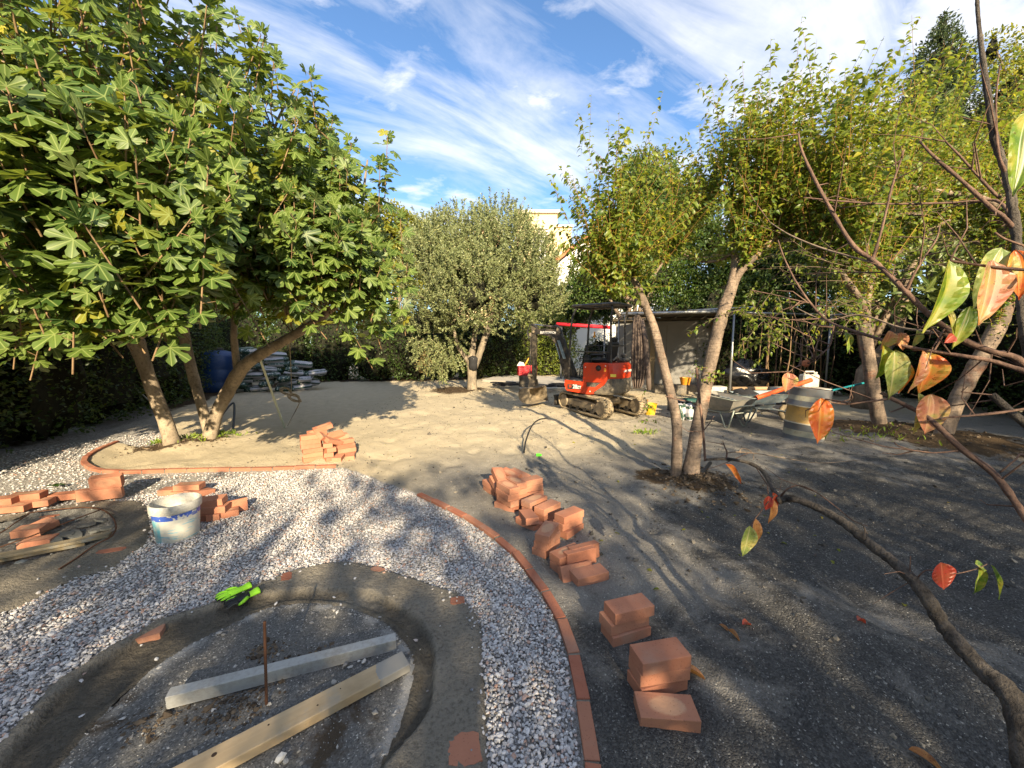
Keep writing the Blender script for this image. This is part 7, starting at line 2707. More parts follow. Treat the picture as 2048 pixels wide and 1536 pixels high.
r_, w_, t_ = house('narrow_house', 950, 1000, 462, 40, 7, worn('ochre render', (0.46, 0.31, 0.18), .9), 'narrow ochre house with a pointed gable left of the apartment block')
MB().prism([(-w_ * .5 - .2, t_), (w_ * .5 + .2, t_), (w_ * .25, t_ + 1.7), (.05, t_ + .4), (-.25, t_ + .5)][::-1], -3.6, 3.6).build('gable', M['coping'], r_)
win(r_, 0, -3.5, t_ - 2)
r_, w_, t_ = house('red_roofed_house', 900, 975, 497, 36, 6, M['cream'], 'low house with a terracotta roof edge behind the olive tree')
MB().prism([(-w_ / 2 - .4, t_), (w_ / 2 + .4, t_), (w_ / 2, t_ + .6), (-w_ / 2, t_ + .6)][::-1], -3.5, 3.5).build('roof', M['terra'], r_)
r_, w_, t_ = house('chimney_stack', 1077, 1091, 478, 30, 1.0, M['white_wall'], 'white chimney stack with stone caps in front of the apartment block')
for k in range(3):
    MB().box((0, 0, t_ + .1 + .22 * k), (w_ + .22, 1.2, .10)).build('cap', M['coping'], r_)
    MB().box((0, 0, t_ + .0 + .22 * k), (w_ - .1, .7, .12)).build('vent', M['coping'], r_)
# white gabled house
dW = 25.0
a, b = P(1092, 700, dW), P(1330, 700, dW)
eL, eT = P(1094, 528, dW)[2], P(1135, 497, dW)[2]
root = empty('white_house', (a[0], a[1], 0), 'white rendered house with a sloping tiled roof seen through the plum leaves', 'building')
w_ = b[0] - a[0]
gx = w_ * .35
poly = [(0, 0), (w_, 0), (w_, eT - .8), (gx, eT + .6), (0, eL - .6)]
MB().prism(poly[::-1], 0, 8).build('wall', M['white_wall'], root)
mb = MB()
mb.prism([(-.4, eL - .85), (gx, eT + .62), (gx, eT + .80), (-.5, eL - .65)][::-1], -.5, 8.4)
mb.prism([(gx, eT + .62), (w_ + .4, eT - .9), (w_ + .4, eT - .7), (gx, eT + .80)][::-1], -.5, 8.4)
mb.build('roof', M['terra'], root)
win(root, P(1158, 636, dW)[0] - a[0], -0.0, P(1158, 636, dW)[2], 1.0, 1.1)
win(root, P(1250, 560, dW)[0] - a[0], -0.0, P(1250, 560, dW)[2], 1.0, 1.3)

# ================================================================== sacks, tank, prop pole, rope, hoses
m, nt, b, out = newmat('printed soil sack')
tcn = nt.nodes.new('ShaderNodeTexCoord').outputs['Object']
oi = nt.nodes.new('ShaderNodeObjectInfo').outputs['Random']
sep = nt.nodes.new('ShaderNodeSeparateXYZ')
nt.links.new(tcn, sep.inputs[0])
nz = noise(nt, tcn, 7, 4, 0.6)
white = mixc(nt, nz, (0.30, 0.30, 0.33), (0.52, 0.51, 0.54))
sx_ = mathn(nt, 'ADD', sep.outputs[0], mathn(nt, 'MULTIPLY', mathn(nt, 'SUBTRACT', oi, 0.5), 0.35))
st = mathn(nt, 'GREATER_THAN', mathn(nt, 'SINE', mathn(nt, 'MULTIPLY_ADD', sep.outputs[2], 48.0, mathn(nt, 'MULTIPLY', oi, 6.0))), mathn(nt, 'MULTIPLY_ADD', nz, 0.6, mathn(nt, 'MULTIPLY_ADD', oi, 0.9, -0.3)))
g_e = mathn(nt, 'GREATER_THAN', mathn(nt, 'ABSOLUTE', sx_), 0.30)
gm = mathn(nt, 'MAXIMUM', st, g_e)
c = mixc(nt, gm, white, (0.018, 0.055, 0.040))
c = mixc(nt, mathn(nt, 'MULTIPLY', ramp(nt, noise(nt, tcn, 22, 2, .5), [(0.60, (0, 0, 0)), (0.63, (1, 1, 1))]), gm), c, (0.45, 0.47, 0.42))
setin(nt, b.inputs['Base Color'], c)
b.inputs['Roughness'].default_value = 0.35
bump(nt, b, noise(nt, tcn, 9, 5, 0.6), 0.6, 0.03)
M['sack'] = m


def sack_mesh(seed, L=0.74, Wd=0.46, Hh=0.215):
    r = np.random.default_rng(seed)
    n1, n2 = 17, 11
    V = []
    for s_ in (1, -1):
        for i_ in range(n2):
            for k in range(n1):
                u, v = k / (n1 - 1) * 2 - 1, i_ / (n2 - 1) * 2 - 1
                hgt = ((1 - u ** 8) * (1 - v ** 6)) ** 0.36
                w = float(vnoise(np.array([u * 2.2 + seed * 5]), np.array([v * 2.2 + 9 * s_]), seed)[0])
                V.append((u * L / 2 * (1 - .05 * v * v), v * Wd / 2 * (1 - .10 * u * u), s_ * Hh / 2 * hgt * (.72 + .5 * w)))
    F = []
    N_ = n1 * n2
    for i_ in range(n2 - 1):
        for k in range(n1 - 1):
            a = i_ * n1 + k
            F.append((a, a + 1, a + 1 + n1, a + n1))
            F.append((a + N_, a + n1 + N_, a + 1 + n1 + N_, a + 1 + N_))
    mb = MB().add(V, F)
    me = mb.mesh('soil_sack', True)
    me.materials.append(M['sack'])
    return me


sm_ = [sack_mesh(k) for k in range(4)]
sA = P(478, 700, 12.6)
sB = P(612, 700, 13.4)
ax = (sB - sA)[:2]
Ls = np.linalg.norm(ax)
ax /= Ls
yaw = math.atan2(ax[1], ax[0])
rows = [4, 4, 4, 4, 3, 3, 2, 2, 1]
rn = ['bottom', 'second', 'third', 'fourth', 'fifth', 'sixth', 'seventh', 'eighth', 'top']
cn = ['leftmost', 'second from the left', 'third from the left', 'rightmost']
k_ = 0
for r_i, nr in enumerate(rows):
    off = (r_i % 2) * 0.16 + (0.08 if r_i > 2 else 0) + 0.1 * r_i * (1 if r_i < 7 else .5) * .7
    for j_ in range(nr):
        u = off - 0.15 + j_ * 0.64 + random.uniform(-.05, .05)
        o = D.objects.new('soil_sack', sm_[k_ % 4])
        k_ += 1
        COL.objects.link(o)
        x_, y_ = sA[0] + ax[0] * u, sA[1] + ax[1] * u + random.uniform(-.08, .08)
        o.location = (x_, y_, 0.10 + r_i * 0.158)
        o.rotation_euler = (R(random.uniform(-6, 6)), R(random.uniform(-7, 7)), yaw + R(random.choice([0, 90, 180, 0, 70 if r_i > 3 else 8, 84]) + random.uniform(-9, 9)))
        pos_ = 'only one' if nr == 1 else (cn[j_] if j_ < nr - 1 else 'rightmost')
        tagit(o, 'plastic soil sack in the ' + rn[r_i] + ' layer of the pile, ' + pos_, 'sack', 'piled garden soil sacks')
q = P(422, 735, 12.6)
M['tank'] = worn('dark blue plastic', (0.010, 0.045, 0.16), 0.45, 0, 0.2, 3, dirt=(0.10, 0.14, 0.2), dirt_amt=0.3)
root = empty('water_tank', (q[0], q[1] + .3, 0), 'big dark blue water tank behind the fig trunks', 'tank')
MB().lathe([(0.0, 0.0), (.50, 0.0), (.55, .04), (.56, .30), (.545, .34), (.56, .38), (.56, .72), (.545, .76), (.56, .80), (.55, 1.18), (.48, 1.30), (.2, 1.38), (.18, 1.38)], n=36).build('shell', M['tank'], root, True, autos=50)
MB().lathe([(.19, 1.36), (.20, 1.44), (.17, 1.46), (0, 1.46)], n=24).build('lid', M['black_steel'], root, True, autos=40)
M['pole'] = worn('pale green white pole', (0.50, 0.54, 0.44), 0.5, 0.1, 0.1, 8)
A = G(570, 857)
B = P(519, 716, gd(418, 880) - .1)
rod('prop_pole', [A, (A * 2 + B) / 3, B], 0.019, M['pole'], 'pale pole propping up the low fig branch', 'pole', 10, sm=2)
A = G(300, 800)
A = P(303, 806, 8.3)
B = P(243, 750, 8.6)
rod('white_rod', [A, (A + B) / 2, B], 0.014, M['white_pl'], 'thin white rod leaning in the dark left of the fig trunks', 'rod', 8, sm=2)
# rope with two loose loops
dr = gd(575, 780)
dr = 7.0
rp = [P(576, 560, 5.0), P(577, 640, 6.0), P(580, 700, 6.6), P(582, 740, 6.8), P(583, 774, dr - .2)]
c1 = P(574, 783, dr - .2)
c2 = P(590, 796, dr - .3)
pts = list(rp)
for c_, R0 in ((c1, .085), (c2, .085)):
    for k in range(46):
        t = k / 12 * 2 * PI
        rr_ = R0 * (1 + .25 * math.sin(k * .9))
        pts.append(c_ + np.array([rr_ * math.cos(t + .6) * 1.1, .03 * math.sin(k), rr_ * .75 * math.sin(t)]))
pts += [P(598, 808, dr - .4), P(590, 824, 7.4), P(581, 840, 7.2), P(575, 852, 7.1)]
rod('rope', pts, 0.0075, worn('dusty rope', (0.28, 0.23, 0.16), .9, 0, .2, 30), 'knotted rope hanging from the fig tree in two tangled loops', 'rope', 5, sm=2)
rod('black_hose', [G(428, 872) + [0, 0, .05], G(432, 850) + [0, .2, .18], G(448, 838) + [0, .3, .30], G(463, 848) + [0, .1, .2], G(466, 866) + [0, 0, .02]], 0.02, M['hose_black'], 'bent grey black hose arching out of the ground at the fig trunks', 'hose', 8)
rod('black_hose', [G(1048, 905), G(1052, 893) + [0, 0, .10], G(1064, 876) + [0, 0.05, .20], G(1078, 866) + [0, 0.1, .22], G(1096, 857) + [0, .2, .16]], 0.012, M['hose_black'], 'thin black irrigation tube sticking out of the sand behind the brick heap', 'hose', 8)
q = G(1325, 968)
rod('black_pipe', [G(1322, 966) + [0, 0, .01], G(1345, 970) + [0, 0, .03], G(1375, 966) + [0, -.05, .05], G(1400, 955) + [0, -.05, .08], G(1418, 940) + [0, -.02, .10]], 0.022, M['hose_black'],
    'thick black corrugated pipe lying round the foot of the plum tree', 'pipe', 12)
gp = MB()
gq = G(1078, 909)
gp.add([(-.04, -.03, .01), (.03, -.04, .015), (.045, .02, .02), (0, .035, .03), (-.035, .03, .03), (-.04, -.03, .006), (.03, -.04, .011), (.045, .02, .016), (0, .035, .026), (-.035, .03, .026)], [(0, 1, 2, 3, 4), (9, 8, 7, 6, 5), (0, 5, 6, 1), (1, 6, 7, 2), (2, 7, 8, 3), (3, 8, 9, 4), (4, 9, 5, 0)])
tagit(gp.build('green_tag', worn('bright green plastic', (0.10, 0.72, 0.02), 0.5), None, False, (gq[0], gq[1], gh(gq[0], gq[1]) + .01)), 'bright green plastic scrap on the sand near the black tube', 'tag')

# ================================================================== barrel
bq = G(1610, 885)
bx, by = bq[0] + 0.15, bq[1] + 0.26
root = empty('oil_drum', (bx, by, gh(bx, by) - 0.03), 'leaning rusty oil drum striped grey, cream and ochre', 'drum')
root.rotation_euler = (R(2), R(5.0), 0.4)
m, nt, b, out = newmat('striped drum paint')
tcn = nt.nodes.new('ShaderNodeTexCoord').outputs['Object']
sep = nt.nodes.new('ShaderNodeSeparateXYZ')
nt.links.new(tcn, sep.inputs[0])
nz = noise(nt, tcn, 6, 5, .65)
zz = mathn(nt, 'ADD', mathn(nt, 'DIVIDE', sep.outputs[2], 0.88), mathn(nt, 'MULTIPLY_ADD', nz, 0.02, -0.01))
grey_, cream_, och = (0.10, 0.115, 0.135), (0.40, 0.38, 0.28), (0.48, 0.27, 0.045)
c = ramp(nt, zz, [(0.0, grey_), (0.09, cream_), (0.20, grey_), (0.325, (0.5, 0.45, 0.33)), (0.345, och), (0.645, (0.5, 0.45, 0.33)), (0.665, grey_), (0.76, cream_), (0.85, grey_)], 'CONSTANT')
c = mixc(nt, mathn(nt, 'MULTIPLY', ramp(nt, noise(nt, tcn, 15, 5, .7), [(.5, (0, 0, 0)), (.62, (1, 1, 1))]), 0.35), c, (0.16, 0.10, 0.06))
c = mixc(nt, 0.2, c, (0.2, 0.18, 0.15))
setin(nt, b.inputs['Base Color'], c)
b.inputs['Roughness'].default_value = 0.5
M['drum'] = m
rD = 0.288
prof = [(rD - .01, 0), (rD + .006, 0.004), (rD + .006, .016), (rD, .022)]
for zc_ in (0.29, 0.58):
    prof += [(rD, zc_ - .022), (rD + .009, zc_ - .010), (rD + .010, zc_), (rD + .009, zc_ + .010), (rD, zc_ + .022)]
prof += [(rD, .855), (rD + .006, .864), (rD + .007, .876), (rD, .880), (rD - .006, .875)]
MB().lathe(prof, n=48).build('shell', M['drum'], root, True, autos=40)
MB().lathe([(rD - .006, .875), (rD - .008, .5), (rD - .01, .05), (0.01, .04)], n=40).build('lining', M['rust'], root, True)

# ================================================================== wheelbarrows
M['galv_tray'] = worn('cement crusted tray', (0.22, 0.22, 0.21), 0.55, 0.4, 0.25, 8, dirt=(0.34, 0.31, 0.26), dirt_amt=0.6, bmp=0.3)
M['blue_tube'] = worn('dark blue tube', (0.03, 0.05, 0.07), 0.5, 0.3, 0.2, 8, dirt=(0.25, 0.23, 0.19), dirt_amt=0.4)
M['leg_tube'] = worn('grey green tube', (0.26, 0.30, 0.27), 0.5, 0.4, 0.15, 8, dirt=(0.25, 0.22, 0.17), dirt_amt=0.4)


def wheelbarrow(loc, yaw, label, tube, tray):
    """x forward (wheel), handles at -x"""
    root = empty('wheelbarrow', loc, label, 'wheelbarrow', 'wheelbarrows', yaw)
    # tray: bottom rectangle to rim rectangle, sloping front
    bt_ = [(-.20, -.17, .30), (.22, -.15, .28), (.22, .15, .28), (-.20, .17, .30)]
    tp_ = [(-.40, -.32, .56), (.52, -.34, .60), (.52, .34, .60), (-.40, .32, .56)]
    mid_ = [(-.31, -.26, .42), (.36, -.26, .42), (.36, .26, .42), (-.31, .26, .42)]
    mb = MB()
    t = 0.006
    for A_, B_ in ((bt_, mid_), (mid_, tp_)):
        for i_ in range(4):
            j_ = (i_ + 1) % 4
            q = [np.array(A_[i_]), np.array(A_[j_]), np.array(B_[j_]), np.array(B_[i_])]
            n_ = norm(np.cross(q[1] - q[0], q[3] - q[0]))
            mb.add([*q, *[v - n_ * t for v in q]], [(0, 1, 2, 3), (7, 6, 5, 4)])
    mb.add(bt_, [(3, 2, 1, 0)])
    mb.add([(x, y, z + t) for x, y, z in bt_], [(0, 1, 2, 3)])
    mb.build('tray', tray, root)
    rim = smooth_line(tp_ + [tp_[0]], 1)
    MB().tube([np.array(q) for q in tp_ + [tp_[0], tp_[1]]], 0.011, 8).build('tray_rim', tube, root, True)
    for s_ in (-1, 1):
        MB().tube(smooth_line([(.62, s_ * .05, .20), (.30, s_ * .13, .26), (-.15, s_ * .20, .30), (-.50, s_ * .26, .46), (-.95, s_ * .28, .56)], 4), 0.016, 9).build('handle', tube, root, True)
        MB().tube([(-.80, s_ * .278, .53), (-.95, s_ * .28, .562)], 0.021, 9).build('grip', M['seat'], root, True)
        MB().tube([(-.02, s_ * .19, .29), (-.18, s_ * .235, .02), (-.22, s_ * .235, .0), (-.26, s_ * .235, .02), (-.36, s_ * .235, .38)], 0.015, 8).build('leg', M['leg_tube'] if tube is M['leg_tube'] else tube, root, True)
    MB().tube([(-.33, -.235, .30), (-.33, .235, .30)], 0.012, 8).build('cross_brace', tube, root, True)
    w = MB().lathe([(.10, -.035), (.15, -.045), (.178, -.035), (.188, -.012), (.188, .012), (.178, .035), (.15, .045), (.10, .035), (.10, -.035)], c=(.66, 0, .19), n=26, rot=(PI / 2, 0, 0)).build('wheel', M['rubber'], root, True)
    MB().lathe([(0, -.05), (.02, -.05), (.03, -.02), (.10, -.03), (.10, .03), (.03, .02), (.02, .05), (0, .05)], c=(.66, 0, .19), n=16, rot=(PI / 2, 0, 0)).build('hub', tube, w, True)
    return root


q = G(1458, 852)
wheelbarrow((q[0] + .05, q[1] + .22, gh(q[0], q[1])), R(112), 'cement caked wheelbarrow with pale legs, nearer of the two', M['leg_tube'], M['galv_tray'])
q = G(1545, 850)
wheelbarrow((q[0] - .10, q[1] + .45, gh(q[0], q[1])), R(-8), 'wheelbarrow with dark blue tubes half hidden behind the striped drum', M['blue_tube'], worn('blue grey tray', (0.10, 0.14, 0.17), .5, .3, .2, 6, dirt=(0.26, 0.25, 0.22), dirt_amt=.4))

# ================================================================== building site clutter between shed and barrel
def place(o, x, y, d, z=None, rz=0):
    q = P(x, y, d)
    o.location = (q[0], q[1], gh(q[0], q[1]) if z is None else z)
    o.rotation_euler = (0, 0, rz)
    return q


M['yellow_pl'] = worn('yellow plastic', (0.70, 0.42, 0.01), 0.5, 0, 0.12, 8, dirt=(0.35, 0.28, 0.15), dirt_amt=.3)
M['orange_pl'] = worn('orange plastic', (0.62, 0.25, 0.02), 0.5, 0, 0.12, 8)
def tub(name, mat, r, h, label, x, y, d, z=None, group=None):
    root = empty(name, (0, 0, 0), label, 'bucket', group)
    MB().lathe([(0, 0), (r * .72, 0), (r * .74, .01), (r, h - .01), (r * 1.05, h), (r * 1.05, h + .008), (r * .98, h), (r * .74, .03), (0, .02)], n=26).build('body', mat, root, True, autos=40)
    MB().tube([(r * math.cos(t), r * math.sin(t) * .5 - .02, h + .01 - .5 * r * math.sin(t) * .6) for t in np.linspace(0, PI, 10)], .004, 5).build('handle', M['black_steel'], root, True)
    place(root, x, y, d, z)
    return root


tub('bucket', M['yellow_pl'], .155, .25, 'yellow bucket on the ground just behind the hanging cloth', 1301, 785, 8.9)
tub('bucket', M['orange_pl'], .15, .24, 'ochre yellow bucket half hidden by the bottom of the hanging cloth', 1284, 780, 9.4)
tub('bucket', M['orange_pl'], .17, .22, 'orange tub with black contents against the grey shed wall', 1371, 752, 12.2, .30)
mb = MB().box((0, 0, .15), (1.6, .35, .30), bev=.02)
o = mb.build('low_ledge', M['grey_cast'])
tagit(o, 'low concrete ledge along the foot of the shed wall', 'ledge')
place(o, 1362, 765, 12.3, 0, -.25)


def toolbox(mat, w, dp, h, label, x, y, d, rz=0, z=None, lid=None):
    root = empty('toolbox', (0, 0, 0), label, 'toolbox')
    MB().box((0, 0, h * .36), (w, dp, h * .72), bev=.015, taper=(1.04, 1.04)).build('body', mat, root)
    MB().box((0, 0, h * .86), (w * 1.05, dp * 1.05, h * .26), bev=.02).build('lid', lid or mat, root)
    MB().tube([(-w * .22, 0, h), (-w * .2, 0, h * 1.16), (w * .2, 0, h * 1.16), (w * .22, 0, h)], .012, 6).build('handle', M['black_steel'], root, True)
    for s_ in (-.3, .3):
        MB().box((w * s_, -dp * .54, h * .74), (.04, .02, .07), bev=.004).build('latch', M['galv'], root)
    place(root, x, y, d, z, rz)
    return root


M['navy'] = worn('navy case', (0.015, 0.02, 0.04), .5)
M['bottle_green'] = worn('dark green crate', (0.008, 0.06, 0.05), .5)
toolbox(M['navy'], .42, .26, .30, 'dark navy tool case left of the green case', 1357, 785, 9.3, -.1)
toolbox(M['bottle_green'], .44, .28, .32, 'dark green tool case between the plum trunks', 1390, 786, 9.2, -.1)
toolbox(worn('red toolbox', (0.42, 0.02, 0.015), .45), .50, .26, .24, 'red and black toolbox right of the thick plum trunk', 1442, 787, 9.1, .1, .12, M['black_steel'])
mb = MB().box((0, 0, .10), (.42, .3, .2), bev=.01)
o = mb.build('white_box', M['white_pl'])
tagit(o, 'white polystyrene box behind the red toolbox', 'box')
place(o, 1432, 770, 9.8, .32)
for (x, y, lb_, s_) in [(1378, 803, 'bluish plastic bag of rubble on the ground, right one of two', 1.0), (1361, 801, 'pale blue plastic bag of rubble, left one of two', .9)]:
    o = D.objects.new('rubble_bag', sm_[2])
    COL.objects.link(o)
    q = P(x, y, 8.3)
    o.location = (q[0], q[1], gh(q[0], q[1]) + .16)
    o.scale = (.45 * s_, .62 * s_, 1.7 * s_)
    o.rotation_euler = (.1, .1, x)
    tagit(o, lb_, 'bag')
root = empty('white_drum', (0, 0, 0), 'white plastic drum with a black bag in its mouth, behind the wheelbarrow', 'drum')
MB().lathe([(0, 0), (.23, 0), (.25, .03), (.26, .30), (.25, .50), (.23, .52), (.22, .48), (.21, .1), (0, .05)], n=26).build('body', M['white_pl'], root, True, autos=50)
mb = MB().lathe([(0, .58), (.10, .60), (.20, .56), (.245, .52), (.26, .48), (.24, .50), (0, .45)], n=18)
mb.V[0] += rng.normal(size=mb.V[0].shape) * .012
mb.build('black_liner', M['black_cloth'], root, True)
place(root, 1488, 800, 8.3)
o = MB().tube([(0, 0, 0), (1.9, .2, 0)], .05, 8).build('timber_pole', wood_mat('raw pole', (.30, .19, .10), (.46, .32, .19)), None, True)
tagit(o, 'round wooden pole lying behind the white drum', 'pole')
place(o, 1465, 773, 9.4, .50, -.05)
for i_, (x, y, L_, rz, lb_) in enumerate([(1478, 785, 1.3, .05, 'thin yellowish plank in the heap behind the wheelbarrows'), (1490, 792, 1.2, -.05, 'lower raw plank in the heap behind the wheelbarrows'), (1500, 781, 1.2, .1, 'grey plank on top of the heap behind the wheelbarrows')]):
    o = MB().box((L_ / 2, 0, 0), (L_, .14, .03), bev=.003).build('plank', M['plank'] if i_ != 2 else M['old_board'])
    tagit(o, lb_, 'plank', 'planks behind the wheelbarrows')
    place(o, x, y, 9.0 + .2 * i_, .42 - .1 * i_, rz)
    o.rotation_euler[1] = R([2, -3, 5][i_])
M['conduit'] = worn('orange pipe', (0.50, 0.085, 0.02), .5, 0, .12, 6)
for i_, (a, b, d0, d1, r) in enumerate([((1512, 796), (1622, 760), 7.6, 7.9, .045), ((1500, 800), (1640, 782), 7.9, 8.3, .045)]):
    A, B = P(*a, d0), P(*b, d1)
    rod('orange_pipe', [A, (A + B) / 2, B], r, M['conduit'], ['orange red drain pipe slanting up behind the striped drum', 'lower orange red drain pipe behind the striped drum'][i_], 'pipe', 12, sm=2)
A, B = P(1664, 781, 7.0), P(1740, 763, 7.3)
rod('teal_pipe', [A, (A + B) / 2, B], .018, worn('teal tube', (0.01, .22, .25), .5), 'teal tube sticking out to the right behind the striped drum', 'pipe', 10, sm=2)
root = empty('jerrycan', (0, 0, 0), 'white plastic jerrycan standing above the orange pipes', 'jerrycan')
MB().box((0, 0, .15), (.34, .2, .30), bev=.03).build('body', M['white_pl'], root)
MB().tube([(-.12, 0, .29), (-.08, 0, .36), (.08, 0, .36), (.12, 0, .29)], .02, 8).build('handle', M['white_pl'], root, True)
MB().lathe([(0, .30), (.03, .30), (.03, .35), (0, .355)], c=(.13, 0, 0), n=12).build('cap', M['white_pl'], root, True)
place(root, 1617, 772, 8.6, .62, -.1)
mb = MB().box((0, 0, .3), (1.1, .5, .6), bev=.03)
o = mb.build('block_pile', M['concrete'])
tagit(o, 'heap of grey blocks carrying the jerrycan and pipes', 'blocks')
place(o, 1600, 800, 8.75)
for i_, (x, y, s_, lb_) in enumerate([(1485, 745, 1.0, 'big shiny black plastic sack heap in the dark corner'), (1510, 752, .8, 'smaller black plastic sack right of the big one')]):
    n1, n2 = 22, 14
    V = []
    for i2 in range(n2):
        t = PI * (i2 + .5) / n2
        for k in range(n1):
            a = 2 * PI * k / n1
            w = .55 + .7 * float(vnoise(np.array([a * 2.1 + i_ * 9]), np.array([t * 3.2]), 5)[0])
            V.append((.55 * s_ * w * math.sin(t) * math.cos(a), .4 * s_ * w * math.sin(t) * math.sin(a), .35 * s_ + .42 * s_ * w * math.cos(t)))
    F = []
    for i2 in range(n2 - 1):
        for k in range(n1):
            F.append((i2 * n1 + k, (i2 + 1) * n1 + k, (i2 + 1) * n1 + (k + 1) % n1, i2 * n1 + (k + 1) % n1))
    o = MB().add(V, F + [list(range(n1)), [(n2 - 1) * n1 + k for k in range(n1)][::-1]]).build('black_sack', worn('shiny black film', (.008, .008, .009), .22, 0, .3, 6, bmp=.8), None, True)
    tagit(o, lb_, 'sack', 'black plastic sacks')
    place(o, x, y, 10.8, .38)
# bamboo like stems in the dark corner
bm_root = empty('bamboo_clump', tuple(P(1560, 800, 11.3) * [1, 1, 0]), 'clump of thin brown canes in the dark corner behind the pergola', 'canes')
for k in range(26):
    q = P(1480 + 7.5 * k + random.uniform(-5, 5), 760, 11.4 + random.uniform(-.5, .5)) - P(1560, 800, 11.3) * [1, 1, 0]
    q[2] = 0
    t = q + np.array([random.uniform(-.3, .3), random.uniform(-.2, .2), random.uniform(1.8, 2.6)])
    MB().tube([q, (q + t) / 2 + np.array([random.uniform(-.08, .08), 0, 0]), t], [.018, .014, .008], 6).build('cane', M['fig_twig'] if k % 3 else M['kaki_twig'], bm_root, True)

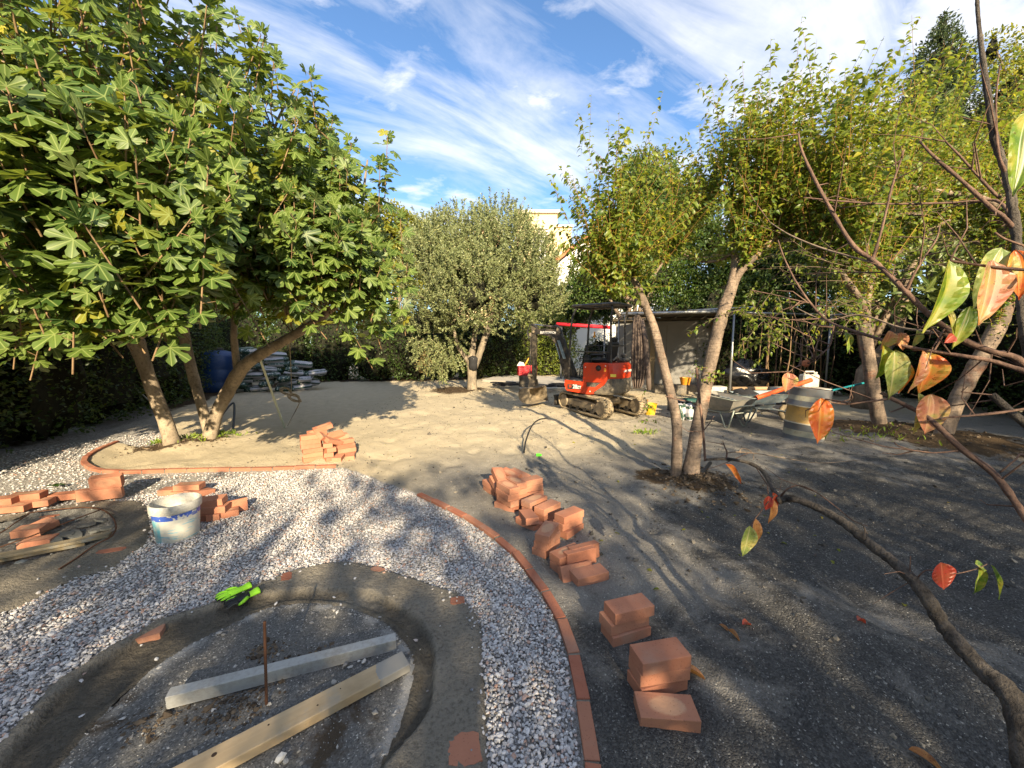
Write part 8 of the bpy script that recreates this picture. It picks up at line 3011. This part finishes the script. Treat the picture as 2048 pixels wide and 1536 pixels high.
# ================================================================== PERSIMMON in front
kb = np.array([P(2060, 1560, 1.0)[0] + .05, P(2060, 1560, 1.0)[1], -0.05])
kaki = empty('persimmon_tree', tuple(kb), 'bare persimmon tree with a few orange and green leaves, framing the right side', 'tree')
kp = [
    ('trunk', M['kaki_bark'], [(2150, 2600, .88, 45), (2110, 1900, .92, 44), (2060, 1560, 1.0, 38), (2025, 1400, 1.08, 35), (1965, 1340, 1.15, 29), (1892, 1258, 1.25, 24), (1850, 1190, 1.3, 21), (1800, 1135, 1.4, 18), (1740, 1088, 1.5, 16), (1690, 1047, 1.6, 15.5), (1640, 1018, 1.7, 13), (1588, 998, 1.8, 12), (1556, 1000, 1.85, 13)]),
    ('branch', M['kaki_bark'], [(1560, 1000, 1.85, 12), (1546, 978, 1.88, 9), (1528, 945, 1.95, 7.5), (1498, 926, 2.0, 6.5), (1455, 918, 2.05, 6), (1412, 919, 2.1, 5)]),
    ('branch', M['kaki_twig'], [(1410, 922, 2.1, 4.5), (1408, 885, 2.1, 4.5), (1404, 840, 2.1, 4.5), (1398, 790, 2.1, 4.5), (1393, 735, 2.1, 5)]),
    ('branch', M['kaki_twig'], [(1406, 820, 2.1, 2), (1385, 805, 2.1, 1.8), (1360, 800, 2.1, 2.2), (1330, 792, 2.1, 1.5)]),
    ('branch', M['kaki_twig'], [(1408, 860, 2.1, 2), (1420, 845, 2.1, 1.8), (1428, 832, 2.1, 1.5)]),
    ('branch', M['kaki_twig'], [(1452, 918, 2.05, 3), (1454, 905, 2.05, 3), (1450, 895, 2.05, 2.4), (1446, 884, 2.05, 1.6)]),
    ('branch', M['twig'], [(1454, 905, 2.05, 3), (1480, 904, 2.05, 2.6), (1520, 908, 2.05, 2), (1580, 918, 2.05, 1.6), (1640, 926, 2.05, 1.2), (1720, 920, 2.05, .8)]),
    ('branch', M['twig'], [(1478, 904, 2.05, 2), (1484, 897, 2.05, 1.6), (1498, 900, 2.05, 1.5), (1506, 908, 2.05, 1.5), (1507, 920, 2.05, 1.2)]),
    ('branch', M['kaki_twig'], [(1562, 992, 1.84, 4), (1575, 978, 1.8, 3), (1598, 971, 1.78, 2.4), (1630, 983, 1.74, 2), (1670, 1012, 1.7, 2), (1705, 1040, 1.66, 1.8), (1735, 1052, 1.6, 1.5)]),
    ('branch', M['kaki_twig'], [(1552, 988, 1.85, 2.6), (1535, 1005, 1.85, 2), (1520, 1025, 1.85, 1.8), (1505, 1045, 1.85, 1.5), (1498, 1062, 1.85, 1)]),
    ('branch', M['kaki_twig'], [(1824, 1163, 1.36, 4), (1835, 1155, 1.35, 2.6), (1855, 1140, 1.33, 2.2), (1900, 1148, 1.3, 1.8), (1945, 1140, 1.28, 1.6), (1975, 1128, 1.28, 1.5)]),
    ('branch', M['kaki_twig'], [(1822, 1158, 1.36, 3), (1820, 1140, 1.36, 2), (1821, 1112, 1.36, 1.2)]),
    ('branch', M['twig'], [(1728, 1078, 1.5, 3), (1730, 1060, 1.5, 2.5), (1722, 1045, 1.5, 2), (1735, 1068, 1.5, 1.5)]),
    # upper structure
    ('trunk', M['kaki_bark'], [(2140, 2700, .86, 44), (2125, 2000, .92, 42), (2125, 1600, 1.0, 36), (2150, 1200, 1.1, 28), (2130, 1000, 1.2, 24), (2070, 760, 1.3, 18), (2048, 640, 1.32, 15), (2040, 560, 1.34, 14), (2030, 450, 1.36, 13), (2015, 355, 1.38, 12), (1990, 280, 1.4, 11), (1979, 212, 1.4, 9.5), (1967, 130, 1.42, 8), (1957, 42, 1.44, 6), (1953, -20, 1.44, 5)]),
    ('branch', M['kaki_bark'], [(2200, 960, 1.15, 18), (2110, 890, 1.15, 15), (2048, 845, 1.18, 13), (1984, 790, 1.2, 11)]),
    ('branch', M['kaki_twig'], [(2160, 860, 1.15, 15), (2048, 728, 1.2, 12), (1984, 703, 1.22, 11), (1932, 683, 1.25, 10.5), (1883, 650, 1.28, 10), (1847, 619, 1.3, 9), (1811, 583, 1.32, 8.5), (1778, 550, 1.36, 8), (1745, 520, 1.4, 8), (1708, 493, 1.44, 7), (1668, 430, 1.5, 6), (1630, 360, 1.54, 5), (1603, 300, 1.58, 4), (1597, 268, 1.6, 3)]),
    ('branch', M['kaki_twig'], [(1812, 582, 1.32, 6), (1830, 545, 1.3, 4), (1855, 505, 1.3, 3), (1873, 478, 1.3, 2.5), (1880, 450, 1.3, 2)]),
    ('branch', M['kaki_twig'], [(1745, 520, 1.4, 6), (1756, 485, 1.4, 4.5), (1768, 440, 1.4, 4), (1785, 370, 1.4, 3.5), (1800, 325, 1.4, 3), (1808, 300, 1.4, 2.4)]),
    ('branch', M['kaki_twig'], [(2120, 765, 1.1, 11), (2048, 742, 1.15, 9), (1984, 722, 1.18, 8), (1932, 713, 1.2, 7), (1870, 703, 1.25, 6.5), (1808, 692, 1.3, 6), (1717, 665, 1.4, 5), (1658, 643, 1.48, 4.5), (1620, 605, 1.52, 4), (1590, 560, 1.56, 3), (1568, 515, 1.6, 2.4), (1556, 480, 1.62, 2)]),
    ('branch', M['kaki_twig'], [(1620, 606, 1.52, 3), (1590, 600, 1.55, 2.5), (1550, 590, 1.6, 2), (1500, 580, 1.65, 1.6)]),
    ('branch', M['kaki_twig'], [(2150, 1180, 1.0, 16), (2048, 1030, 1.1, 12), (1990, 950, 1.15, 11), (1922, 897, 1.2, 9.5), (1860, 838, 1.25, 9), (1820, 815, 1.28, 8), (1785, 798, 1.3, 7), (1762, 785, 1.32, 6)]),
    ('branch', M['kaki_twig'], [(1780, 797, 1.3, 4), (1740, 803, 1.32, 3.4), (1694, 808, 1.34, 3), (1665, 805, 1.36, 2.6), (1650, 798, 1.36, 2)]),
    ('branch', M['kaki_twig'], [(1925, 900, 1.2, 4), (1880, 905, 1.22, 3), (1845, 904, 1.24, 2.6), (1800, 893, 1.26, 2), (1788, 884, 1.26, 1.5)]),
    ('branch', M['kaki_twig'], [(2120, 810, 1.1, 6), (2048, 818, 1.12, 5), (1980, 828, 1.14, 4), (1895, 835, 1.18, 3.4), (1880, 838, 1.18, 3)]),
    ('branch', M['kaki_twig'], [(2030, 460, 1.36, 8), (2005, 432, 1.36, 7), (1985, 418, 1.38, 7), (1923, 361, 1.42, 6), (1874, 319, 1.46, 5), (1839, 283, 1.5, 3.4)]),
    ('branch', M['kaki_twig'], [(2000, 395, 1.4, 6), (1990, 388, 1.4, 5), (1956, 352, 1.42, 4), (1920, 312, 1.44, 3.4), (1891, 283, 1.46, 2.6)]),
    ('branch', M['kaki_twig'], [(2040, 470, 1.36, 6), (2000, 405, 1.5, 5), (1950, 402, 1.55, 4), (1891, 406, 1.6, 4), (1777, 408, 1.65, 3.5), (1700, 404, 1.7, 3), (1607, 395, 1.75, 2)]),
    ('branch', M['kaki_twig'], [(2048, 492, 1.3, 4), (2010, 478, 1.32, 3.6), (1990, 465, 1.32, 3)]),
    ('branch', M['kaki_twig'], [(2100, 545, 1.0, 6), (2048, 540, 1.05, 5.5), (1980, 533, 1.08, 5), (1930, 526, 1.1, 4.5), (1900, 521, 1.1, 4)]),
    ('branch', M['kaki_twig'], [(1668, 648, 1.46, 3), (1660, 690, 1.46, 2.6), (1640, 710, 1.46, 2.4), (1616, 724, 1.48, 2), (1590, 735, 1.5, 1.8), (1578, 745, 1.5, 1.5)]),
    ('branch', M['kaki_twig'], [(2100, 980, 1.1, 5), (2048, 912, 1.12, 4), (2030, 920, 1.12, 3), (2000, 945, 1.14, 3)]),
    ('branch', M['twig'], [(1745, 525, 1.4, 4), (1690, 510, 1.5, 3.4), (1640, 495, 1.6, 3), (1580, 470, 1.7, 2.4), (1540, 445, 1.8, 2)]),
    ('branch', M['twig'], [(1930, 682, 1.25, 5), (1870, 665, 1.4, 4), (1800, 655, 1.55, 3.5), (1720, 630, 1.7, 3), (1650, 640, 1.8, 2.5), (1590, 615, 1.9, 2)]),
    ('branch', M['kaki_twig'], [(2015, 355, 1.38, 5), (1996, 300, 1.38, 4), (1992, 200, 1.4, 3), (2000, 130, 1.42, 2)]),
    ('branch', M['kaki_twig'], [(1883, 650, 1.28, 4), (1890, 660, 1.28, 3), (1875, 690, 1.28, 3), (1866, 705, 1.28, 2.5)]),
]
tipsrc = []
for nm, mt, l in kp:
    pts, rr_ = limb(nm, l, mt, kaki, kb, 18 if nm == 'trunk' else 8, 9 if nm == 'trunk' else 6, 0.13, 0.56 if mt is M['kaki_bark'] else 0.54)
    if nm != 'trunk':
        tipsrc += pts
# fine side twigs
mb = MB()
for _ in range(170):
    s = tipsrc[int(rng.integers(0, len(tipsrc)))]
    if s[2] < 1.35 and rng.random() < .8:
        continue
    d = norm(rng.normal(size=3) + np.array([-.4, .5, .25]))
    L = rng.uniform(.04, .30)
    e1 = s + d * L * .5 + rng.normal(size=3) * .012
    e2 = s + d * L + rng.normal(size=3) * .02 + np.array([0, 0, .02])
    mb.tube([s - kb, e1 - kb, e2 - kb], [.0028, .0018, .0009], 4, caps=False)
mb.build('fine_twigs', M['kaki_twig'], kaki, True)['kind'] = 'stuff'


def kleaf_mesh(seed, w, curl, fold):
    r = np.random.default_rng(seed)
    n1, n2 = 9, 15
    V, ve = [], []
    for i_ in range(n2):
        t = i_ / (n2 - 1)
        hw = w * (math.sin(PI * min(1, t * 1.02) ** 0.78) ** 0.85) * (1 - .15 * t) + 0.004
        if t > .88:
            hw *= 1 - (t - .88) / .12 * .75
        for k in range(n1):
            u = (k / (n1 - 1) * 2 - 1)
            z = fold * abs(u) * hw * 1.6 - curl * t * t + 0.02 * math.sin(t * 9 + u * 3 + seed) * abs(u)
            V.append((u * hw, t - .10 * curl * t, z))
            vn = abs(((t * 7 - abs(u) * 1.3) % 1) - .5) * 2
            ve.append(1.0 if k == n1 // 2 else 0.80 * (1 if vn > .86 else 0.0) * (abs(u) < .97))
    F = []
    for i_ in range(n2 - 1):
        for k in range(n1 - 1):
            a = i_ * n1 + k
            F.append((a, a + 1, a + n1 + 1, a + n1))
    me = np_mesh('leaf', np.array(V), [np.array(F)], True, {'rnd': np.zeros(len(V)), 'vein': np.array(ve), 'along': np.array([v[1] for v in V])})
    return me


def kmat(name, ca, cb, cc, trans=.35, vein=(0.6, .55, .3)):
    m, nt, b, out = newmat(name)
    tc = nt.nodes.new('ShaderNodeTexCoord').outputs['Object']
    oi = nt.nodes.new('ShaderNodeObjectInfo').outputs['Random']
    of = nt.nodes.new('ShaderNodeVectorMath')
    of.operation = 'ADD'
    nt.links.new(tc, of.inputs[0])
    cx_ = nt.nodes.new('ShaderNodeCombineXYZ')
    nt.links.new(mathn(nt, 'MULTIPLY', oi, 20), cx_.inputs[0])
    nt.links.new(cx_.outputs[0], of.inputs[1])
    n1 = noise(nt, of.outputs[0], 2.2, 3, .6)
    n2 = noise(nt, of.outputs[0], 14, 4, .7)
    c = ramp(nt, mathn(nt, 'ADD', mathn(nt, 'MULTIPLY', n1, .8), mathn(nt, 'MULTIPLY', n2, .2)), [(.40, ca), (.5, cb), (.62, cc)])
    c = mixc(nt, ramp(nt, noise(nt, of.outputs[0], 26, 2, .5), [(.66, (0, 0, 0)), (.70, (.8, .8, .8))]), c, (.06, .025, .012))
    av = attr(nt, 'vein')
    c = mixc(nt, mathn(nt, 'MULTIPLY', ramp(nt, av, [(.55, (0, 0, 0)), (.95, (1, 1, 1))]), .55), c, vein)
    setin(nt, b.inputs['Base Color'], c)
    b.inputs['Roughness'].default_value = .4
    bump(nt, b, av, .3, .05)
    tr = nt.nodes.new('ShaderNodeBsdfTranslucent')
    setin(nt, tr.inputs[0], mixc(nt, 1.0, c, (1.7, 1.5, .8), 'MULTIPLY'))
    mx = nt.nodes.new('ShaderNodeMixShader')
    mx.inputs[0].default_value = trans
    nt.links.new(b.outputs[0], mx.inputs[1])
    nt.links.new(tr.outputs[0], mx.inputs[2])
    nt.links.new(mx.outputs[0], out.inputs[0])
    return m


KM = {
    'green': kmat('green persimmon leaf', (.07, .15, .015), (.16, .24, .025), (.32, .30, .05)),
    'pale': kmat('pale green persimmon leaf', (.16, .22, .06), (.26, .30, .09), (.42, .36, .12)),
    'orange': kmat('orange persimmon leaf', (.50, .10, .03), (.60, .19, .04), (.38, .30, .05), vein=(.7, .4, .12)),
    'pink': kmat('salmon persimmon leaf', (.42, .16, .10), (.50, .25, .13), (.34, .30, .08), vein=(.7, .45, .25)),
    'red': kmat('red persimmon leaf', (.40, .045, .035), (.38, .06, .035), (.34, .08, .04), vein=(.7, .2, .12)),
    'brown': kmat('brown persimmon leaf', (.30, .13, .05), (.38, .19, .07), (.20, .08, .035), vein=(.5, .3, .15)),
}


def kleaf(a, b, wpx, d, col, face=None, curl=.12, fold=.35, label=None, dd=0.0, parent=kaki):
    A, B = P(a[0], a[1], d), P(b[0], b[1], d + dd)
    dv = B - A
    L = np.linalg.norm(dv)
    w = wpx * d / FPX / 2 / L
    key = kleaf.n
    kleaf.n += 1
    me = kleaf_mesh(key, w, curl, fold)
    me.materials.append(KM[col])
    y = norm(dv)
    n = norm(np.array(face) if face is not None else np.array([0.1, -1, .25]))
    x = norm(np.cross(y, n))
    z = np.cross(x, y)
    base = kb if parent is not None else np.zeros(3)
    mm = Matrix([[x[r_] * L, y[r_] * L, z[r_] * L, A[r_] - base[r_]] for r_ in range(3)] + [[0, 0, 0, 1]])
    o = link('leaf', me, None, parent, mw=mm)
    return o


kleaf.n = 0
for args in [
    ((1897, 520), (1864, 667), 66, 1.10, 'green', (.3, -1, .4), .10, .5), ((2003, 495), (1958, 615), 62, 1.16, 'pale', (-.2, -1, .5), .12, .3), ((1985, 520), (1966, 650), 80, 1.08, 'pink', (.1, -1, .2), .06, .25),
    ((2030, 500), (2046, 600), 44, 1.14, 'orange', (-.4, -1, .1), .1, .3), ((1890, 618), (1928, 690), 22, 1.2, 'pale', (.3, -1, .3), .2, .4), ((1940, 612), (1912, 698), 34, 1.2, 'green', (-.2, -1, .3), .1, .3),
    ((1908, 670), (1890, 686), 20, 1.2, 'red', (.0, -1, .3), .05, .3), ((2058, 220), (2032, 390), 62, 1.0, 'green', (-.5, -1, .2), .05, .4), ((1782, 662), (1768, 700), 34, 1.3, 'pink', (.2, -1, .3), .2, .3),
    ((1800, 665), (1808, 702), 22, 1.3, 'pink', (-.3, -1, .2), .1, .3), ((1766, 690), (1758, 762), 36, 1.3, 'green', (.4, -1, .2), .1, .4), ((1790, 700), (1786, 800), 50, 1.28, 'pale', (-.1, -1, .3), .1, .3),
    ((1845, 700), (1828, 788), 40, 1.26, 'pink', (.4, -1, .2), .1, .3), ((1856, 704), (1845, 790), 56, 1.28, 'orange', (-.2, -1, .2), .12, .5), ((1815, 722), (1804, 788), 26, 1.3, 'orange', (.2, -1, .2), .1, .3),
    ((1838, 786), (1836, 870), 38, 1.27, 'pale', (.3, -1, .3), .1, .3), ((1862, 788), (1852, 870), 56, 1.25, 'pink', (-.3, -1, .2), .05, .3), ((1642, 796), (1638, 888), 54, 1.36, 'orange', (.0, -1, .15), .04, .12),
    ((1650, 800), (1652, 880), 26, 1.38, 'pale', (-.6, -1, .2), .05, .3), ((1576, 745), (1573, 785), 32, 1.5, 'pink', (-.1, -1, .3), .1, .4), ((1690, 665), (1700, 705), 24, 1.38, 'green', (.3, -1, .3), .1, .3),
    ((1835, 660), (1828, 695), 26, 1.3, 'pale', (.3, -1, .3), .1, .3), ((1452, 928), (1487, 968), 16, 2.04, 'orange', (.3, -1, .6), .1, .5),
    ((1545, 985), (1553, 1032), 18, 1.85, 'red', (.3, -1, .3), .2, .4), ((1538, 992), (1532, 1022), 18, 1.85, 'red', (-.3, -1, .3), .1, .4), ((1548, 1000), (1540, 1050), 16, 1.85, 'brown', (.1, -1, .3), .1, .4),
    ((1512, 1038), (1508, 1100), 24, 1.84, 'brown', (.2, -1, .3), .1, .3), ((1500, 1052), (1488, 1116), 32, 1.83, 'pale', (0, -1, .2), .1, .3), ((1882, 1125), (1888, 1180), 52, 1.30, 'red', (0, -1, .1), .02, .1),
    ((1958, 1135), (1954, 1192), 32, 1.28, 'green', (.2, -1, .3), .1, .3), ((1950, 1128), (1975, 1138), 22, 1.28, 'green', (.0, -.6, .8), .1, .2), ((1982, 1130), (2018, 1204), 20, 1.27, 'green', (.5, -1, .3), .15, .3)]:
    kleaf(*args)
# dried calyx
c_ = P(1612, 727, 1.47) - kb
mb = MB()
for k in range(5):
    a = 2 * PI * k / 5
    mb.lathe([(0.0, -.009), (.008, -.004), (.010, .002), (.006, .008), (0, .009)], c=(c_[0] + .006 * math.cos(a), c_[1], c_[2] + .006 * math.sin(a)), n=10)
mb.build('dried_fruit', worn('dried fruit husk', (.36, .12, .05), .8, 0, .3, 60, bmp=.6), kaki, True)

# fallen leaves on the ground
for (a, yaw_, L, w, col, lb_) in [((1455, 1277), -60, .075, .20, 'brown', 'curled yellow brown leaf on the sand right of the brick stacks'), ((1484, 1263), 20, .08, .22, 'red', 'small reddish brown leaf beside the curled yellow one'),
                                  ((1713, 1261), 10, .06, .3, 'red', 'dark red fallen leaf alone on the dark soil'), ((1368, 1352), -12, .11, .22, 'brown', 'large brown leaf leaning out behind the nearest stack'), ((1815, 1518), -40, .11, .16, 'brown', 'brown leaf on the soil at the bottom right'),
                                  ((1438, 1262), -50, .07, .16, 'brown', 'narrow tan leaf stuck in the sand left of the reddish leaf')]:
    q = G(*a)
    me = kleaf_mesh(100 + int(a[0]), w, .35, .8)
    me.materials.append(KM[col])
    o = link('fallen_leaf', me)
    o.location = (q[0], q[1], gh(q[0], q[1]) + .018)
    o.rotation_euler = (R(random.uniform(-8, 8)), R(random.uniform(-20, 20)), R(yaw_ - 90))
    o.scale = (L, L, L)
    tagit(o, lb_, 'leaf', 'fallen leaves')
q = G(106, 977)
o = link('fallen_leaf', leaf_me[0])
o.location = (q[0], q[1], .04)
o.scale = (.1, .1, .1)
tagit(o, 'green fig leaf lying on the gravel behind the left bricks', 'leaf')
# small yellow leaves strewn about, uncountable
n_ = 260
X = rng.uniform(-2.5, 6, n_)
Y = rng.uniform(2.2, 10, n_)
k = ~inpoly(X, Y, gravel_main) & (rng.random(n_) < np.clip(.25 + .9 * np.exp(-np.hypot(X - pearB[0], Y - pearB[1]) / 1.2), 0, 1))
X, Y = X[k], Y[k]
p_ = np.stack([X, Y, ground_h(X, Y) + .006], 1)
dd_ = norm(np.stack([rng.normal(size=len(X)), rng.normal(size=len(X)), np.zeros(len(X))], 1))
nn_ = norm(np.stack([rng.normal(size=len(X)) * .3, rng.normal(size=len(X)) * .3, np.ones(len(X))], 1))
o = leaf_cloud('leaf_litter', p_, dd_, nn_, rng.uniform(.03, .055, len(X)), TS, M['yellow_leaf'], None)
# weeds at the trunks
for (x, y, n_, r_) in [(395, 880, 120, .22), (325, 886, 60, .12), (450, 872, 70, .14), (1745, 880, 90, .4), (1290, 868, 70, .12)]:
    q = G(x, y)
    X = q[0] + rng.normal(size=n_) * r_
    Y = q[1] + rng.normal(size=n_) * r_ * .6
    p_ = np.stack([X, Y, ground_h(X, Y) + .01], 1)
    dd_ = norm(np.stack([rng.normal(size=n_), rng.normal(size=n_), np.ones(n_) * 1.2], 1))
    leaf_cloud('weeds', p_, dd_, norm(rng.normal(size=(n_, 3))), rng.uniform(.04, .10, n_), t_simple(.14, .3), M['weed'], None)
